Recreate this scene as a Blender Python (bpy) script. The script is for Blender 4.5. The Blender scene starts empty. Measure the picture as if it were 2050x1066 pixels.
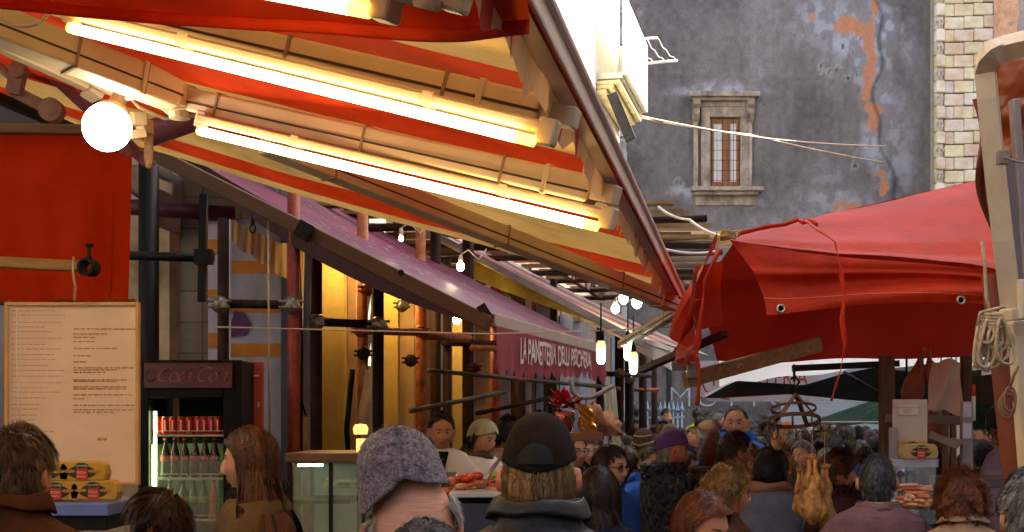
import bpy, math, random
import numpy as np
from mathutils import Vector, Matrix, Euler
random.seed(7); np.random.seed(7)
# ---------------------------------------------------------------- camera, sky, sun
SC = bpy.context.scene
F, CX, HY, EH = 2560.0, 1025.0, 850.0, 1.68      # focal length in photo pixels, centre column, horizon row, eye height
cam = bpy.data.objects.new('camera', bpy.data.cameras.new('camera')); SC.collection.objects.link(cam)
cam.location = (0, 0, EH); cam.rotation_euler = (math.radians(90), 0, 0)
cam.data.sensor_width = 36; cam.data.lens = 36*F/2050; cam.data.shift_y = (HY-533)/2050
cam.data.clip_start = .05; cam.data.clip_end = 400
SC.camera = cam
SUN_EL, SUN_AZ = 38.0, 74.0                       # azimuth clockwise from +Y
w = bpy.data.worlds.new('World'); SC.world = w; w.use_nodes = True
nt = w.node_tree; bg = nt.nodes['Background']
sky = nt.nodes.new('ShaderNodeTexSky'); sky.sky_type = 'NISHITA'; sky.sun_disc = False
sky.sun_elevation = math.radians(SUN_EL); sky.sun_rotation = math.radians(SUN_AZ); sky.dust_density = 5; sky.ozone_density = .2; sky.air_density = .8
nt.links.new(sky.outputs[0], bg.inputs[0]); bg.inputs[1].default_value = .15
sl = bpy.data.lights.new('sun', 'SUN'); sl.energy = 4.5; sl.angle = math.radians(.5); sl.color = (1, .93, .78)
so = bpy.data.objects.new('sun', sl); SC.collection.objects.link(so)
a, e = math.radians(SUN_AZ), math.radians(SUN_EL)
sd = Vector((math.sin(a)*math.cos(e), math.cos(a)*math.cos(e), math.sin(e)))
so.rotation_euler = sd.to_track_quat('Z', 'Y').to_euler(); so.location = (8, 0, 14)
SC.view_settings.view_transform = 'Standard'; SC.view_settings.look = 'None'
SC.view_settings.exposure = 1.8; SC.view_settings.gamma = 1
SC.cycles.use_denoising = True; SC.cycles.max_bounces = 7; SC.cycles.diffuse_bounces = 4
SC.cycles.transmission_bounces = 5; SC.cycles.transparent_max_bounces = 12
SC.cycles.sample_clamp_indirect = 6; SC.cycles.caustics_reflective = False; SC.cycles.caustics_refractive = False

# ---------------------------------------------------------------- helpers
def P(X, Y, d): return Vector(((X-CX)/F*d, d, EH+(HY-Y)/F*d))
def lerp(a, b, t): return a+(b-a)*t
def hash3(ix, iy, iz):
    n = (ix*374761393+iy*668265263+iz*2147483647) & 0x7fffffff
    n = (n ^ (n >> 13))*1274126177 & 0x7fffffff
    n = n ^ (n >> 16)
    return (n & 0xffff)/65535.0
def vnoise(x, y, z=0.0):
    x, y, z = np.broadcast_arrays(np.asarray(x, float), np.asarray(y, float), np.asarray(z, float))
    ix, iy, iz = np.floor(x).astype(np.int64), np.floor(y).astype(np.int64), np.floor(z).astype(np.int64)
    fx, fy, fz = x-ix, y-iy, z-iz
    fx, fy, fz = [f*f*(3-2*f) for f in (fx, fy, fz)]
    r = 0
    for a_ in (0, 1):
        for b_ in (0, 1):
            for c_ in (0, 1):
                r = r+hash3(ix+a_, iy+b_, iz+c_)*(fx if a_ else 1-fx)*(fy if b_ else 1-fy)*(fz if c_ else 1-fz)
    return r*2-1
def fbm(x, y, z=0.0, o=4):
    r, a_, s = 0, .5, 1.0
    for i in range(o):
        r = r+a_*vnoise(np.asarray(x)*s+i*7.3, np.asarray(y)*s+i*3.1, np.asarray(z)*s+i*5.7); a_ *= .5; s *= 2
    return r
def sstep(a_, b_, x):
    t = np.clip((x-a_)/(b_-a_), 0, 1); return t*t*(3-2*t)

class MB:
    def __init__(s): s.V = []; s.F = []; s.M = []; s.C = []; s.n = 0
    def add(s, V, F, mi=0, col=(1, 1, 1)):
        V = np.asarray(V, float).reshape(-1, 3)
        if hasattr(mi, '__len__'): s.M += list(mi)
        else: s.M += [mi]*len(F)
        s.F += [tuple(int(i)+s.n for i in f) for f in F]
        s.V.append(V); s.n += len(V)
        C = np.asarray(col, float)
        s.C.append(C if C.ndim == 2 else np.tile(C, (len(V), 1)))
        return s
    def box(s, c, sz, R=None, mi=0, col=(1, 1, 1)):
        v = np.array([(i, j, k) for i in (-.5, .5) for j in (-.5, .5) for k in (-.5, .5)])*np.array(sz)
        if R is not None: v = v@np.array(R.to_3x3() if hasattr(R, 'to_3x3') else R).T
        v = v+np.array(c)
        return s.add(v, [(0, 1, 3, 2), (4, 6, 7, 5), (0, 4, 5, 1), (2, 3, 7, 6), (0, 2, 6, 4), (1, 5, 7, 3)], mi, col)
    def beam(s, p0, p1, w, h, up=(0, 0, 1), mi=0, ext=0, col=(1, 1, 1)):
        p0, p1 = Vector(p0), Vector(p1); d = (p1-p0); L = d.length; d.normalize()
        x = d.cross(Vector(up)).normalized(); z = x.cross(d)
        R = Matrix((x, d, z)).transposed()
        return s.box((p0+p1)/2, (w, L+2*ext, h), R, mi, col)
    def tube(s, pts, r, n=10, mi=0, cap=True, col=(1, 1, 1), flat=1.0):
        pts = [Vector(p) for p in pts]; m = len(pts)
        rs = list(r) if hasattr(r, '__len__') else [r]*m
        V = []; F_ = []; px = None
        for i, p in enumerate(pts):
            t = (pts[min(i+1, m-1)]-pts[max(i-1, 0)])
            if t.length < 1e-9: t = Vector((0, 0, 1))
            t.normalize()
            if px is None:
                px = t.cross(Vector((0, 0, 1)) if abs(t.z) < .9 else Vector((1, 0, 0))).normalized()
            px = (px-t*px.dot(t)).normalized(); py = t.cross(px)
            for k in range(n):
                an = 2*math.pi*k/n
                V.append(p+(px*math.cos(an)+py*math.sin(an)*flat)*rs[i])
        for i in range(m-1):
            for k in range(n):
                F_.append((i*n+k, i*n+(k+1) % n, (i+1)*n+(k+1) % n, (i+1)*n+k))
        if cap: F_ += [tuple(range(n))[::-1], tuple((m-1)*n+k for k in range(n))]
        return s.add(V, F_, mi, col)
    def lathe(s, prof, c=(0, 0, 0), n=20, R=None, mi=0, col=(1, 1, 1)):
        V = []; F_ = []
        for r, z in prof:
            for k in range(n):
                an = 2*math.pi*k/n; V.append((r*math.cos(an), r*math.sin(an), z))
        V = np.array(V)
        if R is not None: V = V@np.array(R.to_3x3() if hasattr(R, 'to_3x3') else R).T
        V = V+np.array(c)
        for i in range(len(prof)-1):
            for k in range(n): F_.append((i*n+k, i*n+(k+1) % n, (i+1)*n+(k+1) % n, (i+1)*n+k))
        ring_ = tuple(prof[0]) == tuple(prof[-1])
        if prof[0][0] > 1e-5 and not ring_: F_.append(tuple(range(n))[::-1])
        if prof[-1][0] > 1e-5 and not ring_: F_.append(tuple((len(prof)-1)*n+k for k in range(n)))
        return s.add(V, F_, mi, col)
    def ell(s, c, r, R=None, n=16, m=10, mi=0, col=(1, 1, 1), noise=0, ns=20):
        th = np.linspace(0, 2*np.pi, n, endpoint=False); ph = np.linspace(-np.pi/2+.02, np.pi/2-.02, m)
        T, H = np.meshgrid(th, ph)
        V = np.stack([np.cos(T)*np.cos(H), np.sin(T)*np.cos(H), np.sin(H)], -1).reshape(-1, 3)*np.array(r)
        if noise: V = V*(1+noise*vnoise(V[:, 0]*ns+c[0]*9, V[:, 1]*ns, V[:, 2]*ns)[:, None])
        if R is not None: V = V@np.array(R.to_3x3() if hasattr(R, 'to_3x3') else R).T
        V = V+np.array(c)
        F_ = [(i*n+k, i*n+(k+1) % n, (i+1)*n+(k+1) % n, (i+1)*n+k) for i in range(m-1) for k in range(n)]
        F_ += [tuple(range(n))[::-1], tuple((m-1)*n+k for k in range(n))]
        return s.add(V, F_, mi, col)
    def grid(s, f, nu, nv, us=None, vs=None, mi=0, mfn=None, cfn=None, flip=False):
        us = np.linspace(0, 1, nu) if us is None else np.asarray(us, float); vs = np.linspace(0, 1, nv) if vs is None else np.asarray(vs, float)
        nu, nv = len(us), len(vs)
        U, Vv = np.meshgrid(us, vs, indexing='ij')
        XYZ = f(U, Vv); V = np.stack([np.broadcast_to(q, U.shape) for q in XYZ], -1).reshape(-1, 3)
        F_ = []; mm = []
        for i in range(nu-1):
            for j in range(nv-1):
                q = (i*nv+j, (i+1)*nv+j, (i+1)*nv+j+1, i*nv+j+1)
                F_.append(q[::-1] if flip else q)
                mm.append(mfn((us[i]+us[i+1])/2, (vs[j]+vs[j+1])/2) if mfn else mi)
        col = (1, 1, 1)
        if cfn is not None: col = cfn(U, Vv).reshape(-1, 3)
        return s.add(V, F_, mm, col)
    def prism(s, poly, t, Mx, mi=0, col=(1, 1, 1)):
        """poly: 2D outline in local XY, extruded by t along local Z, moved by 4x4 Mx"""
        n = len(poly); V = [Mx@Vector((x, y, 0)) for x, y in poly]+[Mx@Vector((x, y, t)) for x, y in poly]
        F_ = [tuple(range(n))[::-1], tuple(range(n, 2*n))]+[(i, (i+1) % n, n+(i+1) % n, n+i) for i in range(n)]
        return s.add([tuple(v) for v in V], F_, mi, col)
    def mesh(s, name, smooth=True):
        me = bpy.data.meshes.new(name)
        V = np.concatenate(s.V) if s.V else np.zeros((0, 3))
        me.from_pydata(V.tolist(), [], s.F)
        me.polygons.foreach_set('material_index', s.M)
        me.polygons.foreach_set('use_smooth', [bool(smooth)]*len(s.F))
        C = np.concatenate(s.C)
        if len(C):
            at = me.color_attributes.new('Col', 'FLOAT_COLOR', 'POINT')
            at.data.foreach_set('color', np.concatenate([C, np.ones((len(C), 1))], 1).ravel())
        return me
def link(o): SC.collection.objects.link(o); return o
def obj(name, mb, mats, parent=None, smooth=False, bevel=0, solid=0, label=None, auto=None):
    me = mb.mesh(name, smooth or auto is not None)
    for m in (mats if isinstance(mats, (list, tuple)) else [mats]): me.materials.append(m)
    o = link(bpy.data.objects.new(name, me))
    if auto is not None:
        try: me.set_sharp_from_angle(angle=math.radians(auto))
        except Exception: pass
    if solid:
        md = o.modifiers.new('solid', 'SOLIDIFY'); md.thickness = solid; md.offset = 0
    if bevel:
        md = o.modifiers.new('bevel', 'BEVEL'); md.width = bevel; md.segments = 2; md.limit_method = 'ANGLE'
    if parent is not None:
        o.parent = parent
        o.matrix_parent_inverse = wm(parent).inverted()
    if label: o['label'] = label
    return o
def wm(o):
    m = Matrix.LocRotScale(o.location, o.rotation_euler, o.scale)
    return (wm(o.parent)@o.matrix_parent_inverse@m) if o.parent else m
def tag(o, label, cat, group=None, kind=None):
    if label: o['label'] = label
    if cat: o['category'] = cat
    if group: o['group'] = group
    if kind: o['kind'] = kind
    return o
def thing(name, label, cat, loc=(0, 0, 0), rz=0, group=None):
    o = link(bpy.data.objects.new(name, None)); o.location = loc; o.rotation_euler = (0, 0, rz); o.empty_display_size = .1
    return tag(o, label, cat, group)
def copy_tree(o, parent=None):
    c = o.copy(); SC.collection.objects.link(c)
    if parent is not None:
        mi = o.matrix_parent_inverse.copy(); c.parent = parent; c.matrix_parent_inverse = mi
    for ch in [q for q in bpy.data.objects if q.parent == o]: copy_tree(ch, c)
    return c
_tc = {}
def textmesh(body, size=1.0, shear=0, bold=0, space=1.0, align='CENTER'):
    key = (body, size, shear, bold, space, align)
    if key not in _tc:
        cu = bpy.data.curves.new('writing', 'FONT'); cu.body = body; cu.size = size; cu.shear = shear; cu.offset = bold
        cu.space_character = space; cu.align_x = align; cu.align_y = 'CENTER'; cu.resolution_u = 4
        o = bpy.data.objects.new('writing', cu); SC.collection.objects.link(o)
        dg = bpy.context.evaluated_depsgraph_get(); me = bpy.data.meshes.new_from_object(o.evaluated_get(dg))
        V = np.array([v.co[:] for v in me.vertices]).reshape(-1, 3); F_ = [tuple(p.vertices) for p in me.polygons]
        bpy.data.objects.remove(o); bpy.data.curves.remove(cu); bpy.data.meshes.remove(me)
        _tc[key] = (V, F_)
    return _tc[key]
def text_on(mb, body, size, fn, mi=0, **k):
    V, F_ = textmesh(body, size, **k)
    mb.add([tuple(fn(v[0], v[1])) for v in V], F_, mi)

# ---------------------------------------------------------------- materials
_m = {}
def rgb(h):
    if isinstance(h, str):
        h = h.lstrip('#'); c = [int(h[i:i+2], 16)/255 for i in (0, 2, 4)]
        return tuple(x/12.92 if x <= .04045 else ((x+.055)/1.055)**2.4 for x in c)
    return h
def mat(name, col=(.5, .5, .5), rough=.6, var=.15, scale=6, bump=.1, bs=80, metal=0, trans=0, spec=.5, vcol=False,
        stretch=(1, 1, 1), col2=None, emis=0, ecol=None, alpha=1, glass=0, sheen=0, sss=0, coat=0, pattern=None, bdist=.01):
    if name in _m: return _m[name]
    m = bpy.data.materials.new(name); _m[name] = m; m.use_nodes = True
    n = m.node_tree.nodes; L = m.node_tree.links; b = n['Principled BSDF']; out = n['Material Output']
    col = rgb(col); c2 = rgb(col2) if col2 is not None else None
    tc = n.new('ShaderNodeTexCoord'); mp = n.new('ShaderNodeMapping'); mp.inputs['Scale'].default_value = stretch
    L.new(tc.outputs['Object'], mp.inputs[0])
    nz = n.new('ShaderNodeTexNoise'); nz.inputs['Scale'].default_value = scale; nz.inputs['Detail'].default_value = 6; nz.inputs['Roughness'].default_value = .62
    L.new(mp.outputs[0], nz.inputs[0])
    rp = n.new('ShaderNodeValToRGB'); L.new(nz.outputs[0], rp.inputs[0])
    rp.color_ramp.elements[0].position = .3; rp.color_ramp.elements[1].position = .7
    lo = tuple(max(0, x*(1-var)) for x in col); hi = tuple(min(1, x*(1+var)) for x in (c2 or col))
    rp.color_ramp.elements[0].color = (*lo, 1); rp.color_ramp.elements[1].color = (*hi, 1)
    cs = rp.outputs[0]
    if vcol:
        at = n.new('ShaderNodeAttribute'); at.attribute_name = 'Col'
        mx = n.new('ShaderNodeMix'); mx.data_type = 'RGBA'; mx.blend_type = 'MULTIPLY'; mx.inputs[0].default_value = 1
        L.new(cs, mx.inputs[6]); L.new(at.outputs['Color'], mx.inputs[7]); cs = mx.outputs[2]
    if pattern: cs = pattern(n, L, tc, cs)
    L.new(cs, b.inputs['Base Color'])
    b.inputs['Roughness'].default_value = rough; b.inputs['Metallic'].default_value = metal
    b.inputs['Specular IOR Level'].default_value = spec
    if sheen: b.inputs['Sheen Weight'].default_value = sheen
    if sss: b.inputs['Subsurface Weight'].default_value = sss; b.inputs['Subsurface Radius'].default_value = (.012, .004, .002)
    if coat: b.inputs['Coat Weight'].default_value = coat; b.inputs['Coat Roughness'].default_value = .15
    if glass: b.inputs['Transmission Weight'].default_value = glass
    if alpha < 1: b.inputs['Alpha'].default_value = alpha
    if emis: b.inputs['Emission Color'].default_value = (*rgb(ecol or col), 1); b.inputs['Emission Strength'].default_value = emis
    if bump:
        n2 = n.new('ShaderNodeTexNoise'); n2.inputs['Scale'].default_value = bs; n2.inputs['Detail'].default_value = 4
        L.new(mp.outputs[0], n2.inputs[0]); bp = n.new('ShaderNodeBump'); bp.inputs['Strength'].default_value = bump; bp.inputs['Distance'].default_value = bdist
        L.new(n2.outputs[0], bp.inputs['Height']); L.new(bp.outputs[0], b.inputs['Normal'])
    if trans:
        tr = n.new('ShaderNodeBsdfTranslucent'); L.new(cs, tr.inputs[0]); ms = n.new('ShaderNodeMixShader'); ms.inputs[0].default_value = trans
        L.new(b.outputs[0], ms.inputs[1]); L.new(tr.outputs[0], ms.inputs[2]); L.new(ms.outputs[0], out.inputs[0])
    return m
def brickpat(bw, bh, mortar, mcol, off=.5, axis='XZ', ms=.02, vary=.3):
    def f(n, L, tc, cs):
        sp = n.new('ShaderNodeSeparateXYZ'); L.new(tc.outputs['Object'], sp.inputs[0])
        cb = n.new('ShaderNodeCombineXYZ'); L.new(sp.outputs[axis[0]], cb.inputs[0]); L.new(sp.outputs[axis[1]], cb.inputs[1])
        br = n.new('ShaderNodeTexBrick'); L.new(cb.outputs[0], br.inputs['Vector']); br.offset = off
        br.inputs['Scale'].default_value = 1; br.inputs['Brick Width'].default_value = bw; br.inputs['Row Height'].default_value = bh
        br.inputs['Mortar Size'].default_value = mortar; br.inputs['Mortar Smooth'].default_value = ms
        br.inputs['Color1'].default_value = (1, 1, 1, 1); br.inputs['Color2'].default_value = (1-vary, 1-vary, 1-vary, 1); br.inputs['Mortar'].default_value = (*mcol, 1)
        mx = n.new('ShaderNodeMix'); mx.data_type = 'RGBA'; mx.blend_type = 'MULTIPLY'; mx.inputs[0].default_value = 1
        L.new(cs, mx.inputs[6]); L.new(br.outputs[0], mx.inputs[7]); return mx.outputs[2]
    return f
def wavepat(scale, c2, axis='X', pos=(.45, .55), rot=(0, 0, 0)):
    def f(n, L, tc, cs):
        mp = n.new('ShaderNodeMapping'); mp.inputs['Rotation'].default_value = rot; L.new(tc.outputs['Object'], mp.inputs[0])
        wv = n.new('ShaderNodeTexWave'); wv.bands_direction = axis; wv.inputs['Scale'].default_value = scale; L.new(mp.outputs[0], wv.inputs[0])
        rp = n.new('ShaderNodeValToRGB'); rp.color_ramp.elements[0].position = pos[0]; rp.color_ramp.elements[1].position = pos[1]
        L.new(wv.outputs['Fac'], rp.inputs[0]); mx = n.new('ShaderNodeMix'); mx.data_type = 'RGBA'
        L.new(rp.outputs[0], mx.inputs[0]); L.new(cs, mx.inputs[6]); mx.inputs[7].default_value = (*rgb(c2), 1); return mx.outputs[2]
    return f
CREAM = mat('cream_aluminium', (.68, .53, .34), .42, .10, 6, .04, 60, spec=.4)
FAB_RED = mat('awning_red', (.50, .038, .006), .85, .3, 3, .15, 200, trans=.5, spec=.15)
FAB_CREAM = mat('awning_cream', (.64, .39, .11), .85, .3, 2.2, .15, 200, trans=.45, spec=.15)
DARKMETAL = mat('dark_metal', (.018, .014, .014), .6, .4, 20, .2, 90, spec=.25)
GREYMETAL = mat('grey_metal', (.3, .3, .32), .35, .2, 20, .1, 90, metal=.8)
ALU = mat('aluminium', (.6, .6, .63), .3, .1, 20, .05, 90, metal=.9)
RUSTRED = mat('rusty_red_paint', (.33, .045, .02), .55, .5, 12, .2, 60)
ORANGEP = mat('orange_rust_pole', (.45, .14, .03), .6, .5, 14, .25, 60)
BROWNP = mat('brown_iron', (.042, .018, .011), .7, .5, 14, .25, 60, spec=.25)
GALV = mat('galvanised_clamp', (.35, .33, .27), .45, .5, 30, .3, 60, metal=.7)
BLACK = mat('black_plastic', (.006, .006, .007), .55, .3, 20, .05, 60, spec=.25)
WHITEP = mat('white_plastic', (.75, .74, .7), .4, .08, 10, .03, 60)
WOOD = mat('timber', (.36, .2, .085), .65, .4, 5, .25, 30, stretch=(1, 8, 8))
OLDWOOD = mat('old_timber', (.11, .055, .03), .75, .5, 8, .4, 30, stretch=(6, 6, 1))
CORD = mat('pale_cord', (.60, .43, .25), .8, .25, 60, .4, 300)
GLASSM = mat('clear_glass', (.9, .96, .95), .03, 0, 1, 0, glass=1, alpha=.35)
CHROME = mat('chrome', (.75, .75, .78), .12, .02, 10, 0, metal=1)
# ================================================================ large structure
def quadf(p00, p10, p01, p11, dz=None):
    a_, b_, c_, d_ = [np.array(q) for q in (p00, p10, p01, p11)]
    def f(U, V):
        R = [(a_[i]*(1-U)+b_[i]*U)*(1-V)+(c_[i]*(1-U)+d_[i]*U)*V for i in range(3)]
        if dz is not None: R[2] = R[2]+dz(U, V)
        return R
    return f
# ground
g = MB(); g.grid(lambda U, V: (-60+U*140, -40+V*140, .012*fbm(U*60, V*60)), 60, 60)
obj('ground', g, mat('basalt_paving', (.07, .068, .065), .55, .35, 2, .3, 20, pattern=brickpat(.6, .35, .012, (.35, .35, .35), axis='XY')), smooth=True)['kind'] = 'structure'
# --- grey palace wall
GD = 30.0
def gx(X): return (X-CX)/F*GD
def gz(Y): return EH+(HY-Y)/F*GD
x0, x1, z1 = -3.0, gx(1870), gz(-180)
nx, nz_ = 420, 330
X_, Z_ = np.meshgrid(np.linspace(x0, x1, nx), np.linspace(-.3, z1, nz_), indexing='ij')
PX = CX+X_*F/GD; PY = HY-(Z_-EH)*F/GD
wx = PX+14*fbm(PX/28, PY/28, 1)+5*fbm(PX/7, PY/7, 9); wy = PY+18*fbm(PX/30, PY/30, 4)+5*fbm(PX/7, PY/7, 5)
def blobs(lst, soft=1.0):
    r = np.zeros_like(PX)
    for cx_, cy_, rx, ry, s_ in lst:
        r = np.maximum(r, s_*np.clip(1.4-np.sqrt(((wx-cx_)/rx)**2+((wy-cy_)/ry)**2), 0, 1))
    return r
base = np.ones(PX.shape+(3,))*np.array([.198, .176, .178])
n4 = fbm(PX/9, PY/11, 5, 4); n1 = fbm(PX/90, PY/120, 2, 5); n2 = fbm(PX/11, PY/90, 7, 5); n3 = fbm(PX/200, PY/260, 11, 3)
base *= (1+.5*n1+.25*n2+.35*n3+.35*n4)[..., None]
base = base*(1-.3*sstep(1720, 1800, PX)[..., None]*(1-sstep(400, 700, PY))[..., None]*.4)
band = np.exp(-((PY-148-.02*(PX-1500))/3)**2)*.25+np.exp(-((PY-262)/2)**2)*.15+np.exp(-((PY-196+(PX-1300)*.03)/2)**2)*.12
base += (band*(.5+.5*vnoise(PX/20, PY/9)))[..., None]*np.array([.12, .12, .13])
wst = blobs([(1655, 40, 70, 55, .55), (1700, 75, 55, 50, .9), (1760, 60, 40, 60, .8), (1745, 130, 40, 55, .85), (1770, 200, 22, 70, .55), (1785, 250, 40, 70, .45), (1765, 320, 28, 50, .6), (1800, 330, 25, 60, .45),
             (1745, 290, 22, 40, .75), (1690, 410, 75, 35, .5), (1640, 400, 60, 25, .45), (1660, 352, 40, 25, .3), (1440, 180, 90, 16, .8), (1385, 385, 40, 12, .8), (1520, 170, 18, 60, .25), (1470, 400, 90, 14, .35), (1820, 95, 25, 45, .35),
             (1755, 420, 90, 20, .35), (1400, 470, 80, 40, .22), (1590, 445, 90, 30, .3)])
wst = 1.35*wst*np.clip(.35+.65*sstep(-.08, .12, fbm(PX/13, PY/18, 3, 6)), 0, 1)
wst = np.clip(wst, 0, .95)
base = base*(1-wst[..., None])+wst[..., None]*np.array([.46, .47, .56])
org = blobs([(1747, 15, 10, 22, 1), (1695, 55, 22, 16, 1), (1720, 62, 22, 12, 1), (1738, 75, 12, 42, 1), (1745, 120, 9, 25, 1), (1741, 155, 11, 30, 1), (1735, 185, 9, 16, 1), (1742, 215, 13, 14, 1), (1752, 245, 12, 30, 1),
             (1762, 345, 11, 12, 1), (1768, 370, 10, 16, 1), (1625, 40, 6, 5, .9), (1700, 412, 30, 9, .75), (1672, 420, 12, 6, .8)])
om = sstep(.35, .5, org+.12*fbm(PX/6, PY/6, 8))[..., None]
base = base*(1-om)+om*np.array([.62, .27, .15])*(1+.15*n2[..., None])
crack = PX-(1752+.045*PY+10*np.sin(PY/45)+6*np.sin(PY/17)+sstep(300, 480, PY)*35)
cm = np.exp(-(crack/4.5)**2)[..., None]*.75
base = base*(1-cm*.75)
for cx_, cy_, r_ in ((1648, 132, 6), (1663, 143, 5), (1678, 140, 6), (1690, 97, 9), (1713, 100, 6), (1714, 150, 5), (1695, 157, 5), (1708, 305, 4), (1708, 338, 5), (1359, 366, 6), (1277, 27, 4), (1285, 155, 4)):
    dd = np.sqrt((wx-cx_)**2+((wy-cy_)*.7)**2)
    rg = (np.exp(-((dd-r_)/3.2)**2)*np.clip(.35+.9*fbm(PX/4, PY/5, r_), 0, .7))[..., None]; base = base*(1-rg)+rg*np.array([.5, .46, .42])
    hl = (dd < r_*.38)[..., None]; base = np.where(hl, base*.3, base)
# low part: darker along the foot of the wall
pl = sstep(795, 812, PY)[..., None]
base = base*(1-pl*.35)
GW = thing('palace_wall_building', 'tall grey stained plaster palace wall with one framed window and an orange crack', 'building', (gx(1560), GD, 0))
mb = MB(); V = np.stack([X_, np.full_like(X_, GD)+.01*fbm(X_*3, Z_*3)-.02*om[..., 0]*0, Z_], -1)
hx0, hx1, hz0, hz1 = gx(1421), gx(1481), gz(378), gz(236)
i0 = [(i, j) for i in range(nx-1) for j in range(nz_-1)]
xs, zs = X_[:, 0], Z_[0]
F_ = [(i*nz_+j, (i+1)*nz_+j, (i+1)*nz_+j+1, i*nz_+j+1) for i, j in i0 if not (hx0 < (xs[i]+xs[i+1])/2 < hx1 and hz0 < (zs[j]+zs[j+1])/2 < hz1)]
mb.add(V.reshape(-1, 3), F_, 0, np.clip(base, .01, .9).reshape(-1, 3))
mb.box((gx(1560), GD+2.5, z1/2), (x1-x0-.1, .3, z1), None, 0, (.12, .1, .1)); mb.box((x1-.15, GD+1.35, z1/2), (.3, 2.6, z1), None, 0, (.3, .3, .3))
obj('wall', mb, mat('stained_plaster', (1, 1, 1), .85, .22, 14, .7, 22, vcol=True, bdist=.03), GW)
STONE = mat('window_stone', (.36, .29, .23), .85, .6, 5, .5, 14, stretch=(1, 1, .5))
def gb(X0, X1, Y0, Y1, y0, y1, mb_, mi=0):     # a block on the palace wall: pixel rectangle, y0..y1 metres proud
    mb_.box(((gx(X0)+gx(X1))/2, GD-(y0+y1)/2, (gz(Y0)+gz(Y1))/2), (abs(gx(X1)-gx(X0)), abs(y1-y0), abs(gz(Y1)-gz(Y0))), None, mi)
win = obj('window', (lambda m_: (gb(1403, 1421, 200, 380, -.12, .09, m_), gb(1481, 1498, 200, 380, -.12, .09, m_), gb(1421.2, 1480.8, 200, 236, -.12, .085, m_), m_)[-1])(MB()), STONE, GW, bevel=.012)
m_ = MB(); gb(1376, 1516, 190, 200, 0, .34, m_); gb(1384, 1508, 200, 206, 0, .25, m_); gb(1398, 1504, 206.3, 216, 0, .12, m_)
obj('cornice', m_, STONE, win, bevel=.015)
for cx_ in (1392, 1500):
    m_ = MB(); pr = [(0, 0), (.3, 0), (.3, -.10), (.2, -.18), (.22, -.3), (.15, -.42), (.06, -.5), (0, -.5)]
    m_.prism(pr, .16, Matrix.Translation((gx(cx_)-.08, GD, gz(206)))@Matrix(((0, 0, 1, 0), (-1, 0, 0, 0), (0, 1, 0, 0), (0, 0, 0, 1))))
    m_.box((gx(cx_), GD-.04, (gz(240)+gz(380))/2), (.11, .1, gz(240)-gz(380)))
    obj('bracket', m_, STONE, win, bevel=.01)
m_ = MB(); gb(1382, 1525, 378, 386, 0, .3, m_); gb(1388, 1515, 386.3, 393, 0, .2, m_); gb(1392, 1512, 393.3, 412, 0, .035, m_)
obj('sill', m_, STONE, win, bevel=.012)
m_ = MB()
for a_, b_ in ((1421, 1429), (1446, 1453.8), (1454.2, 1462), (1475, 1481)): gb(a_, b_, 238, 377, -.10, -.02, m_)
for a_, b_ in ((1429.2, 1445.8), (1462.2, 1474.8)): gb(a_, b_, 238, 246, -.095, -.025, m_); gb(a_, b_, 364, 377, -.095, -.025, m_)
obj('casement', m_, mat('brown_window_wood', (.34, .13, .045), .5, .3, 9, .1), win)
m_ = MB(); gb(1427, 1449, 244, 366, -.09, -.08, m_); gb(1459, 1477, 244, 366, -.09, -.08, m_)
obj('pane', m_, mat('curtained_pane', (.95, .95, 1.0), .3, .2, 3, 0, stretch=(9, 1, .5), spec=.5), win)
m_ = MB()
for k in range(6): m_.tube([(gx(1424+k*11), GD-.03, gz(377)), (gx(1424+k*11), GD-.03, gz(240))], .006, 6)
for k in range(6): m_.tube([(gx(1421), GD-.045, gz(262+k*20)), (gx(1481), GD-.045, gz(262+k*20))], .006, 6)
obj('grille', m_, DARKMETAL, win)
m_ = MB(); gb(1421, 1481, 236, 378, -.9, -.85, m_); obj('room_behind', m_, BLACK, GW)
# graffiti on the palace wall
m_ = MB(); text_on(m_, 'MUTTOS', .62, lambda x, y: (gx(1480)+x*1.25, GD-.02, gz(797)+y*1.1), bold=-.012, space=1.15)
obj('graffiti', m_, mat('grey_spray_paint', (.5, .52, .6), .8, .5, 6, .1), GW)
# drainpipe, roller shutter at the foot of the wall
m_ = MB(); m_.tube([(gx(1338), GD-.06, 0), (gx(1338), GD-.06, gz(690))], .05, 10); obj('drainpipe', m_, DARKMETAL, GW, smooth=True)
m_ = MB()
for k in range(26): m_.box((gx(1660), GD-.05-.012*(k % 2), .05+k*.115), (2.3, .04, .11), Matrix.Rotation(.18, 3, 'X'))
obj('roller_shutter', m_, mat('pale_shutter', (.42, .47, .53), .5, .15, 5, .1, stretch=(.4, 1, 8)), GW)
# rubble stones low down
m_ = MB(); rr = random.Random(3)
for k in range(120):
    X = rr.uniform(1400, 1600); Y = rr.uniform(822, 888); s_ = rr.uniform(.035, .09)
    m_.ell((gx(X), GD-.01, gz(Y)), (s_*1.4, .05, s_), None, 7, 5, 0, (rr.uniform(.5, 1),)*3 if rr.random() > .12 else (1, .55, .35), .2, 9)
obj('rubble_masonry', m_, mat('rubble', (.15, .14, .14), .85, .3, 6, .4, vcol=True), GW)
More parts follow.
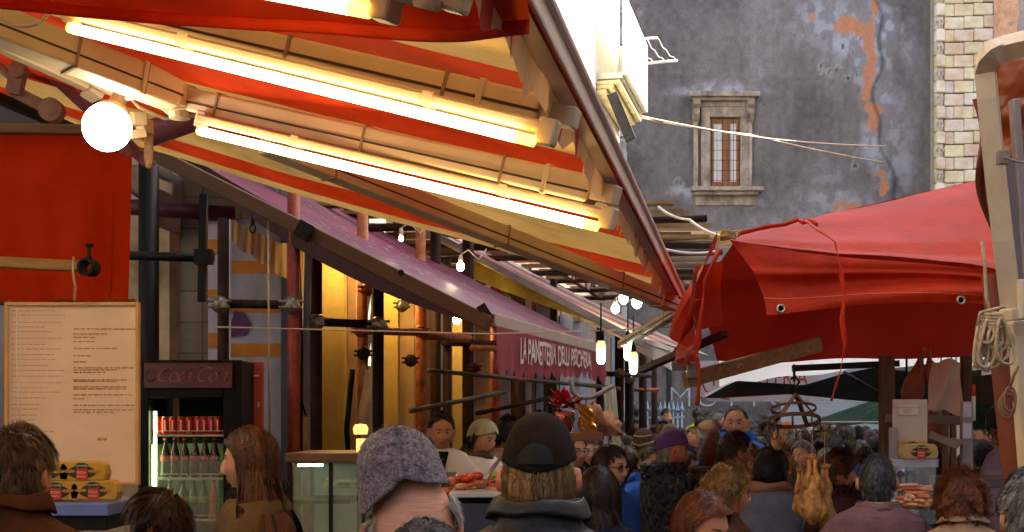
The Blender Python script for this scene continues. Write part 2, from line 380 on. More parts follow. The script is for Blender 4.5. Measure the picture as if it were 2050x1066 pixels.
# --- tiled (ashlar) building on the right
TB = thing('ashlar_building', 'sunlit cream building of rusticated blocks with carved corner stones right of the grey wall', 'building', (gx(1990), GD+.6, 0))
TD = GD-.35
def tx(X): return (X-CX)/F*TD
def tz(Y): return EH+(HY-Y)/F*TD
BLK = mat('cream_ashlar', (.66, .57, .40), .75, .35, 1.3, .3, 20, col2=(.83, .82, .78))
CARV = mat('carved_stone', (.62, .56, .45), .8, .3, 9, .5, 30)
m_ = MB(); m_.box(((tx(1872)+tx(2420))/2, TD+4.1, 6), (tx(2420)-tx(1872), 8, 12.2)); obj('wall', m_, mat('joint_mortar', (.45, .38, .28), .9, .2, 5, .3), TB)
mr = MB(); rr = random.Random(5); rh = 25.6
row = 0; Y = 700.0
while Y > -190:
    off = (row % 2)*19.5
    bw = 39.5; X = 1890+off-39.5*(off > 0)
    while X < 2400:
        a_, b_ = max(X+.5, 1890), X+bw-.5
        c_ = 1+rr.uniform(-.16, .1); co = (c_, c_*rr.uniform(.9, 1), c_*rr.uniform(.75, 1.05))
        if b_-a_ > 4: mr.box(((tx(a_)+tx(b_))/2, TD+.02, (tz(Y+rh-1)+tz(Y+1))/2+ (a_-1890)*.0006), (tx(b_)-tx(a_), .10, tz(Y+1)-tz(Y+rh-1)), None, 0, tuple(min(1, q) for q in co))
        X += bw
    row += 1; Y -= rh
BLKV = mat('cream_ashlar_blocks', (.84, .60, .34), .75, .2, 2.2, .3, 20, col2=(.97, .88, .76), vcol=True)
obj('block_courses', mr, BLKV, TB, bevel=.025)
mr = MB(); mc = MB(); Y = 700.0; row = 0
while Y > -190:
    mr = MB(); mc = MB()
    if row % 2: mr.box(((tx(1872)+tx(1888.5))/2, TD-.02, (tz(Y+rh-1)+tz(Y+1))/2), (tx(1888.5)-tx(1872), .2, tz(Y+1)-tz(Y+rh-1)))
    else:
        zc = (tz(Y+rh)+tz(Y))/2; xc = (tx(1870)+tx(1888))/2
        mc.box((xc, TD+.02, zc), (tx(1888)-tx(1872), .12, .295))
        for sx in (-1, 1):
            pts = [(xc+sx*(.02+.012*t*math.cos(t*1.3)), TD-.06, zc+.012*t*math.sin(t*1.3)) for t in np.linspace(.5, 6, 22)]
            mc.tube(pts, .02, 6)
        mc.ell((xc, TD-.06, zc), (.03, .03, .1), None, 8, 6)
    if row % 2: obj('quoin', mr, BLKV, TB, bevel=.025)
    else: obj('carved_quoin', mc, CARV, TB, smooth=True)
    row += 1; Y -= rh
m_ = MB(); m_.grid(lambda U, V: (tx(1988)+U*.55+.10*fbm(V*22, U*1.0, 3)*(U > .9), TD-.055+0*U, tz(420)+(tz(-180)-tz(420))*V), 6, 90)
obj('bare_plaster_strip', m_, mat('bare_orange_plaster', (.72, .40, .26), .85, .3, 6, .5, 20), TB)
m_ = MB(); m_.box((tx(2030)+.6, TD-.02, 6), (1.5, .06, 12)); obj('grey_render', m_, mat('grey_render', (.36, .33, .31), .85, .2, 4, .3), TB)
# --- off-frame walls; the right and rear ones are added to shade the lane
RB = thing('right_sun_blocker', 'unseen plain building added along the right to shade the lane', 'building', (9.5, 0, 0))
m_ = MB(); m_.box((9.3, -1.5, 6.75), (3.4, 37, 13.5)); obj('wall', m_, mat('lane_plaster', (.42, .38, .33), .85, .25, 2, .3), RB)
RB2 = thing('right_corner_sun_blocker', 'unseen plain building added beyond the right stalls to block low sun', 'building', (15.2, 23, 0))
m_ = MB(); m_.box((15.6, 22.6, 7), (3.4, 11, 14)); obj('wall', m_, mat('lane_plaster2', (.5, .45, .38), .85, .25, 2, .3), RB2)
LB0 = thing('shop_back_building', 'dim plaster shop wall at the back of the near left stalls', 'building', (-6, 4, 0))
m_ = MB(); m_.box((-5.6, 1.5, 3.4), (1.2, 17, 6.8)); m_.box((-4.1, 10.6, 3.4), (3.2, .4, 6.8)); obj('wall', m_, _m['lane_plaster'], LB0)
BB = thing('rear_shade_block', 'unseen plain building added behind the viewer for shading', 'building', (0, -14, 0))
m_ = MB(); m_.box((-1, -15, 4), (17, 3, 8)); obj('wall', m_, _m['lane_plaster'], BB)
# --- left facade, slanting away: u along street
LW0 = np.array([-2.75, 9.9]); LWD = np.array([.232, 1.0]); LWD = LWD/np.linalg.norm(LWD); LWN = np.array([LWD[1], -LWD[0]])
def LW(u, off, z): q = LW0+LWD*u+LWN*off; return Vector((q[0], q[1], z))
ang = math.atan2(-LWD[0], LWD[1]); RL = Matrix.Rotation(ang, 3, 'Z')
LB = thing('left_facade_building', 'old peeling yellow and tan plaster facade with pilasters behind the scaffolding', 'building', LW(6, 0, 0))
def lwbox(m_, u0, u1, o0, o1, z0, z1_, mi=0): m_.box(LW((u0+u1)/2, (o0+o1)/2, (z0+z1_)/2), (abs(o1-o0), abs(u1-u0), z1_-z0), RL, mi)
OCH = mat('old_ochre_plaster', (.35, .245, .12), .85, .55, 1.6, .6, 12, col2=(.55, .43, .28), bdist=.02)
m_ = MB()
lwbox(m_, .2, 14.6, -1.2, 0, 0, 7.2); obj('wall', m_, OCH, LB)
YEL = mat('yellow_plaster', (.58, .42, .12), .8, .25, 2.5, .35, 16, bdist=.02); TANP = mat('tan_plaster', (.47, .31, .16), .8, .3, 2.5, .35, 16, bdist=.02)
LIL = mat('cool_lit_lilac_white', (.55, .56, .68), .7, .2, 2.5, .2, 16)  # stands for cool-lit windows and doors, their light put into the colour
for X0, X1, d, dp, mm, zt in ((640, 690, 10.8, .55, YEL, 3.12), (692, 713, 11.0, .4, TANP, 3.1), (763, 797, 11.7, .5, YEL, 3.05), (798, 830, 11.9, .5, TANP, 3.0), (852, 866, 12.7, .4, TANP, 3.0), (905, 941, 13.2, .5, YEL, 3.0), (950, 986, 14.0, .5, TANP, 3.0),
        (1001, 1020, 14.8, .4, LIL, 3.2), (1032, 1064, 15.6, .4, LIL, 3.2), (1118, 1160, 19.0, .3, LIL, 3.2)):  # LIL boxes are the lit window and door strips, not pilasters
    a_, b_ = P(X0, 0, d), P(X1, 0, d); m_ = MB(); m_.box(((a_.x+b_.x)/2, d+dp/2, zt/2), (b_.x-a_.x, dp, zt)); pl_ = obj('pilaster', m_, mm, LB, bevel=.012)
    m_ = MB(); m_.box(((a_.x+b_.x)/2, d+dp/2, zt+.04), (b_.x-a_.x+.05, dp+.05, .078)); obj('capital', m_, TANP, pl_, bevel=.012)
for u0, wd in ((1.2, 1.0), (3.2, .9), (5.4, .9), (7.6, 1.0), (10, .95), (12.3, 1.2)):
    m_ = MB(); lwbox(m_, u0, u0+wd, .002, .02, 0, 2.9); dr = obj('doorway', m_, mat('dark_doorway', (.05, .035, .03), .6, .4, 3, .1), LB)
    m_ = MB(); lwbox(m_, u0+.25, u0+wd-.2, .022, .04, .9, 2.5); obj('pane', m_, mat('door_pane', (.35, .34, .42), .2, .3, 3, 0), dr)
# upper floor details
m_ = MB(); rr = random.Random(9)
for k in range(60):
    u = rr.uniform(-1, 9); z = rr.uniform(3.1, 5.2); s_ = rr.uniform(.12, .3)
    m_.box(LW(u, .012, z), (.03+rr.random()*.03, s_*1.5, s_), RL@Matrix.Rotation(rr.uniform(-.2, .2), 3, 'X'), 0, (rr.uniform(.6, 1),)*3)
obj('exposed_stones', m_, mat('exposed_stone', (.52, .47, .42), .9, .45, 4, .6, 20, vcol=True), LB, bevel=.02)['kind'] = 'stuff'
for u in (1.2, 3.3, 4.9, 6.6, 8.9):
    m_ = MB(); m_.tube([LW(u, .35, .2), LW(u, .35, 5.2)], .06, 8); obj('downpipe', m_, BROWNP, LB, smooth=True)
# --- white sunlit building at the far end of the left row
WB = thing('white_balcony_building', 'overexposed sunlit white building with yellow cornices and a balcony above the awning edge', 'building', (1.2, 24, 0))
WHT = mat('sunlit_white_plaster', (.80, .76, .66), .8, .08, 2, .2)
YC = mat('yellow_cornice', (.74, .62, .3), .75, .25, 6, .3)
WC = P(1240, 0, 24.0)
def wb(m_, u0, u1, o0, o1, z0, z1_): # u back along facade towards the viewer from the corner
    c_ = np.array([WC.x, 24.0])-LWD*(u0+u1)/2+LWN*(o0+o1)/2
    m_.box((c_[0], c_[1], (z0+z1_)/2), (abs(o1-o0), abs(u1-u0), z1_-z0), RL)
m_ = MB(); wb(m_, 0, 8.5, -3, 0, 0, 13.5); wb(m_, 8.5, 30, -3, 0, 7.3, 12); obj('wall', m_, WHT, WB)
zb = EH+(HY-200)/F*24
for z_, o in ((EH+(HY-232)/F*23.5, .40),):
    m_ = MB(); wb(m_, -.1, 2.7, .002, o, z_, z_+.07); wb(m_, -.05, 2.7, .002, o*.75, z_-.07, z_-.002); wb(m_, 0, 2.7, .002, o*.45, z_-.16, z_-.072); obj('cornice', m_, YC, WB, bevel=.02)
m_ = MB(); wb(m_, .05, 9, .004, .06, 0, 4.6); obj('ground_floor', m_, mat('shaded_shop_front', (.16, .12, .10), .85, .4, 2, .4, 14), WB)  # dark front added over the white wall, shade put into its brown
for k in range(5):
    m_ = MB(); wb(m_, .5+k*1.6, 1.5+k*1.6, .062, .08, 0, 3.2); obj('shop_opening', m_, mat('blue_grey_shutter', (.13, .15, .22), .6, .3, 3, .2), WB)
bal = MB(); wb(bal, .0, 2.6, .43, .52, zb-.25, zb+1.0); wb(bal, -.09, -.0, .0, .52, zb-.25, zb+1.0); wb(bal, 0, 2.6, .0, .43, zb-.3, zb-.2)
bo = obj('balcony', bal, WHT, WB)
m_ = MB(); q = Vector((WC.x+.08, 23.6, zb+1.0)); 
p1, p2, p3, p4 = q, q+Vector((.62, .3, .13)), q+Vector((.95, 0, -.38)), q+Vector((.32, -.3, -.52))
for a_, b_ in ((p1, p2), (p4, p3)): m_.tube([a_, b_], .025, 8)
for t in (0, .3, .65, 1):
    a_, b_ = p1.lerp(p2, t), p4.lerp(p3, t)
    m_.tube([a_.lerp(b_, s_)+Vector((0, 0, -.05*math.sin(s_*math.pi)+.02*math.sin(s_*17))) for s_ in np.linspace(0, 1, 12)], .008, 5)
tag(obj('drying_rack', m_, WHITEP, None, smooth=True), 'pale metal drying rack projecting from the white balcony', 'drying rack')
for k in range(3):
    m_ = MB(); wb(m_, 1.2+k*2.6, 2.1+k*2.6, .0, .03, zb+1.0, zb+2.6); wn = obj('window', m_, WHT, WB)
    m_ = MB(); wb(m_, 1.3+k*2.6, 2.0+k*2.6, .041, .05, zb+1.1, zb+2.5); obj('pane', m_, mat('far_pane', (.5, .55, .6), .2, .1), wn)
m_ = MB(); m_.tube([(WC.x+.15, 23.9, zb-.25), (WC.x+.15, 23.9, zb+4)], .02, 8); obj('white_pipe', m_, WHITEP, WB, smooth=True)
m_ = MB(); m_.lathe([(.07, 0), (.10, .02), (.12, .16), (.14, .17), (.13, .2)], (WC.x+.3, 23.5, zb-.19), 14)
tag(obj('flower_pot', m_, mat('terracotta', (.6, .22, .1), .8)), 'terracotta flower pot on the sunlit balcony ledge', 'flower pot')
# quoin strip with rosettes at the far-left edge of the palace wall
m_ = MB(); xq = gx(1246)
for k in range(34):
    z = .3+k*.36
    if k % 2: m_.box((xq, GD-.06, z), (.2, .12, .34))
    else:
        m_.box((xq, GD-.04, z), (.18, .08, .34))
        for r_ in (.03, .06, .085): m_.tube([(xq+r_*math.cos(t), GD-.09, z+r_*math.sin(t)) for t in np.linspace(0, 2*math.pi, 15)], .012, 5, cap=False)
obj('rosette_quoins', m_, mat('blue_grey_stone', (.42, .42, .46), .8, .3, 8, .4), GW)
# dark jagged roof tiles under the white cornice
m_ = MB(); a_, b_ = P(1226, 190, 17), P(1262, 278, 17)
for k in range(22):
    c_ = a_.lerp(b_, k/21); m_.lathe([(.03, -.07), (.022, .07)], c_, 8, Matrix.Rotation(1.2, 3, 'Y')@Matrix.Rotation(.3, 3, 'X'))
obj('tile_eaves', m_, mat('black_tiles', (.05, .045, .05), .8, .4, 6, .3), WB)
# --- wires
def wire(label, pts, r, m__, nm='cable', cat='cable', n=24, sag=.1):
    mb_ = MB(); Q = []
    for i in range(len(pts)-1):
        for t in np.linspace(0, 1, n, endpoint=i == len(pts)-2):
            Q.append(pts[i].lerp(pts[i+1], t)-Vector((0, 0, sag*4*t*(1-t))))
    mb_.tube(Q, r, 6); return tag(obj(nm, mb_, m__, smooth=True), label, cat)
OCORD = mat('tan_cable', (.62, .47, .34), .7, .2)
wire('upper of two tan cables running from the white building to the grey wall crack', [P(1278, 232, 24), P(1540, 278, 27), P(1775, 293, 29.8)], .018, OCORD, sag=.03)
wire('lower of two tan cables running from the white building to the grey wall crack', [P(1280, 236, 24), P(1500, 270, 27), P(1770, 326, 29.8)], .02, OCORD, sag=.03)
wire('thick white cord drooping from the striped awning to the red tarp corner', [P(1318, 415, 6.2), P(1380, 440, 6), P(1452, 474, 5.5)], .007, WHITEP, sag=.015)
wire('short white cord left of the red tarp knot below the window', [P(1330, 500, 9), P(1432, 504, 9.5)], .012, WHITEP, sag=.02)
wire('thin white line stretched across the lane under the awnings to the red tarp', [P(430, 655, 7.8), P(980, 669, 8), P(1210, 662, 7.6), P(1400, 652, 7)], .005, WHITEP, sag=0)
# ================================================================ awnings on the left
def bx_(y): return .015+.1815*(y-2.1)
def bar(y, z=.7): return Vector((bx_(y), y, EH+z))
NB = Vector((-.985, .172, 0)); SL = .30
def plane_pt(X, Y, z0=.7):      # where the pixel ray meets the sloping awning plane
    rx, rz = (X-CX)/F, (HY-Y)/F
    # z = z0 + SL*((x-bx)*-.985+(y-by)*.172), reference bar point at y=4
    bx, by = .06+.1745*(4-2.1), 4.0
    d = (z0+SL*(bx*.985-by*.172))/(rz+SL*(.985*rx-.172)) if abs(rz+SL*(.985*rx-.172)) > 1e-6 else 5
    return Vector((rx*d, d, EH+rz*d))
# --- the big striped awning
YB = [.9, 2.15, 2.72, 3.0, 3.55, 3.85, 4.5, 5.2, 6.05, 6.7, 7.75]       # red first, alternating with cream
AW = thing('striped_awning', 'big red and cream striped folding-arm awning with fluorescent tubes under it', 'awning', (-1.6, 4.2, EH))
us = []; 
for i in range(len(YB)-1): us += list(np.linspace(YB[i], YB[i+1], 7)[:-1])
us.append(YB[-1])
def awf(U, V):
    L_ = 3.75
    bx = bx_(U)-.03; d = V*L_
    sag = -.025*np.sin(np.pi*V)*(.5+.5*np.sin(U*2.1)) + .03*np.sin(U*9+V*2)*np.sin(np.pi*V) + .02*fbm(U*3, V*6)*np.sin(np.pi*np.clip(V*1.5, 0, 1))
    far = np.clip((U-5.5)/2.25, 0, 1)
    return bx-.985*d, U+.172*d, EH+.73+SL*d+sag+.03*far
m_ = MB(); m_.grid(awf, 0, 0, us=us, vs=np.linspace(0, 1, 40), mfn=lambda u, v: sum(u > y for y in YB[1:-1]) % 2)
obj('canopy', m_, [FAB_RED, FAB_CREAM], AW, smooth=True)
VRED = mat('valance_red', (.42, .06, .045), .6, .3, 4, .1, 200, trans=.3, stretch=(1, 1, .3)); VPALE = mat('valance_pale', (.62, .42, .28), .55, .25, 4, .1, 200, trans=.3, stretch=(1, 1, .3))
m_ = MB()
def valf(U, V):
    y = U; sc = .5+.5*np.abs(np.sin(y*11+1.2*np.sin(y*3)))
    drop = (.05+.035*(1-np.abs((y*7.5+.4*np.sin(y*5))%1*2-1))**1.0+.008*np.clip(3-y, 0, 1.2))*V
    fl = .008*np.sin(y*13+np.sin(y*5))*V+.006*np.sin(y*31)*V
    return bx_(y)-.02+fl-.01*V, y+0*V, EH+.69-drop
m_.grid(valf, 0, 0, us=np.linspace(.9, 7.75, 330), vs=np.linspace(0, 1, 6), mfn=lambda u, v: 1 if (sum(u > y for y in YB[1:-1]) % 2 or (u*5) % 1 < .55) else 0)
obj('valance', m_, [VRED, VPALE], AW, smooth=True)
m_ = MB(); m_.beam(bar(.9), bar(7.7), .055, .05); m_.beam(bar(.9)+Vector((.03, 0, .03)), bar(7.7)+Vector((.03, 0, .03)), .02, .02)
obj('front_bar', m_, mat('mauve_grey_bar', (.80, .62, .58), .4, .15, 5, .05), AW, bevel=.006)
m_ = MB(); m_.beam(bar(.9)+Vector((.02, 0, -.028)), bar(7.68)+Vector((.02, 0, -.028)), .006, .006); obj('red_piping', m_, FAB_RED, AW)
def arm_run(pts, wdt, hgt, name='folding_arm'):
    m_ = MB()
    for i in range(len(pts)-1):
        a_, b_ = pts[i], pts[i+1]
        m_.beam(a_, b_, wdt, hgt)
        for t in (.33, .66): pass
    o = obj(name, m_, CREAM, AW, bevel=.008)
    jm = MB(); a_, b_ = pts[-2], pts[-1]; d = (b_-a_).normalized()
    x = d.cross(Vector((0, 0, 1))).normalized()
    jm.beam(b_+d*.0, b_+d*.075, wdt*.6, hgt*.7); obj('arm_joint', jm, CREAM, o, bevel=.004)
    jm = MB(); jm.beam(b_-d*.14, b_-d*.125, wdt*1.12, hgt*1.12); obj('joint_collar', jm, CREAM, o, bevel=.003)
    for t in (.12, .5, .82):
        km = MB(); c_ = a_.lerp(b_, t); km.beam(c_-d*.004, c_+d*.004, wdt*1.08, hgt*1.1); obj('cable_tie', km, mat('grimy_tie', (.3, .2, .1), .7), o)
    gm = MB(); sv = x if x.y < 0 else -x; gm.beam(a_+sv*wdt*.505-Vector((0, 0, hgt*.12)), b_+sv*wdt*.505-Vector((0, 0, hgt*.12)), .004, .006); obj('slot', gm, mat('arm_slot', (.06, .035, .02), .8), o)
    return o
def DP(X, Y, d): return P(X, Y, d)
def AP_(X, Y, z0=.62): return plane_pt(X, Y, z0)
A1 = arm_run([AP_(150, 6), AP_(1088, 224)], .075, .06)
A2a = arm_run([AP_(-90, 18), AP_(352, 190)], .10, .10)
A2 = arm_run([AP_(364, 198), AP_(1188, 382)], .085, .075)
A3 = arm_run([AP_(530, 285), AP_(1345, 608)], .08, .085)
A3b = arm_run([DP(1355, 625, 6.75), DP(1245, 690, 8.4)], .06, .05)
# elbow
m_ = MB(); c_ = AP_(360, 195); m_.lathe([(.0, -.075), (.035, -.07), (.035, .07), (0, .075)], c_, 14); m_.beam(c_+Vector((-.05, 0, .03)), c_+Vector((.06, 0, .03)), .08, .02)
m_.beam(c_+Vector((-.05, 0, -.04)), c_+Vector((.06, 0, -.04)), .08, .02); obj('elbow', m_, CREAM, AW, bevel=.003)
# wall roller with end bracket
m_ = MB(); r0 = bar(1.0)+NB*3.75+Vector((0, 0, .03+SL*3.75)); r1 = bar(7.8)+NB*3.75+Vector((0, 0, .03+SL*3.75)); m_.tube([r0, r1], .06, 12); obj('roller', m_, DARKMETAL, AW, smooth=True)
# --- fluorescent tubes
TUBE = mat('fluorescent_tube', (1, .9, .6), .3, 0, 1, 0, emis=6.5, ecol=(1.0, .70, .33))
TEND = mat('tube_end_amber', (1, .6, .1), .3, 0, 1, 0, emis=2.2, ecol=(1.0, .50, .06))
def fluo(label, a_, b_, hw=.06, hh=.05, r=.016, off=.055, sock=.07):
    t = thing('tube_light', label, 'tube light', tuple((a_+b_)/2), group='fluorescent tube lights under the striped awning')
    d = (b_-a_).normalized(); up = Vector((0, 0, 1)); side = d.cross(up).normalized()
    m_ = MB(); m_.beam(a_, b_, hw, hh); obj('housing', m_, CREAM, t, bevel=.006)
    tv = side if side.y < 0 else -side; vv = -up*off+tv*off*.75
    m_ = MB(); m_.beam(a_-d*.005, a_+d*sock*.5, hw*.8, hh*1.9); obj('end_cap', m_, CREAM, t, bevel=.006)
    m_ = MB(); m_.beam(b_-d*.012, b_+d*.03, hw*1.0, hh*2.2); m_.V[-1] += np.array(-up*hh*.3); obj('end_cap', m_, CREAM, t, bevel=.006)
    m_ = MB(); m_.tube([a_+d*sock*.5+vv, b_-d*.05+vv], r, 12); obj('glowing_tube', m_, TUBE, t, smooth=True)
    m_ = MB(); m_.tube([b_-d*.05+vv, b_-d*.012+vv], r, 12); obj('amber_tube_end', m_, TEND, t, smooth=True); m_ = MB(); m_.tube([a_+d*sock*.35+vv, a_+d*sock*.5+vv], r, 12); obj('amber_tube_end', m_, TEND, t, smooth=True)
    for q in (.27, .78): m_ = MB(); c_ = a_.lerp(b_, q); m_.beam(c_-d*.012, c_+d*.012, hw*1.1, hh*1.15); obj('clip', m_, CREAM, t)
    return t
fluo('longest glowing fluorescent tube, on the upper folding arm of the striped awning', AP_(135, 26, .57), AP_(1088, 256, .57), hw=.036, hh=.024, r=.0115, off=.036)
fluo('glowing fluorescent tube on the lower folding arm, right of the round globe lamp', AP_(398, 238, .56), AP_(1212, 430, .56), hw=.04, hh=.028, r=.0135, off=.040)
# --- nearer red awning across the top
NA = thing('near_red_awning', 'nearer red awning whose dark hem crosses the top of the view', 'awning', (-.6, 2, 3.5))
def naf(U, V):
    pts = [(-260, -30, 2.7), (0, -2, 2.6), (250, 14, 2.5), (520, 40, 2.38), (760, 52, 2.25), (930, 52, 2.12), (1060, 44, 2.0)]
    Q = np.array([P(*p) for p in pts]); s_ = U*(len(pts)-1)
    x = np.interp(s_, range(len(pts)), Q[:, 0]); y = np.interp(s_, range(len(pts)), Q[:, 1]); z = np.interp(s_, range(len(pts)), Q[:, 2])
    return x-.1*V, y-1.5*V, z+.10*V+.05*np.sin(V*3.1)+.014*np.sin(U*14+V*3)*(.3+V)
m_ = MB(); m_.grid(naf, 60, 26); obj('canopy', m_, FAB_RED, NA, smooth=True)
m_ = MB(); 
def hem(U, V):
    x, y, z = naf(U, 0*V); return x, y+.006*np.cos(V*6.28), z-.012+.012*np.sin(V*6.28)
m_.grid(hem, 60, 9); obj('hem', m_, FAB_RED, NA, smooth=True)
fluo('short fluorescent tube end peeking in at the top under the near red awning', DP(330, -80, 2.25), DP(765, -2, 2.05), hw=.045, hh=.025, r=.012, off=.028, sock=.06)
tg = fluo('unlit cream tube housing end at the very top beside the awning edge', DP(640, -85, 1.95), DP(905, -16, 1.85), hw=.03, hh=.02, r=.009, off=.03)
for ch in list(bpy.data.objects):
    if ch.parent == tg and ch.name.startswith(('glowing', 'amber')): ch.data.materials[0] = CREAM
# --- round globe lamp
GL = thing('globe_lamp', 'round glowing white globe bulb hanging from the cream awning arm', 'lamp', tuple(DP(215, 255, 4.1)))
c_ = DP(214, 255, 4.1); ax = (DP(240, 195, 4.15)-c_).normalized(); Rg = ax.to_track_quat('Z', 'Y').to_matrix()
prof = [(0.0001, -.077)]+[(.077*math.cos(t), .077*math.sin(t)) for t in np.linspace(-1.45, .95, 16)]+[(.036, .075)]
m_ = MB(); m_.lathe(prof, c_, 28, Rg); obj('bulb', m_, mat('globe_glow', (1, 1, 1), .3, 0, 1, 0, emis=11, ecol=(1, .85, .62)), GL, smooth=True)
m_ = MB(); m_.lathe([(.06, .052), (.052, .068), (.03, .085), (.024, .13), (.024, .16), (.0001, .165)], c_, 20, Rg); obj('socket', m_, CREAM, GL, smooth=True)
m_ = MB(); m_.beam(DP(185, 162, 4.2), DP(255, 195, 4.25), .05, .03); m_.tube([DP(250, 185, 4.2), DP(278, 215, 4.3), DP(330, 238, 4.4), DP(395, 232, 4.55)], .006, 6); obj('cable', m_, CREAM, GL, smooth=True)
wire('thin pale cable drooping at the top left corner beside the first tube', [P(-30, 20, 3.3), P(30, 50, 3.25), P(75, 48, 3.2), P(100, 22, 3.2), P(128, 25, 3.15)], .005, CREAM, sag=.004)
# second slim bar and folded rods below arm
m_ = MB(); m_.beam(DP(-60, 62, 4.2), DP(205, 182, 4.45), .05, .045); m_.beam(DP(180, 165, 4.42), DP(205, 182, 4.45), .09, .09)
tag(obj('cable_trunking', m_, CREAM, None, bevel=.004), 'slim cream trunking under the left folding arm ending above the globe lamp', 'trunking')
# mauve folded arm behind the globe
FA = thing('folded_awning_arm', 'mauve ribbed awning arm and grey pulleys in the shadow behind the globe lamp', 'awning arm', tuple(DP(150, 220, 5.6)))
MAUVE = mat('mauve_metal', (.24, .09, .12), .4, .2, 8, .1)
m_ = MB(); m_.beam(DP(60, 110, 5.6), DP(300, 330, 5.6), .10, .05)
for k in range(4): m_.beam(DP(150+k*12, 150+k*12, 5.5), DP(225+k*12, 300+k*4, 5.5), .012, .03)
obj('arm', m_, MAUVE, FA, bevel=.006)
m_ = MB(); m_.tube([DP(300, 268, 5.3), DP(420, 225, 5.3)], .055, 12); m_.tube([DP(420, 225, 5.3), DP(560, 205, 5.6)], .05, 12); obj('roller_tube', m_, MAUVE, FA, smooth=True)
GREYISH = mat('worn_grey_enamel', (.28, .22, .17), .5, .3, 15, .1)
for X, Y, r_ in ((38, 142, .035), (104, 222, .05)):
    m_ = MB(); m_.lathe([(.012, -.03), (r_, -.028), (r_, .028), (.012, .03)], DP(X, Y, 5.4), 18, Matrix.Rotation(math.pi/2, 3, 'X')); obj('pulley', m_, GREYISH, FA, auto=40)
m_ = MB(); m_.beam(DP(38, 142, 5.42), DP(28, 190, 5.42), .05, .06); m_.beam(DP(30, 185, 5.45), DP(105, 222, 5.45), .05, .05); m_.tube([DP(-20, 120, 5.5), DP(30, 160, 5.45)], .02, 8); obj('bracket', m_, GREYISH, FA)
# dark soffit above
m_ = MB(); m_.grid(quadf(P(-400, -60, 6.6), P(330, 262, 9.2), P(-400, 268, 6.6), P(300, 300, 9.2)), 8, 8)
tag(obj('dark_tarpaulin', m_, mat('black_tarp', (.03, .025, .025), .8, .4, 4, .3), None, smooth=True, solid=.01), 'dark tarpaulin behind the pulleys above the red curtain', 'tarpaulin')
# wooden handle hanging
m_ = MB(); m_.lathe([(.006, 0), (.016, -.03), (.018, -.1), (.012, -.14), (0.0001, -.145)], DP(298, 258, 4.6), 12); m_.tube([DP(298, 258, 4.6), DP(285, 250, 4.6)], .012, 8)
tag(obj('crank_handle', m_, WOOD, None, smooth=True), 'small wooden crank handle hanging right of the globe lamp', 'handle')
m_ = MB(); m_.beam(DP(258, 238, 4.4), DP(285, 240, 4.45), .05, .045); m_.beam(DP(255, 272, 4.4), DP(285, 268, 4.45), .05, .03); m_.beam(DP(280, 250, 4.45), DP(300, 256, 4.6), .03, .05)
tag(obj('clamp_bracket', m_, CREAM, None, bevel=.004), 'cream clamp bracket touching the right side of the globe lamp', 'bracket')

# --- purple awning with lettering
PA = thing('purple_awning', 'purple sloping shop awning with a scalloped lettered valance', 'awning', tuple(P(1095, 690, 9.7)))
PURP = mat('purple_vinyl', (.17, .028, .085), .5, .35, 2.2, .12, 30, trans=.12, spec=.35)
def purple_marks(n, L, tc, cs):
    return cs
A_, B_ = P(985, 632, 8.2), P(1205, 694, 11.3)
C_, D_ = P(333, 285, 9.5), P(640, 392, 12.4)
pf = quadf(A_, B_, C_, D_, lambda U, V: -.06*np.sin(np.pi*V)*(1-.6*U)+.008*np.sin(U*20+V*3)+.02*np.sin(V*9)*U*(1-U))
m_ = MB(); m_.grid(pf, 34, 50); obj('canopy', m_, PURP, PA, smooth=True)
# short pale marks scattered over the canopy, densest midway up
m_ = MB(); rr = random.Random(2)
for k in range(190):
    u, v = rr.uniform(.02, .75), min(.93, max(.05, rr.gauss(.5, .2))); l_ = rr.uniform(.004, .022); w_ = rr.uniform(.002, .006)
    V = []
    for uu, vv in ((u, v), (u+w_, v+.001), (u+w_, v+l_), (u, v+l_*.8)):
        q = pf(np.array(uu), np.array(vv)); V.append((float(q[0]), float(q[1]), float(q[2])+.004))
    m_.add(V, [(0, 1, 2, 3)])
obj('pale_marks', m_, mat('pale_mark', (.6, .55, .62), .8, .2), PA)['kind'] = 'stuff'
def sidef(U, V): # flap added for the awning's dark underside, shade put into its maroon
    q = pf(0*U, U); return q[0]+.02*V, q[1]-.01*V, q[2]-(.17*np.sin(np.pi*np.clip(U, 0, 1))**.6+.05)*V
m_ = MB(); m_.grid(sidef, 40, 6); obj('underside_flap', m_, mat('maroon_underside_shade', (.06, .012, .015), .6, .3, 4, .1), PA, smooth=True)
m_ = MB(); m_.beam(P(262, 285, 8.9), P(975, 646, 8.15), .08, .10, ext=.02); 
BROWNARM = mat('brown_arm_paint', (.13, .06, .028), .6, .2, 4, .1)
ao = obj('side_arm', m_, BROWNARM, PA, bevel=.01)
m_ = MB(); m_.beam(P(596, 456, 8.42), P(622, 470, 8.42), .09, .11); m_.beam(P(962, 612, 8.15), P(980, 640, 8.15), .06, .06); m_.tube([P(803, 545, 8.2), P(803, 547, 8.1)], .02, 10); obj('arm_joint', m_, DARKMETAL, ao)
m_ = MB(); m_.tube([C_+Vector((-.1, -.3, .02)), D_+Vector((0, .1, .02))], .07, 12); obj('roller', m_, BROWNP, PA, smooth=True)
m_ = MB(); m_.beam(A_+Vector((0, 0, -.03)), B_+Vector((0, 0, -.03)), .06, .085, ext=.03); obj('front_bar', m_, mat('taupe_bar', (.40, .30, .24), .45, .15, 5, .05), PA, bevel=.008)
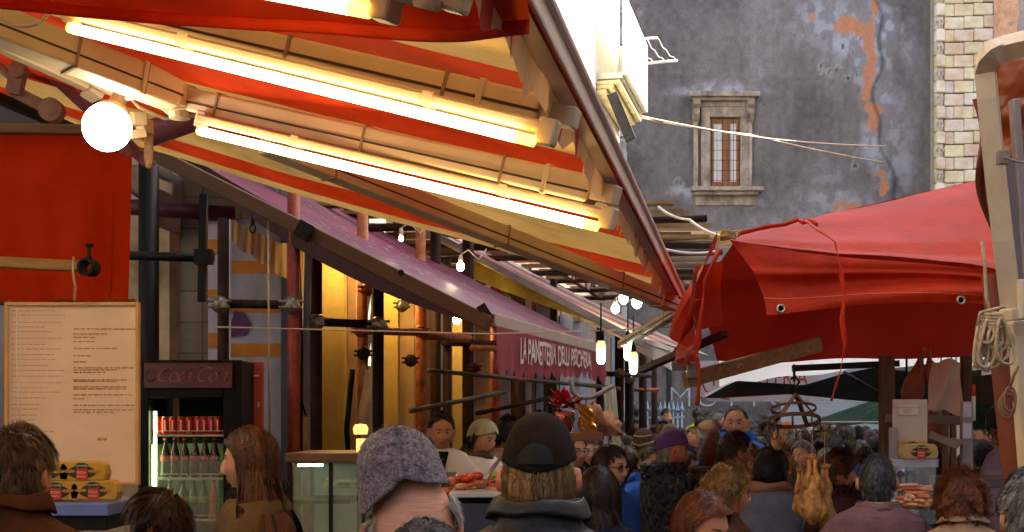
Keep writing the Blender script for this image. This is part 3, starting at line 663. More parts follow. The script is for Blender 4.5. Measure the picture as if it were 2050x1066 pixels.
def pval(U, V):
    b_ = [A_[i]*(1-U)+B_[i]*U for i in range(3)]
    sc = np.abs(np.sin(U*np.pi*14+.6*np.sin(U*9)))**.6
    drop = (.06+.16+.075*sc+.04*np.sin(U*5+1))*V
    fl = (.006*np.sin(U*70+2*np.sin(U*11))+.010*np.sin(U*27))*V
    return b_[0]+fl*.95+.03, b_[1]-fl*.3, b_[2]-.06-drop
m_ = MB(); m_.grid(pval, 260, 10)
VAL = mat('mauve_valance', (.30, .04, .06), .75, .25, 4, .1, 60, trans=.2, stretch=(8, 8, .6))
vo = obj('valance', m_, VAL, PA, smooth=True)
m_ = MB()
def ptxt(x, y):
    U = .16+.65*(x/1.0); V = .43-y*.0
    q = pval(np.array(U), np.array(max(0, .44-y*3.5)))
    return (float(q[0])+.012, float(q[1])-.01, float(q[2]))
V, F_ = textmesh('LA PANETTERIA DELLA PESCHERIA', 1.0, bold=.02)
xm, xM = V[:, 0].min(), V[:, 0].max(); ym, yM = V[:, 1].min(), V[:, 1].max()
m_.add([ptxt((v[0]-xm)/(xM-xm), (v[1])/(yM-ym)*.16) for v in V], F_); obj('lettering', m_, mat('cream_letters', (.75, .66, .6), .6, .1), vo)

# --- pink and white striped awning beyond
PW = thing('pink_striped_awning', 'pink and white striped awning seen edge-on beyond the purple one', 'awning', tuple(P(1200, 660, 13)))
PK = mat('pink_stripe', (.62, .2, .24), .6, .2, 4, .1, trans=.3); PWH = mat('white_stripe', (.74, .72, .74), .55, .1, 4, .1, trans=.3)
wf = quadf(P(770, 412, 12.5), P(840, 425, 15), P(1250, 668, 12.3), P(1420, 712, 14.6), lambda U, V: -.05*np.sin(np.pi*V)+0*U)
m_ = MB(); m_.grid(wf, 13, 40, mfn=lambda u, v: int(u*6) % 2); obj('canopy', m_, [PK, PWH], PW, smooth=True)
m_ = MB(); m_.beam(P(770, 420, 12.4), P(1290, 690, 12.1), .07, .07); m_.tube([P(765, 412, 12.4), P(850, 430, 15)], .07, 10); obj('frame', m_, mat('grey_frame', (.3, .27, .26), .4, .2), PW, bevel=.01)
m_ = MB()
m_.grid(lambda U, V: [q-(.22*(1-U)*V if i == 2 else 0) for i, q in enumerate(wf(0*U+.02, .35+.6*U))], 30, 4); obj('yellow_side_fringe', m_, mat('yellow_canvas', (.5, .37, .05), .8, .3, trans=.2), PW, smooth=True)
# tan awning undersides beyond
TA = thing('tan_striped_awning', 'tan awning with rust red stripes, underside showing above the three small bulbs', 'awning', tuple(P(1250, 690, 14)))
TN = mat('tan_canvas', (.36, .27, .17), .75, .2, 4, .1, trans=.3)
tf = quadf(P(960, 530, 14.5), P(1120, 560, 18), P(1250, 668, 12.9), P(1345, 702, 16), None)
def tf2(U, V):
    q = tf(U, V); return q[0], q[1], q[2]-.04*np.sin(V*3.14)
m_ = MB(); m_.grid(tf2, 15, 12, mfn=lambda u, v: 1 if .2 < u < .3 or .6 < u < .68 else 0); obj('canopy', m_, [TN, FAB_RED], TA, smooth=True)
m_ = MB(); m_.beam(P(1250, 668, 12.9), P(1345, 702, 16), .05, .06); m_.beam(P(1250, 675, 12.9), P(1000, 555, 14.5), .05, .05)
obj('frame', m_, WHITEP, TA)
m_ = MB(); m_.grid(quadf(P(1252, 672, 12.88), P(1345, 706, 15.95), P(1252, 690, 12.88), P(1345, 742, 15.95)), 4, 12); obj('white_flap', m_, PWH, TA, smooth=True)
# --- scaffold platform with planks
SP = thing('plank_platform', 'rough scaffold platform of split planks and laths above the far awnings', 'scaffold platform', tuple(P(1250, 520, 14)))
PLK = mat('rough_plank', (.30, .19, .1), .8, .5, 3, .4, 20, vcol=True)
m_ = MB(); rr = random.Random(4)
for k in range(34):
    y = 11.2+k*.21; xr = .25+.23*(y-11.2)+1.22+rr.uniform(-.1, .18); xl = -2.3+.2*(y-11.2)
    z = EH+1.93+rr.uniform(-.02, .03)+.03*(k % 3); cc = rr.uniform(.35, 1.15)
    gap = rr.random() < .25
    if gap: continue
    m_.box(((xl+xr)/2, y, z), (xr-xl, rr.uniform(.12, .19), .03), Matrix.Rotation(rr.uniform(-.05, .05), 3, 'Z'), 0, (cc, cc*.95, cc*.85))
obj('plank', m_, PLK, SP)['kind'] = 'stuff'
for xo in (.0, .7, 1.25):
    m_ = MB(); m_.beam((xo-.3, 11, EH+1.83), (xo+1.3, 18.3, EH+1.83), .07, .12); obj('joist', m_, OLDWOOD, SP)
for k in range(7):
    m_ = MB(); y = 11.4+k*1.1; m_.tube([(-2.3+.2*k, y, EH+1.72), (1.75+.25*k, y+.1, EH+1.76+rr.uniform(0, .1))], .035, 8); obj('putlog', m_, BROWNP, SP, smooth=True)
m_ = MB()
for k in range(22):
    y = 13.9+.04*k; x = 2.15+.035*k; m_.beam((x-1.1, y-.4, EH+1.98+.016*(k % 5)), (x+rr.uniform(-.05, .25), y+.15, EH+2.06+.018*(k % 6)), .06, .03)
obj('pale_lath', m_, mat('pale_lath', (.66, .5, .24), .75, .3, 4, .2), SP)['kind'] = 'stuff'
# little work lamps and bulbs
BLB = mat('warm_bulb', (1, .9, .6), .3, 0, 1, 0, emis=14, ecol=(1, .85, .5))
BLW = mat('white_bulb', (1, 1, 1), .3, 0, 1, 0, emis=4.5, ecol=(.80, 1, .93))
BLS = mat('strong_warm_bulb', (1, .8, .4), .3, 0, 1, 0, emis=65, ecol=(1, .66, .22))
def smallbulb(label, X, Y, d, r=.03, mm=None):
    t = thing('small_bulb', label, 'light bulb', tuple(P(X, Y, d)), group='small warm bulbs among the planks')
    m_ = MB(); m_.ell(P(X, Y, d), (r, r, r*1.25), None, 10, 8); obj('bulb', m_, mm or BLB, t, smooth=True)
    m_ = MB(); c_ = P(X, Y, d); m_.lathe([(.015, r), (.018, r+.03), (.012, r+.06)], c_, 8); m_.tube([c_+Vector((0, 0, r+.06)), c_+Vector((.06, 0, r+.1)), c_+Vector((.14, .05, r+.03)), c_+Vector((.2, .1, r+.12))], .005, 5); obj('holder', m_, CREAM, t, smooth=True)
BLB2 = None
for lb, X, Y, d, r_ in (('small bulb with looping cream wire just above the purple awning', 922, 534, 10, .03), ('tiny bulb on the dark bracket near the top of the purple awning', 803, 478, 9.6, .018),
                  ('tiny bulb at the upper left end of the plank platform row', 1262, 560, 13, .03), ('middle bright bulb under the right end of the platform', 1248, 598, 12.6, .045), ('bright bulb nearest the cream arm tip', 1275, 606, 12.8, .05), ('lowest bulb hanging under the platform end', 1232, 618, 12.4, .04), ('twin spotlight bulb under the striped canopy right end', 1300, 570, 13.2, .05)):
    smallbulb(lb, X, Y, d, r_)
def cfl(label, X, Y, d):
    t = thing('hanging_bulb', label, 'light bulb', tuple(P(X, Y, d)), group='three white hanging bulbs beyond the purple valance')
    c_ = P(X, Y, d)
    m_ = MB(); m_.lathe([(.0001, -.066), (.015, -.062), (.025, -.045), (.026, .018), (.024, .032)], c_, 14); obj('bulb', m_, BLW, t, smooth=True)
    m_ = MB(); m_.lathe([(.029, .024), (.029, .045), (.022, .07), (.018, .075)], c_, 14); obj('collar', m_, mat('amber_collar', (.75, .5, .3), .5, trans=.4), t, smooth=True)
    m_ = MB(); m_.lathe([(.018, .075), (.015, .11), (.006, .125), (.004, .3)], c_, 10); obj('socket', m_, BLACK, t, smooth=True)
smallbulb('warm shop lamp behind the brown awning arm over the first yellow pilaster', 686, 508, 10.45, .045, BLS)
smallbulb('warm shop lamp behind the brown awning arm over the second yellow pilaster', 792, 566, 11.3, .045, BLS)
smallbulb('warm shop lamp above the mustard wall behind the white-coated man', 915, 640, 12.7, .04, BLS)
cfl('left white bulb of three, hanging at the corner of the lettered valance', 1203, 708, 7.6)
cfl('upper right white bulb of three hanging beyond the lettered valance', 1257, 702, 8.2)
cfl('lowest white bulb of three hanging beyond the lettered valance', 1268, 729, 8.0)

# ================================================================ scaffolding
SG = 'scaffold uprights along the left facade'
def pole(label, X, d, Y0, Y1, r, mm, lean=0, name='scaffold_pole', grp=SG):
    m_ = MB(); a_, b_ = P(X, Y1, d), P(X+lean, Y0, d); m_.tube([a_, b_], r, 12)
    return tag(obj(name, m_, mm, smooth=True), label, 'scaffold pole', grp)
def clampo(label, X, Y, d, r=.05, mm=GALV):
    m_ = MB(); c_ = P(X, Y, d); m_.ell(c_, (r*1.25, r*1.2, r*1.25), None, 10, 7, noise=.12, ns=60); m_.box(c_+Vector((r*.9, -r, 0)), (r*.8, r, r*1.1)); m_.tube([c_+Vector((-r*1.6, -r*.8, r*.4)), c_+Vector((r*1.8, -r*.8, r*.4))], r*.22, 6); m_.tube([c_+Vector((-r*1.6, -r*.8, -r*.4)), c_+Vector((r*1.6, -r*.8, -r*.4))], r*.22, 6)
    return tag(obj('scaffold_clamp', m_, mm, auto=50), label, 'clamp', 'scaffold clamps')
GB = 5.0 # y px of foot
def foot(d): return HY+EH*F/d
for lb, X, d, Y0, r_, mm in (
        ('thick dark post in front of the tiled wall', 298, 9.3, 300, .075, BLACK), ('brown scaffold upright with a pale stripe left of the blue and orange board', 447, 9.2, 438, .042, BROWNP),
        ('bright red scaffold upright in front of the blue and orange board', 588, 9.0, 340, .046, RUSTRED),
        ('dark upright right beside the yellow pilaster, under the purple awning', 633, 9.5, 500, .045, BROWNP), ('dark grey upright with a knobbly clamp between two yellow pilasters', 757, 9.6, 540, .043, DARKMETAL),
        ('orange rust upright wrapped with plastic', 726, 10.4, 330, .045, ORANGEP), ('orange upright right of the second yellow pilaster', 842, 11.2, 360, .045, ORANGEP),
        ('brown upright with peeled paint in front of the doorway', 872, 11.6, 380, .048, BROWNP), ('dark upright before the mustard wall with red scribbles', 895, 12.0, 520, .04, BROWNP),
        ('brown upright behind the white-coated man', 937, 12.2, 400, .055, BROWNP), ('rust upright near the woman in the pale headscarf', 992, 12.6, 560, .05, RUSTRED), ('dark upright over the black cap', 1040, 13.2, 560, .06, BROWNP),
        ('thin dark upright in the gap below the valance', 1108, 14.2, 560, .04, DARKMETAL), ('dark upright left of the poinsettia', 1095, 14.2, 640, .04, DARKMETAL), ('slim upright under the left hanging bulb', 1202, 15.0, 640, .045, BROWNP),
        ('brown upright under the middle hanging bulb', 1240, 15.5, 650, .055, BROWNP), ('dark upright by the spiked fence', 1260, 16.5, 650, .06, DARKMETAL), ('brown upright before the spiked fence', 1287, 17.2, 650, .055, BROWNP), ('thin brown upright crossing the spiked fence', 1310, 18.2, 700, .045, BROWNP)):
    pole(lb, X, d, Y0, foot(d), r_, mm)
m_ = MB(); m_.tube([P(536, 440, 8.6), P(541, 950, 8.6)], .007, 6); tag(obj('cable', m_, CORD, smooth=True), 'vertical pale cord hanging in front of the blue board', 'cable')
m_ = MB(); m_.beam(P(618, 500, 9.3), P(610, 835, 9.3), .05, .05); tag(obj('blue_grey_bar', m_, mat('blue_grey_paint', (.19, .2, .26), .5, .2), bevel=.004), 'slanting blue grey square bar beside the red upright', 'bar')
m_ = MB(); m_.tube([P(598, 500, 9.25), P(604, 700, 9.25), P(603, 940, 9.25)], .012, 6); m_.tube([P(594, 700, 9.2), P(600, 790, 9.2), P(612, 832, 9.2)], .008, 5); tag(obj('cable', m_, BLACK, smooth=True), 'black cable dangling right of the red upright', 'cable')
m_ = MB(); m_.tube([P(706, 740, 9.9), P(694, 860, 9.9), P(698, 920, 9.9), P(710, 935, 9.9)], .022, 8); tag(obj('black_hose', m_, BLACK, smooth=True), 'black hose hanging on the pale pilaster edge left of the plastic-wrapped pole', 'hose')
def ledger(label, X0, Y0, d0, X1, Y1, d1, r, mm):
    m_ = MB(); m_.tube([P(X0, Y0, d0), P(X1, Y1, d1)], r, 10); return tag(obj('scaffold_ledger', m_, mm, smooth=True), label, 'scaffold tube', 'scaffold cross tubes')
ledger('dark cross tube running left to right over the tiled wall', 250, 512, 9.0, 428, 517, 9.0, .032, BLACK)
ledger('dark cross tube between two knobbly clamps on the blue board', 438, 608, 9.1, 590, 611, 9.0, .032, BROWNP)
ledger('dark cross tube between the pilasters with clamps at both ends', 636, 645, 9.45, 762, 650, 9.5, .032, DARKMETAL)
ledger('mustard cross tube beside the dark ledger clamp', 722, 662, 10.3, 850, 666, 11.0, .034, ORANGEP)
ledger('second mustard cross tube further along the facade', 848, 673, 11.0, 940, 677, 12, .034, ORANGEP)
ledger('brown cross tube under the mustard one', 888, 686, 11.9, 1010, 690, 12.6, .034, BROWNP)
ledger('orange cross tube ending behind the valance', 945, 697, 12.1, 1010, 699, 12.6, .03, ORANGEP)
ledger('greenish rail sloping down behind the valance', 858, 742, 11.0, 1240, 778, 13.5, .02, mat('green_grey_rail', (.12, .13, .1), .5, .3))
ledger('lower greenish rail rising to the right', 822, 823, 10.8, 1010, 785, 12.0, .022, _m['green_grey_rail'])
ledger('low dark rail above the white-coated woman', 955, 828, 12.0, 1110, 795, 12.8, .022, BROWNP)
ledger('dark cross tube behind the hanging bulbs', 1195, 748, 15, 1300, 753, 17, .03, DARKMETAL)
ledger('thin cross tube with pale couplers before the spiked fence', 1262, 781, 16.8, 1318, 781, 17.6, .025, RUSTRED)
ledger('maroon rail across the upper tiled wall', 262, 415, 9.6, 470, 430, 9.8, .06, mat('maroon_beam', (.09, .015, .02), .5, .3))
for lb, X, Y, d in (('clamp at the left end of the blue board ledger', 440, 610, 9.05), ('clamp on the bright red upright', 583, 611, 8.95), ('clamp at the left of the pilaster ledger', 634, 645, 9.4), ('clamp on the dark grey upright between pilasters', 757, 650, 9.5)):
    clampo(lb, X, Y, d)
for lb, X, Y, d, mm in (('orange clamp pair high on the rust upright', 735, 580, 10.3, ORANGEP), ('clamp low on the plastic-wrapped upright', 728, 708, 10.3, BROWNP), ('orange clamp at the mustard ledger left end', 722, 662, 10.25, ORANGEP), ('orange clamp at the mustard ledger right end', 842, 664, 11.0, ORANGEP), ('pale clamp on the second yellow pilaster', 805, 612, 10.8, GALV),
                        ('small clamp with a plate in the dark doorway', 822, 722, 11, BROWNP), ('clamp behind the valance left edge', 948, 738, 12, BROWNP), ('clamp under the left hanging bulb', 1203, 748, 15, GALV), ('clamp under the right hanging bulbs', 1240, 747, 15.3, GALV), ('clamp on the slim upright near the fence', 1259, 760, 16.2, GALV)):
    clampo(lb, X, Y, d, .045, mm)
m_ = MB(); m_.beam(P(408, 390, 8.8), P(404, 605, 8.8), .05, .05); m_.box(P(408, 515, 8.8), (.12, .08, .1)); tag(obj('hanging_steel_bar', m_, BLACK), 'black steel bar hanging in front of the tiled wall with a cross joint', 'bar')
# plastic sheet on pole
PLS = mat('clear_plastic_sheet', (.72, .6, .5), .25, .2, 5, .4, 12, trans=.3, alpha=.75)
m_ = MB(); m_.grid(lambda U, V: (P(722, 700, 10.3).x+.12*U+.02*np.sin(V*9), 10.25+.05*np.sin(U*6+V*5), P(0, 735, 10.3).z-.75*V+.03*np.sin(U*9)), 12, 20)
tag(obj('plastic_wrapping', m_, PLS, None, smooth=True), 'crumpled clear plastic wrapped on the orange upright', 'plastic')
# ================================================================ panels behind left stalls
DT = mat('dim_white_tiles', (.22, .17, .13), .3, .2, 3, .05, pattern=brickpat(.31, .25, .008, (.35, .3, .28), off=.0))
m_ = MB(); m_.box((P(345, 0, 10.3).x, 10.3, 1.9), (1.9, .1, 3.8)); tag(obj('tiled_wall', m_, DT), 'dim wall of square white tiles behind the drinks fridge', 'wall')
BW = mat('blue_white_board', (.48, .54, .74), .45, .35, 4, .1, 20, stretch=(1, 1, .4))
ORB = mat('orange_band', (.75, .3, .03), .5, .15); 
BD = thing('blue_banded_board', 'tall blue board with orange bands behind the red upright', 'board', tuple(P(520, 1000, 10)))
def pb(m__, X0, X1, Y0, Y1, d, th=.02): a_, b_ = P(X0, Y1, d), P(X1, Y0, d); m__.box((a_+b_)/2, (b_.x-a_.x, th, b_.z-a_.z))
m_ = MB(); pb(m_, 457, 606, 440, 1090, 9.9); obj('panel', m_, BW, BD)
m_ = MB(); 
for a_, b_ in ((522, 548), (617, 626), (688, 714)): pb(m_, 458, 606, a_, b_, 9.885, .006)
obj('orange_band', m_, ORB, BD)
m_ = MB(); m_.prism([(0, 0), (.12, .02), (.16, .1), (.1, .19), (.03, .2), (0, .1)], .005, Matrix.Translation(P(462, 675, 9.87))@Matrix.Rotation(math.pi/2, 4, 'X')); obj('violet_blot', m_, mat('violet_ink', (.13, .05, .22)), BD)
m_ = MB(); pb(m_, 563, 582, 440, 1090, 9.8, .03); obj('blue_post', m_, mat('slate_blue', (.1, .13, .22), .5), BD)
BD2 = thing('white_banded_jamb', 'narrow white jamb with orange squares left of the brown upright', 'board', tuple(P(430, 1000, 9.8)))
m_ = MB(); pb(m_, 417, 438, 440, 1090, 9.8); pb(m_, 459, 462, 440, 1090, 9.1, .02); obj('panel', m_, mat('lilac_white', (.62, .62, .8), .4, .1), BD2)
m_ = MB()
for a_, b_ in ((480, 508), (580, 594), (667, 695)): pb(m_, 417.3, 437.7, a_, b_, 9.78, .02)
obj('orange_square', m_, ORB, BD2)
# yellow-white striped hanging cloth
m_ = MB()
m_.grid(lambda U, V: (lerp(P(462, 0, 9.6).x, P(628, 0, 9.6).x, U), 9.6-.06*V+.02*np.sin(U*40)*V, EH+(850-440-U*75)/F*9.6-V*(.17+.14*U)+.01*np.sin(U*30)), 140, 8, mfn=lambda u, v: int(u*24) % 2)
tag(obj('striped_cloth', m_, [mat('orange_stripe_cloth', (.8, .42, .06), .7, .1, trans=.4), mat('white_stripe_cloth', (.85, .75, .6), .7, .1, trans=.4)], None, smooth=True), 'small yellow and white striped cloth under the purple awning arm', 'cloth')
m_ = MB(); m_.tube([P(506, 430, 8.5), P(506, 450, 8.5)], .012, 8); m_.tube([P(506, 450, 8.5)+Vector((.018*math.sin(t), 0, -.028-.03*math.cos(t)*-1)) for t in np.linspace(0, 6.28, 14)], .006, 6)
tag(obj('hook', m_, BLACK, smooth=True), 'small black eye hook hanging from the brown awning arm', 'hook')
# ================================================================ left stall
RTS = mat('red_curtain', (.66, .045, .003), .85, .15, 3, .1, 200, trans=.45, spec=.15)
m_ = MB()
def curt(U, V):
    a_, b_ = P(-120, 0, 6.1), P(266, 0, 6.1); x = a_.x+(b_.x-a_.x)*U-.02*V*(U > .9)
    f = .03*np.sin(U*9+1.5*V)*V+.05*np.exp(-((U-.55-.35*V)/.10)**2)*np.clip(V, 0, 1)+.02*np.sin(U*25+V*2)*V
    return x, 6.1-f, P(0, 262, 6.1).z-(P(0, 262, 6.1).z-P(0, 603, 6.1).z)*V+.006*np.sin(U*22)*V
m_.grid(curt, 90, 30)
tag(obj('red_curtain', m_, RTS, smooth=True), 'red cloth curtain hanging under the globe lamp at the left edge', 'curtain')
m_ = MB(); m_.beam(P(-150, 256, 6.05), P(268, 262, 6.05), .05, .045)
tag(obj('curtain_beam', m_, mat('worn_brown_beam', (.19, .12, .07), .6, .3, 5, .2, stretch=(1, 8, 8)), bevel=.005), 'worn brown beam along the top of the red curtain', 'beam')
# shelf of gold edge under curtain
m_ = MB(); m_.beam(P(-150, 604, 6.3), P(270, 606, 6.3), .05, .03)
for k in range(12): m_.ell(P(-20+k*22, 607, 6.25), (.02, .02, .012), None, 8, 5)
tag(obj('lower_rail', m_, mat('brassy_rail', (.25, .17, .09), .4, .4, 20, .1, metal=.3), smooth=True), 'brassy knobbly rail under the lower hem of the red curtain', 'rail')
# horizontal pole with round clamp and hook
HP = thing('support_pole', 'wooden pole ending in an open round black clamp in front of the red curtain', 'pole', tuple(P(80, 530, 5.2)))
m_ = MB(); m_.beam(P(-150, 518, 5.25), P(162, 534, 5.2), .045, .045); obj('pole', m_, mat('varnished_pole', (.36, .21, .06), .45, .3, 4, .1, stretch=(1, 8, 8)), HP, bevel=.008)
m_ = MB(); c_ = P(178, 536, 5.15); R_ = Matrix.Rotation(math.pi/2, 3, 'X')@Matrix.Rotation(-.25, 3, 'Y')
pr = [(.026, -.03), (.036, -.03), (.036, .03), (.026, .03), (.026, -.03)]; m_.lathe(pr, c_, 20, R_)
obj('ring_clamp', m_, BLACK, HP, auto=40)
m_ = MB(); m_.tube([c_+Vector((0, 0, .035)), c_+Vector((0, 0, .085))], .007, 8); m_.lathe([(.018, 0), (.018, .012)], c_+Vector((0, 0, .082)), 6); m_.lathe([(.012, 0), (.012, .01)], c_+Vector((0, 0, .035)), 6); obj('bolt', m_, BLACK, HP)
m_ = MB(); m_.tube([P(147, 522, 5.15), P(146, 545, 5.12), P(151, 575, 5.14), P(149, 604, 5.15)], .005, 6); m_.tube([P(147, 522, 5.15), P(147, 516, 5.2), P(148, 522, 5.26)], .005, 6)
tag(obj('wire_hook', m_, CORD, smooth=True), 'bent wire hook from the wooden pole holding the menu board', 'hook')
# menu board
MBD = thing('menu_board', 'pale framed menu board covered with lines of handwriting in yellow and brown', 'menu board', tuple(P(146, 970, 5.2)))
bd = 5.2
def mbp(X, Y): return P(X, Y, bd)
m_ = MB(); pb(m_, 17, 275, 612, 966, bd, .012); obj('panel', m_, mat('menu_paper', (.93, .70, .48), .45, .08, 4, .1, 12), MBD)
m_ = MB()
for X0, X1, Y0, Y1 in ((11, 18, 606, 972), (273, 280, 606, 972)): pb(m_, X0, X1, Y0, Y1, bd-.008, .03)
for X0, X1, Y0, Y1 in ((18.2, 272.8, 606, 613), (18.2, 272.8, 965, 972)): pb(m_, X0, X1, Y0, Y1, bd-.008, .03)
obj('frame', m_, mat('frame_wood', (.70, .42, .17), .5, .15, 6, .1), MBD, bevel=.003)
rr = random.Random(12)
ml, my = MB(), MB()
def squig(mb_, X0, X1, Y, amp, wd):
    n_ = int((X1-X0)/1.1); x = X0
    while x < X1:
        L_ = rr.uniform(4, 13); 
        pts = [(x+L_*t, Y+amp*math.sin(t*L_*2.1+Y)+amp*.5*math.sin(t*L_*3.7)) for t in np.linspace(0, 1, max(4, int(L_)))]
        V = []; 
        for q in pts: a_ = P(q[0], q[1]-wd, bd-.0085); b_ = P(q[0], q[1]+wd, bd-.0085); V += [a_, b_]
        mb_.add([tuple(v) for v in V], [(2*i, 2*i+1, 2*i+3, 2*i+2) for i in range(len(pts)-1)])
        x += L_+rr.uniform(1.5, 3)
for k, Y in enumerate(range(622, 915, 11)):
    e = 130 if k < 14 else rr.uniform(70, 145)
    squig(my if k in (9, 13, 14) else ml, 22, min(e*rr.uniform(.65, 1.0), 140), Y+rr.uniform(-2, 2), .9, .45)
for Y, X1 in ((659, 270), (669, 215), (676, 180), (684, 185), (698, 235), (713, 180), (725, 170), (737, 262), (741, 225), (746, 210), (761, 255), (764, 230), (775, 252), (779, 248), (791, 262), (799, 165), (812, 265), (821, 262), (826, 225)):
    squig(my, 147, X1, Y, .9, 1.1)
squig(my, 195, 216, 880, 2.2, 2.5)
obj('brown_writing', ml, mat('brown_ink', (.22, .10, .04), .7), MBD); obj('yellow_writing', my, mat('yellow_ink', (.42, .26, .02), .7), MBD)
m_ = MB()
def film(U, V): # glossy plastic film with ripples
    X = 20+252*U; Y = 615+350*V; x = (X-CX)/F*bd; z = EH+(HY-Y)/F*bd
    r_ = .006*np.sin(U*7+V*13)+.006*fbm(U*4, V*5, 2)+.012*np.exp(-((V-.07-.06*np.sin(U*3.14))/.03)**2)+.01*np.exp(-((U-.49)/.012)**2)*(V > .1)*(V < .55)+.01*np.exp(-((U-.09-.05*V)/.012)**2)
    return x, bd-.022-r_, z
m_.grid(film, 60, 70); obj('plastic_film', m_, mat('plastic_film', (1, 1, 1), .12, 0, 1, 0, alpha=.09, spec=1), MBD, smooth=True)
m_ = MB(); m_.tube([P(34, 618, 5.14)+Vector((0, 0, 0)), P(33, 720, 5.15), P(38, 780, 5.15), P(41, 850, 5.15)], .0025, 5); tag(obj('cable', m_, WHITEP, smooth=True), 'thin shiny pale cord running down the left side of the menu board', 'cable')
# food packets
def packet(label, X, Y, d, ry=0, base=(.75, .45, .04), grp='yellow food packets stacked on the left display case', s=1.0):
    t = thing('food_packet', label, 'packet', tuple(P(X, Y, d)), ry, grp)
    W_, H_, T_ = .165*s, .072*s, .07*s
    c_ = P(X, Y, d)
    R4 = Matrix.Translation(c_)@Matrix.Rotation(ry, 4, 'Z')@Matrix.Rotation(math.pi/2, 4, 'X')
    pr = [(-W_/2, -H_/2), (W_/2, -H_/2), (W_*.54, -H_*.1), (W_*.5, H_*.3), (W_*.42, H_/2), (-W_*.42, H_/2), (-W_*.5, H_*.3), (-W_*.54, -H_*.1)]
    m__ = MB(); m__.prism(pr, T_, R4@Matrix.Translation((0, 0, -T_/2))); obj('sleeve', m__, mat('packet_yellow'+str(base), tuple(q*.8 for q in base), .5, .15), t, bevel=.006*s)
    def pf_(mb, poly, z, mi=0): mb.prism(poly, .0012, R4@Matrix.Translation((0, 0, T_/2+z)), mi)
    el = lambda cx, cy, rx, ry_, n_=20: [(cx+rx*math.cos(q), cy+ry_*math.sin(q)) for q in np.linspace(0, 2*math.pi, n_, endpoint=False)]
    m__ = MB(); pf_(m__, el(0, -.004*s, .052*s, .024*s), .0003); obj('dark_band', m__, mat('packet_dark', (.03, .025, .02), .4), t)
    m__ = MB(); pf_(m__, el(-.045*s, .0*s, .022*s, .006*s), .0018); obj('food_picture', m__, mat('packet_ochre', (.5, .25, .02), .4), t); m__ = MB(); pf_(m__, el(.045*s, 0*s, .022*s, .006*s), .0018); obj('food_picture', m__, mat('packet_ochre', (.5, .25, .02), .4), t)
    m__ = MB(); pf_(m__, [(-.02*s, -.033*s), (.024*s, -.033*s), (.02*s, .012*s), (-.018*s, .012*s)], .002); obj('red_panel', m__, mat('packet_red', (.6, .04, .01), .4), t)
    m__ = MB(); pf_(m__, el(0, .02*s, .026*s, .011*s), .0032); obj('logo', m__, mat('packet_green', (.01, .05, .02), .3), t)
    m__ = MB(); text_on(m__, 'Carretilla', .012*s, lambda x, y: tuple(R4@Vector((x, .02*s+y, T_/2+.0052)))); text_on(m__, 'PIZZA', .0125*s, lambda x, y: tuple(R4@Vector((x, -.006*s+y, T_/2+.004)))); text_on(m__, 'SNACK', .010*s, lambda x, y: tuple(R4@Vector((x, -.02*s+y, T_/2+.004)))); obj('lettering', m__, mat('packet_cream', (.9, .8, .6), .4), t)
    return t
dk = 4.7
for lb, X, Y in (('top left yellow packet, half hidden, on the left display case', 98, 944), ('top right yellow packet of the stack on the left display case', 170, 943), ('lower left yellow packet of the stack behind the short-haired man', 118, 982), ('lower right yellow packet of the stack beside the menu board corner', 193, 981)):
    packet(lb, X, Y, dk)
# blue topped display case
CS = thing('blue_topped_case', 'display case with a blue lit top carrying the yellow packets', 'display case', tuple(P(150, 1040, 4.7)))
m_ = MB(); a_, b_ = P(-80, 1003, 4.75), P(252, 1003, 4.75)
m_.box(((a_.x+b_.x)/2, 4.75, a_.z-.02), (b_.x-a_.x, .42, .045)); obj('top', m_, mat('blue_laminate', (.16, .25, .7), .25, .1), CS, bevel=.005)
m_ = MB(); m_.box(((a_.x+b_.x)/2, 4.75, a_.z-.07), (b_.x-a_.x-.02, .38, .05)); m_.box(((a_.x+b_.x)/2, 4.8, .4), (b_.x-a_.x-.05, .34, .8)); obj('body', m_, DARKMETAL, CS, bevel=.004)
m_ = MB(); m_.grid(lambda U, V: (lerp(a_.x, b_.x, U), 4.54-.03*np.sin(U*9)*.2, a_.z-.1-.12*V+.008*np.sin(U*23+V*7)), 40, 8); obj('foil_lining', m_, mat('crumpled_foil', (.5, .35, .3), .25, .3, 9, .6, 15, metal=.8), CS, smooth=True)
# ---------------- drinks fridge
FR = thing('drinks_fridge', 'black glass-door drinks fridge with a red header sign, full of cans and bottles', 'fridge', (P(385, 0, 8.2).x, 8.5, 0))
fd = 8.2
fx0, fx1, fz1 = P(285, 0, fd).x, P(484, 0, fd).x, P(0, 721, fd).z
FB = mat('fridge_black', (.005, .0045, .005), .5, .2, 9, .02, spec=.2)
m_ = MB(); fw = fx1-fx0
m_.box((fx0+.02, fd+.3, fz1/2), (.04, .6, fz1)); m_.box((fx1-.06, fd+.3, fz1/2), (.12, .6, fz1)); m_.box(((fx0+fx1)/2, fd+.59, fz1/2), (fw-.17, .02, fz1)); m_.box(((fx0+fx1)/2-.04, fd+.3, fz1-.01), (fw-.16, .6, .02)); m_.box(((fx0+fx1)/2-.04, fd+.3, .1), (fw-.16, .6, .2))
m_.box(((fx0+fx1)/2-.04, fd+.02, P(0, 786, fd).z), (fw-.16, .05, .07))
obj('body', m_, FB, FR, bevel=.006)
m_ = MB(); pb(m_, 289, 466, 727, 778, fd-.012, .03); obj('sign_panel', m_, mat('dark_red_sign', (.10, .006, .006), .3, .25, 5, 0, spec=.7), FR, bevel=.004)
m_ = MB(); cs = P(381, 752, fd-.029)
text_on(m_, 'Coca Cola', .14, lambda x, y: (cs.x+x*.86, cs.y, cs.z+y*1.0), shear=.45, bold=-.004, space=.88)
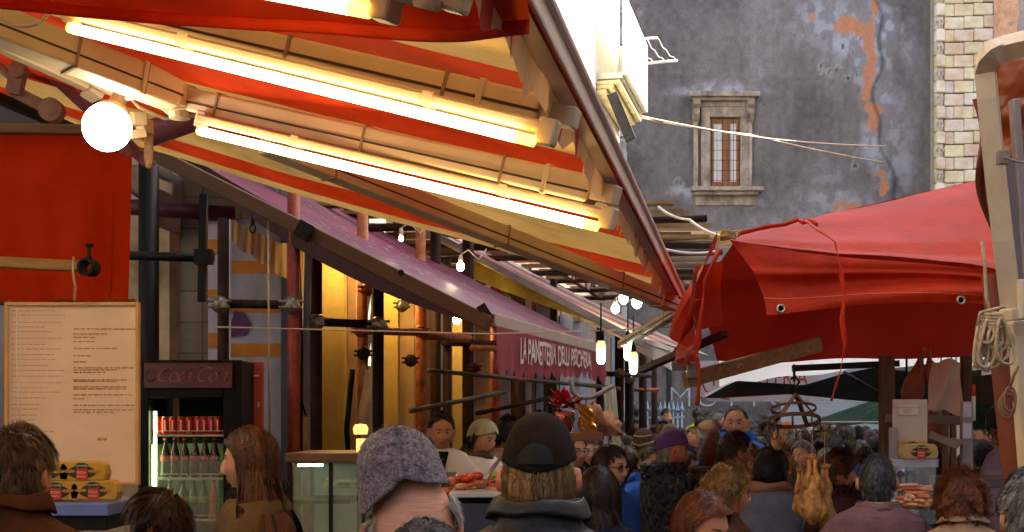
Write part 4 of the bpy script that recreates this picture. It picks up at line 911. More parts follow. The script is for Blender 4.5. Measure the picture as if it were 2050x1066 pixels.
def sw(pts, r0): m_.tube([P(x, y, fd-.032) for x, y in pts], [r0*(.35+.65*math.sin(math.pi*i/(len(pts)-1))) for i in range(len(pts))], 6, flat=.2)
sw([(326, 764), (340, 768), (356, 765), (368, 760), (378, 760), (388, 765)], .012); sw([(392, 738), (404, 733), (418, 735), (428, 739)], .010)
sw([(330, 758), (325, 752), (330, 742), (338, 736), (343, 739)], .010); sw([(372, 762), (370, 750), (378, 740), (388, 737), (392, 741)], .010)
obj('script_lettering', m_, mat('dim_sign_letters', (.55, .22, .19), .4), FR)
m_ = MB()
for X in (301, 447): m_.tube([P(X+9*math.cos(t), 753+11*math.sin(t), fd-.03) for t in np.linspace(.4, 5.8, 16)], .006, 6, flat=.2)
obj('sign_motif', m_, mat('dim_sign_motif', (.2, .03, .025), .4), FR)
m_ = MB(); m_.box((fx0+.065, fd+.06, P(0, 905, fd).z), (.016, .02, .52)); obj('light_strip', m_, mat('fridge_light', (.9, 1, .7), .3, 0, 1, 0, emis=4, ecol=(.80, 1, .5)), FR)
m_ = MB(); m_.box(((fx0+fx1)/2-.04, fd+.57, .95), (fw-.18, .012, 1.2)); m_.box((fx0+.045, fd+.3, .95), (.008, .52, 1.2)); obj('inner_lining', m_, mat('fridge_lining', (.55, .65, .45), .5, .2), FR)
shz = [P(0, Y, fd).z for Y in (870, 957, 1040)]
for z in shz:
    m_ = MB(); m_.box(((fx0+fx1)/2-.03, fd+.3, z-.008), (fw-.2, .5, .012))
    for a_, b_ in ((.06, .28), (.30, .51)): m_.tube([(fx0+a_, fd+.045, z), (fx0+a_, fd+.045, z+.022), (fx0+b_, fd+.045, z+.022), (fx0+b_, fd+.045, z)], .003, 5)
    obj('shelf', m_, mat('shelf_wire', (.6, .66, .5), .35, .1), FR)
m_ = MB(); m_.box((lerp(fx0, fx1, .4), fd+.012, .85), (fw-.17, .004, 1.25)); obj('glass_door', m_, mat('fridge_glass', (.85, .95, .9), .03, 0, 1, 0, alpha=.12, spec=.9), FR)
CANR = mat('red_can', (.55, .03, .02), .3, .1, 9, 0, metal=.3); CANT = mat('can_lid', (.6, .5, .4), .3, 0, 1, 0, metal=.9)
can0 = None
for k, X in enumerate((314, 331, 346, 363, 379, 384, 396, 409, 423, 436)):
    x = P(X, 0, fd+.1).x; xs_ = x-.1/fd*0
    if can0 is None:
        can0 = thing('drink_can', '', 'can', (x, fd+.1, shz[0]), group='red drink cans on the top fridge shelf')
        m_ = MB(); m_.lathe([(.022, 0), (.029, .01), (.029, .098), (.024, .11)], (x, fd+.1, shz[0]), 18); obj('body', m_, CANR, can0, smooth=True)
        m_ = MB(); m_.lathe([(.0245, .1101), (.026, .114), (.022, .112), (.0001, .112)], (x, fd+.1, shz[0]), 18); obj('lid', m_, CANT, can0, smooth=True)
        m_ = MB(); m_.box((x+.005, fd+.0708, shz[0]+.055), (.008, .002, .07)); obj('white_stripe', m_, WHITEP, can0)
        c = can0
    else: c = copy_tree(can0); c.location = (x, fd+.1+(.05 if k == 5 else 0), shz[0])
    nm = ['leftmost', 'second', 'third', 'fourth', 'fifth', 'sixth, set back,', 'seventh', 'eighth', 'ninth', 'tenth'][k]
    c['label'] = nm+' red drink can from the left on the top fridge shelf'
COLA = mat('cola_liquid', (.02, .008, .006), .1, .2, 9, 0, spec=.7); LBR = mat('bottle_red_label', (.32, .05, .03), .5, .2); GRN = mat('green_bottle', (.04, .11, .03), .1, .3, 9, 0, spec=.8); LBG = mat('green_label', (.22, .36, .05), .5, .2); ORNG = mat('orange_bottle', (.5, .16, .02), .2, .2)
def bottle(label, X, z, bm_, lm_, grp, h=.24):
    x = P(X, 0, fd+.1).x; t = thing('drink_bottle', label, 'bottle', (x, fd+.1, z), group=grp)
    m__ = MB(); m__.lathe([(.024, 0), (.031, .012), (.031, .07), (.028, .085), (.031, .1), (.031, .145), (.022, .185), (.0125, .215), (.0125, h)], (x, fd+.1, z), 16); obj('body', m__, bm_, t, smooth=True)
    m__ = MB(); m__.lathe([(.0318, .102), (.0318, .142)], (x, fd+.1, z), 16); obj('paper_label', m__, lm_, t, smooth=True)
    m__ = MB(); m__.lathe([(.0145, h), (.0145, h+.016), (.0001, h+.017)], (x, fd+.1, z), 12); obj('cap', m__, LBR if bm_ is COLA else lm_, t, smooth=True)
ordn = ['first', 'second', 'third', 'fourth', 'fifth', 'sixth', 'seventh']
for k, X in enumerate((331, 350, 370, 391, 411, 430)): bottle(ordn[k]+' dark cola bottle from the left on the middle fridge shelf', X, shz[1], COLA, LBR, 'cola bottles on the middle fridge shelf')
for k, X in enumerate((340, 366, 387, 407, 427)): bottle(ordn[k]+(' orange' if k == 4 else ' green')+' bottle from the left on the low fridge shelf', X, shz[2], ORNG if k == 4 else GRN, LBG if k < 4 else ORNG, 'green and orange bottles on the low fridge shelf')
# red standing sign beside the fridge
RS = thing('red_sign_panel', 'plain salmon red panel standing right of the drinks fridge', 'panel', tuple(P(506, 1066, 8.6)))
m_ = MB(); pb(m_, 484, 528, 724, 1120, 8.6, .04); obj('panel', m_, mat('salmon_red', (.52, .09, .06), .35, .15, 3, .05), RS, bevel=.01)
m_ = MB(); pb(m_, 498, 518, 751, 754, 8.575, .004); pb(m_, 516, 519, 805, 815, 8.575, .004); obj('scuff', m_, WHITEP, RS)
# ---------------- glass counter case
GC = thing('glass_counter_case', 'glass food case with brown top and pale green inside, left of the grey knit hat', 'display case', tuple(P(655, 1066, 6.2)))
gd = 6.2; ga, gb_ = P(578, 925, gd), P(732, 925, gd); gz0 = .85
m_ = MB(); m_.box(((ga.x+gb_.x)/2, gd+.35, ga.z+.02), (gb_.x-ga.x+.03, .75, .045)); obj('top', m_, mat('brown_case_top', (.20, .11, .07), .3, .3, 5, .05), GC, bevel=.006)
m_ = MB()
for x in (ga.x+.01, gb_.x-.17, gb_.x-.01): m_.box((x, gd+.01, (ga.z+gz0)/2), (.018, .018, ga.z-gz0-.01))
m_.box(((ga.x+gb_.x)/2, gd+.35, gz0-.2), (gb_.x-ga.x, .7, .4)); obj('frame', m_, DARKMETAL, GC)
m_ = MB(); m_.box(((ga.x+gb_.x)/2-.02, gd+.02, (ga.z+gz0)/2), (gb_.x-ga.x-.05, .004, ga.z-gz0-.01)); obj('glass_front', m_, mat('green_case_glass', (.7, .9, .8), .05, .1, 3, 0, alpha=.25, spec=.9), GC)
m_ = MB(); m_.box(((ga.x+gb_.x)/2, gd+.68, (ga.z+gz0)/2), (gb_.x-ga.x-.04, .01, ga.z-gz0-.01)); m_.box(((ga.x+gb_.x)/2, gd+.35, gz0+.02), (gb_.x-ga.x-.04, .6, .03)); obj('back_panel', m_, mat('pale_green_panel', (.42, .58, .48), .4, .15), GC)
m_ = MB(); m_.box((ga.x+.12, gd+.3, P(0, 1008, gd).z), (.34, .4, .02)); obj('shelf', m_, BLACK, GC)
m_ = MB(); m_.box(((ga.x+gb_.x)/2-.1, gd+.12, ga.z-.02), (gb_.x-ga.x-.25, .025, .012)); obj('lamp_strip', m_, mat('green_white_lamp', (.8, 1, .9), .3, 0, 1, 0, emis=5, ecol=(.7, 1, .85)), GC)
m_ = MB(); rr = random.Random(8)
for k in range(9): m_.tube([(ga.x+.1+rr.random()*.3, gd+.3+rr.random()*.1, P(0, 985, gd).z+rr.uniform(0, .05)) for _ in range(4)], .008, 6)
obj('stored_utensils', m_, mat('pale_utensils', (.6, .62, .4), .4), GC, smooth=True)
m_ = MB(); m_.lathe([(.035, 0), (.04, .03), (.03, .05), (.0001, .055)], P(722, 870, 6.6), 14); m_.box(P(724, 898, 6.6), (.05, .05, .10)); tag(obj('warm_gauge_lamp', m_, mat('amber_lamp', (1, .7, .2), .3, 0, 1, 0, emis=.5, ecol=(1, .6, .15)), smooth=True), 'small amber lamp standing on the counter left of the grey knit hat', 'lamp')  # golden object, no lamp; a faint glow is added to its material
# ---------------- fish counter with awning cloth, in front of the white-coated sellers
FC = thing('meat_counter', 'navy counter with a pale edge between the grey knit hat and black cap', 'counter', (P(1000, 0, 5.4).x, 5.6, 0))
m_ = MB(); a_ = P(925, 985, 5.2); m_.box((a_.x+.28, 5.5, a_.z/2-.02), (.62, .7, a_.z-.05)); obj('body', m_, mat('navy_panel', (.03, .045, .10), .5, .3, 4, .1), FC)
m_ = MB(); m_.box((a_.x+.28, 5.5, a_.z-.01), (.66, .74, .02)); obj('edge', m_, mat('pale_blue_edge', (.5, .58, .72), .35), FC, bevel=.004)
m_ = MB(); rr = random.Random(14); c0 = P(944, 966, 5.45)
for k in range(44):
    c_ = c0+Vector((rr.gauss(0, .055), rr.gauss(0, .05), rr.uniform(-.03, .04)-.0)); c_.z -= abs(c_.x-c0.x)*.3
    cc = rr.choice([(.62, .05, .02), (.75, .16, .07), (.8, .4, .3), (.5, .03, .02)])
    m_.ell(c_, (rr.uniform(.02, .05), rr.uniform(.015, .03), rr.uniform(.008, .018)), Matrix.Rotation(rr.uniform(0, 3), 3, 'Z')@Matrix.Rotation(rr.uniform(-.5, .5), 3, 'X'), 9, 6, 0, cc, .2, 30)
tag(obj('red_meat_pile', m_, mat('wet_red_meat', (1, 1, 1), .25, .1, 30, .3, vcol=True, spec=.7), smooth=True), 'glossy pile of raw red meat on the counter beside the grey knit hat', 'meat')
m_ = MB(); c_ = P(1010, 975, 5.4); m_.box(c_+Vector((-.0, 0, -.02)), (.16, .3, .04), Matrix.Rotation(.3, 3, 'Z')); tag(obj('cutting_board', m_, mat('pinkish_board', (.66, .4, .27), .5, .15), bevel=.006), 'pinkish cutting board on the counter left of the black cap', 'cutting board')
m_ = MB()
for k in range(14): m_.ell(P(992+rr.uniform(-10, 14), 955+rr.uniform(-6, 8), 5.5), (.03, .02, .008), Matrix.Rotation(rr.uniform(0, 3), 3, 'Z')@Matrix.Rotation(rr.uniform(-.8, .8), 3, 'X'), 8, 5)
tag(obj('lettuce_leaves', m_, mat('lettuce', (.25, .5, .05), .5, .3), smooth=True), 'bright green lettuce leaves behind the cutting board', 'vegetable')
m_ = MB(); m_.tube([P(966, 978, 5.3), P(985, 940, 5.32), P(1004, 915, 5.4)], .009, 8); tag(obj('steel_rod', m_, GREYMETAL, smooth=True), 'slanting grey rod rising from the counter left of the black cap', 'rod')
# poinsettia
PO = thing('poinsettia_plant', 'red poinsettia in a foil-wrapped pot above the black cap', 'plant', tuple(P(1133, 860, 6.6)))
m_ = MB(); c0 = P(1130, 803, 6.6); rr = random.Random(3)
for k in range(46):
    th = rr.uniform(0, 6.28); el_ = rr.uniform(-.5, .9); L_ = rr.uniform(.05, .085); o_ = Vector((rr.gauss(0, .022), rr.gauss(0, .02), rr.gauss(0, .014)))
    d = Vector((math.cos(th)*math.cos(el_), math.sin(th)*math.cos(el_), math.sin(el_))); s_ = d.cross(Vector((.1, .2, 1))).normalized(); nn = d.cross(s_)
    pts = [(0, 0), (.35, .26), (.6, .3), (1, 0)]; b_ = c0+o_
    V = [b_, b_+d*L_*.4+s_*L_*.26+nn*.006, b_+d*L_*.75+s_*L_*.14, b_+d*L_-nn*.006, b_+d*L_*.75-s_*L_*.14, b_+d*L_*.4-s_*L_*.26+nn*.006]
    cc = rr.uniform(.5, 1.2); m_.add([tuple(v) for v in V], [(0, 1, 2, 3), (0, 3, 4, 5)], 0, (min(1, cc), min(1, cc), min(1, cc)))
obj('red_bracts', m_, mat('poinsettia_red', (.6, .015, .02), .5, .2, vcol=True, trans=.2), PO)
m_ = MB()
for k in range(50):
    th = rr.uniform(0, 6.28); el_ = rr.uniform(-1, .2); L_ = rr.uniform(.04, .07); b_ = c0+Vector((rr.gauss(0, .02), rr.gauss(0, .02), -.045-rr.random()*.05))
    d = Vector((math.cos(th)*math.cos(el_), math.sin(th)*math.cos(el_), math.sin(el_))); s_ = d.cross(Vector((.1, .2, 1))).normalized()
    m_.add([tuple(v) for v in (b_, b_+d*L_*.5+s_*L_*.25, b_+d*L_, b_+d*L_*.5-s_*L_*.25)], [(0, 1, 2, 3)])
obj('leaves', m_, mat('dark_leaf', (.03, .07, .025), .5, .3), PO)
m_ = MB(); m_.lathe([(.035, -.16), (.05, -.1), (.055, -.06), (.045, -.055)], c0, 14); obj('pot', m_, mat('foil_pot', (.5, .1, .08), .25, .5, 20, .5, 40, metal=.6), PO, smooth=True)
# loaf-like bundle / cardboard and gold wrap
kp = lambda U: .05+.17*np.clip(1.12-U, 0, 1)**.7*np.clip(U*6, .35, 1)+.012*np.sin(U*19)+.008*np.sin(U*43)
m_ = MB(); m_.grid(lambda U, V: (P(1160, 0, 7.6).x+.25*U+.01*np.sin(V*9), 7.6+.04*np.sin(V*5+U*3)+.03*np.sin(U*13)+.015*fbm(U*9, V*9), P(0, 874, 7.6).z+kp(U)*V), 40, 16)
m_.grid(lambda U, V: (P(1160, 0, 7.6).x+.25*U, 7.63+.22*V, P(0, 874, 7.6).z+kp(U)*(1-.35*V)+.01*np.sin(V*11+U*8)), 40, 10)
tag(obj('kraft_paper_bag', m_, mat('kraft_paper', (.62, .38, .24), .7, .2, 5, .4, 12), smooth=True), 'crumpled brown kraft paper sheet standing right of the poinsettia', 'paper')
m_ = MB(); m_.box(P(1172, 868, 7.5)+Vector((0, .1, -.02)), (.2, .3, .05)); tag(obj('cardboard_tray', m_, mat('cardboard', (.4, .2, .11), .8, .15), bevel=.004), 'flat cardboard tray under the kraft paper', 'tray')
m_ = MB(); m_.grid(lambda U, V: (P(1165, 0, 7.45).x+.09*U-.03*V, 7.45+.03*np.sin(V*9+U*4), P(0, 862, 7.45).z+.17*V*(1-.5*abs(0)*U)-.05*U*V), 12, 16); tag(obj('gold_foil', m_, mat('gold_foil', (.75, .42, .08), .25, .4, 9, .9, 25, metal=.7), smooth=True), 'twist of gold foil on the cardboard tray', 'foil')
# pale hanging cloth & bent tube
m_ = MB()
m_.grid(lambda U, V: (lerp(P(1205, 0, 9.5).x, P(1232, 0, 9.5).x, U)+.19*V*(1-.3*U), 9.5+.04*np.sin(U*12), P(0, 775, 9.5).z-(1.0+.5*U)*V), 20, 24)
tag(obj('hanging_cream_cloth', m_, mat('cream_cloth', (.62, .6, .45), .8, .2, 5, .3, 30, stretch=(3, 3, .5), trans=.2), smooth=True), 'pleated cream cloth hanging beside the kraft paper', 'cloth')
m_ = MB(); m_.tube([P(1143, 760, 8.8), P(1146, 785, 8.8), P(1160, 797, 8.8), P(1185, 796, 8.8), P(1205, 786, 8.8), P(1228, 773, 8.8)], .016, 8)
tag(obj('bent_grey_tube', m_, mat('mauve_grey_tube', (.22, .17, .17), .6, .3, 9, .2), smooth=True), 'bent grey tube arching above the poinsettia', 'tube')
# spiked fence
SF = thing('spiked_fence', 'pale blue iron fence with spear tips in front of the grey wall', 'fence', (P(1310, 0, 24).x, 24, 0))
PBL = mat('pale_blue_iron', (.34, .46, .62), .5, .2)
for k in range(13):
    m_ = MB(); x = P(1262+k*8.6, 0, 24).x; z = P(0, 818+2*(k % 2), 24).z; m_.tube([(x, 24, 0), (x, 24, z-.03)], .017, 7); m_.lathe([(.018, 0), (.045, .03), (.03, .06), (.012, .15), (.0001, .2)], (x, 24, z-.05), 8)
    m_.tube([(x-.035, 24, z-.1), (x-.045, 24, z-.03), (x-.02, 24, z-.02)], .008, 5); m_.tube([(x+.035, 24, z-.1), (x+.045, 24, z-.03), (x+.02, 24, z-.02)], .008, 5)
    obj('spear_bar', m_, PBL, SF, smooth=True)
m_ = MB(); a_, b_ = P(1258, 836, 24), P(1370, 836, 24); m_.beam(a_, b_, .04, .04); m_.beam((a_.x, 24, .3), (b_.x, 24, .3), .04, .04); obj('rail', m_, PBL, SF)

# ================================================================ right side: red tarp
RT = thing('red_tarp_canopy', 'large red tarpaulin canopy tied at its corner with grommets along the hem', 'canopy', (2.6, 6.5, EH))
RTP = mat('red_tarp', (.62, .034, .003), .55, .28, 2.2, .4, 45, trans=.25, spec=.25)
RTD = mat('red_tarp_shaded_inside', (.42, .012, .002), .7, .2, 2.5, .12, 120, trans=.15)  # darker copy of the tarp red, shade of the inside put into the colour
cor = P(1460, 478, 5.3)
def tarp_eave(U):  # near eave line, from the knot to the right
    X = 1460+U*720; Y = 480+U*95-26*np.sin(np.clip(U*1.6, 0, 1)*3.14)*0+6*np.sin(U*7)
    return (X-CX)/F*(5.3-.15*U), 5.3-.15*U, EH+(HY-Y)/F*(5.3-.15*U)
ridge0, ridge1 = P(1480, 470, 5.7), P(2200, 305, 7.4)
def toptarp(U, V):
    ex, ey, ez = tarp_eave(U)
    t = V
    rx_ = ridge0.x+(ridge1.x-ridge0.x)*U; ry_ = ridge0.y+(ridge1.y-ridge0.y)*U; rz_ = ridge0.z+(ridge1.z-ridge0.z)*U
    bulge = .03*np.sin(np.pi*t)*U+.018*np.sin(9*t+3*U)*(1-t)*np.clip(U*3, 0, 1)-.03*np.exp(-((t-.10-.05*U)/.06)**2)*np.clip(U*3, 0, 1)+.008*fbm(U*9, t*4)
    return ex+(rx_-ex)*t, ey+(ry_-ey)*t, ez+(rz_-ez)*t+bulge
m_ = MB(); m_.grid(toptarp, 90, 40); obj('roof_cloth', m_, RTP, RT, smooth=True)
def valt(U, V):   # near valance
    ex, ey, ez = tarp_eave(U)
    hemY = 628-18*np.clip(U*3, 0, 1)+5*np.sin(U*9); hz = EH+(HY-hemY)/F*5.2
    left = .175*V**1.0*(1-U)**8
    drop = (ez-hz)*V
    fold = .035*np.sin(6*V+5*U)*np.sin(np.pi*V)*np.clip(U*4, .2, 1)+.02*np.exp(-((V-.45+.35*U)/.07)**2)
    return ex+(.15*np.sin(V*1.57))*(1-np.clip(U*6, 0, 1))*1.0+0*left, ey-fold-.02*V, ez-drop
m_ = MB(); m_.grid(valt, 120, 40); obj('near_valance', m_, RTP, RT, smooth=True)
def strip(f, v0, v1, off, n=120):
    mm_ = MB(); 
    def g_(U, V):
        q = f(U, v0+(v1-v0)*V); return q[0], q[1]-off, q[2]
    mm_.grid(g_, n, 4); return mm_
obj('hem_stitching', strip(valt, .765, .775, .003), mat('orange_thread', (.75, .22, .08), .7), RT, smooth=True)
for U_, V_ in ((.10, .92), (.637, .93)):
    q = valt(np.array(U_), np.array(V_)); m_ = MB(); m_.lathe([(.011, 0), (.018, 0), (.019, .004), (.013, .006), (.011, 0)], (float(q[0]), float(q[1])-.006, float(q[2])), 18, Matrix.Rotation(math.pi/2, 3, 'X')); obj('grommet', m_, mat('brass_grommet', (.7, .6, .4), .3, .1, metal=.9), RT, smooth=True)
    m_ = MB(); m_.lathe([(.0115, 0), (.0001, .0)], (float(q[0]), float(q[1])-.004, float(q[2])), 14, Matrix.Rotation(math.pi/2, 3, 'X')); obj('grommet_hole', m_, RTD, RT)
# far slope and far valance (we see their insides)
fa, fb = P(1395, 560, 8.9), P(2250, 560, 9.3)
def farroof(U, V):
    rx_ = ridge0.x+(ridge1.x-ridge0.x)*U; ry_ = ridge0.y+(ridge1.y-ridge0.y)*U; rz_ = ridge0.z+(ridge1.z-ridge0.z)*U
    return rx_+(fa.x+(fb.x-fa.x)*U-rx_)*V, ry_+(fa.y+(fb.y-fa.y)*U-ry_)*V, rz_+(fa.z+(fb.z-fa.z)*U-rz_)*V-.04*np.sin(np.pi*V)
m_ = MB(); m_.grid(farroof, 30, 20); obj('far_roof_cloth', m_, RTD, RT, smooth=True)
def farval(U, V):
    b_ = [fa[i]+(fb[i]-fa[i])*U for i in range(3)]; zb_ = EH+(HY-(724-8*U+6*np.sin(U*7)-8*np.exp(-((U-.33)/.12)**2)))/F*9
    return b_[0]+.14*V*(1-np.clip(U*4, 0, 1)), b_[1]+.05*np.sin(U*17)*V, b_[2]+(zb_-b_[2])*V
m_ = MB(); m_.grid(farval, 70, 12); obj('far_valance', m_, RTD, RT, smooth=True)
# gathered left side panel
def gath(U, V):
    a_ = [cor[i]+(fa[i]-cor[i])*U for i in range(3)]
    hang = (.42+.12*U)*V
    f = .07*np.sin(U*20+V*4)*(.3+V)
    return a_[0]-.05+f*.6-.10*np.sin(V*2)*(1-U)-.06*V*(1-U), a_[1]+f*.2, a_[2]+.03*(1-U)-hang-.1*np.sin(np.pi*U)
m_ = MB(); m_.grid(gath, 80, 20); obj('gathered_side', m_, RTP, RT, smooth=True)
def ribbon(pts, w_, tw=3, name='tie_strap', parent=None, mm=RTP):
    P_ = [Vector(p) for p in pts]; m__ = MB(); V = []
    n_ = len(P_)
    sm = []
    for i in range(n_-1):
        for t in np.linspace(0, 1, 8, endpoint=i == n_-2): sm.append(P_[i].lerp(P_[i+1], t))
    for k, c_ in enumerate(sm):
        an = tw*k/len(sm)+.4*math.sin(k*.5); d = Vector((math.cos(an), math.sin(an)*.8, 0))*w_*(.7+.3*math.sin(k*.33)); V += [c_-d, c_+d]
    m__.add([tuple(v) for v in V], [(2*i, 2*i+1, 2*i+3, 2*i+2) for i in range(len(sm)-1)])
    return obj(name, m__, mm, parent, smooth=True, solid=.003)
sg = 'red tie straps of the canopy'
tag(ribbon([P(1612, 441, 5.33), P(1640, 462, 5.15), P(1672, 485, 5.08), P(1681, 530, 5.0), P(1690, 590, 4.98), P(1686, 640, 4.98), P(1692, 690, 4.98), P(1682, 745, 4.98), P(1664, 803, 4.98)], .013, 5), 'long twisted red strap hanging over the tarp front to below the hem', 'strap', sg)
tag(ribbon([P(1440, 500, 5.25), P(1412, 560, 5.15), P(1402, 640, 5.12), P(1395, 700, 5.12), P(1400, 760, 5.1), P(1396, 812, 5.1)], .016, 7), 'red strap hanging straight down left of the tied tarp corner', 'strap', sg)
tag(ribbon([P(1398, 600, 5.2), P(1378, 655, 5.3), P(1352, 700, 5.4), P(1340, 712, 5.45)], .022, 2), 'short flared red strap end at the left, touching the timber batten', 'strap', sg)
tag(ribbon([P(1392, 540, 5.2), P(1385, 620, 5.25), P(1400, 680, 5.3), P(1378, 700, 5.2), P(1370, 740, 5.2)], .012, 4, mm=RUSTRED), 'dark red knotted strap behind the hanging strap', 'strap', sg)
# arched strap on top
m_ = MB(); m_.tube([P(1480, 468, 5.35), P(1530, 455, 5.45), P(1570, 450, 5.5), P(1598, 440, 5.5), P(1608, 446, 5.45), P(1622, 440, 5.4), P(1634, 450, 5.3)], .010, 6); tag(obj('tie_strap', m_, RTP, smooth=True), 'rolled red strap arching along the top left edge of the tarp', 'strap', sg)
# rope knot
m_ = MB(); rr = random.Random(6)
for k in range(7):
    c_ = P(1458, 471, 5.27)+Vector((0, 0, (k-3)*.004)); rx_ = .028+rr.uniform(-.004, .004)
    m_.tube([c_+Vector((rx_*math.cos(t), .03*math.sin(t), .006*math.sin(t*2+k))) for t in np.linspace(0, 6.28, 18)], .0045, 6, cap=False)
m_.tube([P(1470, 465, 5.25), P(1480, 462, 5.25), P(1478, 475, 5.25)], .004, 6)
tag(obj('rope_knot', m_, mat('jute_rope', (.5, .3, .1), .85, .35, 60, .5, 300), smooth=True), 'jute rope knot binding the tarp corner to its post', 'rope')
# red grey roll behind left of knot
m_ = MB(); m_.grid(lambda U, V: (P(1392, 0, 6).x+.13*U, 6+.06*np.sin(V*3.14), P(0, 535, 6).z-.30*V+.03*U), 10, 12); tag(obj('red_cloth_fold', m_, RTP, smooth=True), 'red cloth fold catching light behind the gathered tarp corner', 'cloth')
# timber battens below the tarp
for lb, a_, b_, w_, h_, mm in (('old timber batten reaching left toward the hanging bulbs', P(1283, 742, 7.4), P(1452, 668, 6.6), .05, .035, OLDWOOD), ('pale timber beam under the far hem of the red tarp', P(1372, 762, 7.0), P(1640, 690, 7.6), .05, .085, WOOD)):
    m_ = MB(); m_.beam(a_, b_, w_, h_); tag(obj('timber_beam', m_, mm, bevel=.005), lb, 'beam')
m_ = MB(); m_.box(P(1360, 735, 7.0), (.09, .04, .04)); m_.box(P(1385, 742, 6.98), (.06, .06, .09)); tag(obj('steel_joint', m_, GREYMETAL, bevel=.004), 'small steel joint plate on the old timber batten', 'bracket')
m_ = MB(); 
for k in range(5): m_.ell(P(1482+rr.uniform(-5, 5), 738+rr.uniform(-8, 8), 6.9), (.014, .012, .012), None, 8, 6, noise=.2)
tag(obj('rope_knot', m_, _m['jute_rope'], smooth=True), 'small knot of cord on the pale timber beam', 'rope')
# shop sign MACELLERIA behind
SN = thing('butcher_sign', 'white shop sign with red capital letters behind the timber beam', 'sign', tuple(P(1455, 765, 17)))
m_ = MB(); c_ = P(1520, 762, 17); m_.prism([(-.85+.1*math.cos(t), .0) for t in (0,)]+[(-.8, -.2), (-.65, -.28), (.85, -.28), (.85, .26), (-.8, .26), (-.9, .05)], .04, Matrix.Translation(c_)@Matrix.Rotation(math.pi/2, 4, 'X')); obj('board', m_, mat('sign_white', (.72, .70, .78), .4, .1), SN)
m_ = MB(); text_on(m_, 'MACELLERIA', .3, lambda x, y: (c_.x+.0+x*.75, c_.y-.045, c_.z+.03+y*1.15)); obj('lettering', m_, mat('sign_red', (.6, .05, .02), .5), SN)
m_ = MB(); m_.tube([P(1405, 765, 16.9), P(1412, 782, 16.9), P(1430, 793, 16.9), P(1460, 800, 16.9)], .012, 6); obj('red_rim', m_, _m['sign_red'], SN)
# white background canopy & dark green umbrella
WC_ = thing('white_canopy', 'white market canopy glowing behind the hem of the red tarp', 'canopy', (3.5, 12, EH))
WCL = mat('white_canvas', (.90, .91, .94), .8, .05, 3, .1, trans=.35)
def wcf(U, V):
    X = 1440+U*640; Yt = 690-0*U; d = 12.0+7*V
    Yb = 775-46*np.sin(np.clip(U*1.3, 0, 1)*1.57)+10*np.clip(U-.7, 0, 1)
    Y = Yb+(655-Yb)*V+3*np.sin(U*25)*(1-V)
    Y = np.where(U < .12, Y+ (0.12-U)*180*(1-V)*0, Y)
    return (X-CX)/F*d, d+0*U, EH+(HY-Y)/F*d
m_ = MB(); m_.grid(wcf, 60, 16); obj('cloth', m_, WCL, WC_, smooth=True)
m_ = MB(); m_.beam(P(1586, 738, 9.2), P(1800, 728, 9.2), .03, .045); m_.tube([P(1590, 730, 9.2), P(1590, 765, 9.2)], .01, 6); tag(obj('dark_bracket_bar', m_, DARKMETAL), 'dark horizontal bar carrying the meat hook, in front of the white canopy', 'bar')
GU = thing('dark_green_canopy', 'dark green sagging canopy under the white one, behind the hanging hook rack', 'canopy', (3, 10, EH))
DG = mat('dark_green_canvas', (.09, .13, .12), .8, .25, 4, .1); KH = mat('khaki_lining', (.17, .115, .06), .8, .25, 4, .1)
def gcf(U, V):
    X = 1410+U*560; d = 9.6+.9*V
    Yt = np.interp(U, [0, .06, .12, .35, .5, .62, .8, 1], [792, 778, 762, 772, 748, 735, 752, 740])
    Yb = np.interp(U, [0, .06, .3, .5, .75, 1], [797, 797, 790, 800, 812, 800])
    Y = Yt+(Yb-Yt)*V
    return (X-CX)/F*d, d+.05*np.sin(U*14), EH+(HY-Y)/F*d
m_ = MB(); m_.grid(gcf, 80, 10, mfn=lambda u, v: 1 if (v > .3 and .06 < u < .30) else 0); obj('cloth', m_, [DG, KH], GU, smooth=True)
m_ = MB(); m_.grid(lambda U, V: (gcf(.0+.12*U, 0*V)[0], gcf(.12*U, 0*V)[1]-.02, gcf(.12*U, 0*V)[2]-.03*(1-U)*0+.012-.03*V*(1-U)), 20, 3); obj('pale_edge', m_, WCL, GU, smooth=True)
m_ = MB(); m_.tube([P(1690, 745, 9.5), P(1740, 775, 9.4), P(1765, 790, 9.4)], .012, 6); m_.tube([P(1905, 722, 6.4), P(1800, 795, 6.9)], .014, 6); obj('strut', m_, DARKMETAL, GU, smooth=True)
# right far green umbrella with pale edge
FU = thing('green_umbrella', 'green market umbrella with a pale rim above the distant crowd at the right', 'umbrella', tuple(P(1760, 900, 14)))
def umb(cx_, cy_, d, rx_, h_, n=8):
    m__ = MB()
    def f_(U, V):
        an = U*2*np.pi; r_ = V*(1-.06*np.abs(np.sin(an*n/2))); return cx_+rx_*r_*np.cos(an), d+rx_*r_*np.sin(an), cy_+h_*(1-V**1.2)-.04*np.abs(np.sin(an*n/2))*V
    m__.grid(f_, 65, 8); return m__
c_ = P(1800, 835, 14); obj('canopy', umb(c_.x, c_.z-.05, 14, .95, .3), mat('mid_green_canvas', (.03, .12, .08), .7, .2, trans=.3), FU, smooth=True)
m_ = MB(); m_.tube([(c_.x+.95*math.cos(t), 14+.95*math.sin(t), c_.z-.06) for t in np.linspace(0, 6.28, 40)], .012, 5); obj('rim', m_, WHITEP, FU, smooth=True)
m_ = MB(); m_.tube([(c_.x, 14, 0), (c_.x, 14, c_.z+.25)], .02, 8); obj('pole', m_, GREYMETAL, FU)
BU = thing('brown_canopy', 'brown green canopy lining at the far right behind the knit-hatted seller', 'canopy', tuple(P(1980, 790, 9)))
m_ = MB(); m_.grid(quadf(P(1940, 755, 8.5), P(2150, 730, 8.5), P(1940, 815, 10.5), P(2150, 815, 10.5)), 10, 8); obj('cloth', m_, mat('olive_brown_lining', (.16, .10, .04), .8, .3, 8, .2), BU, smooth=True)
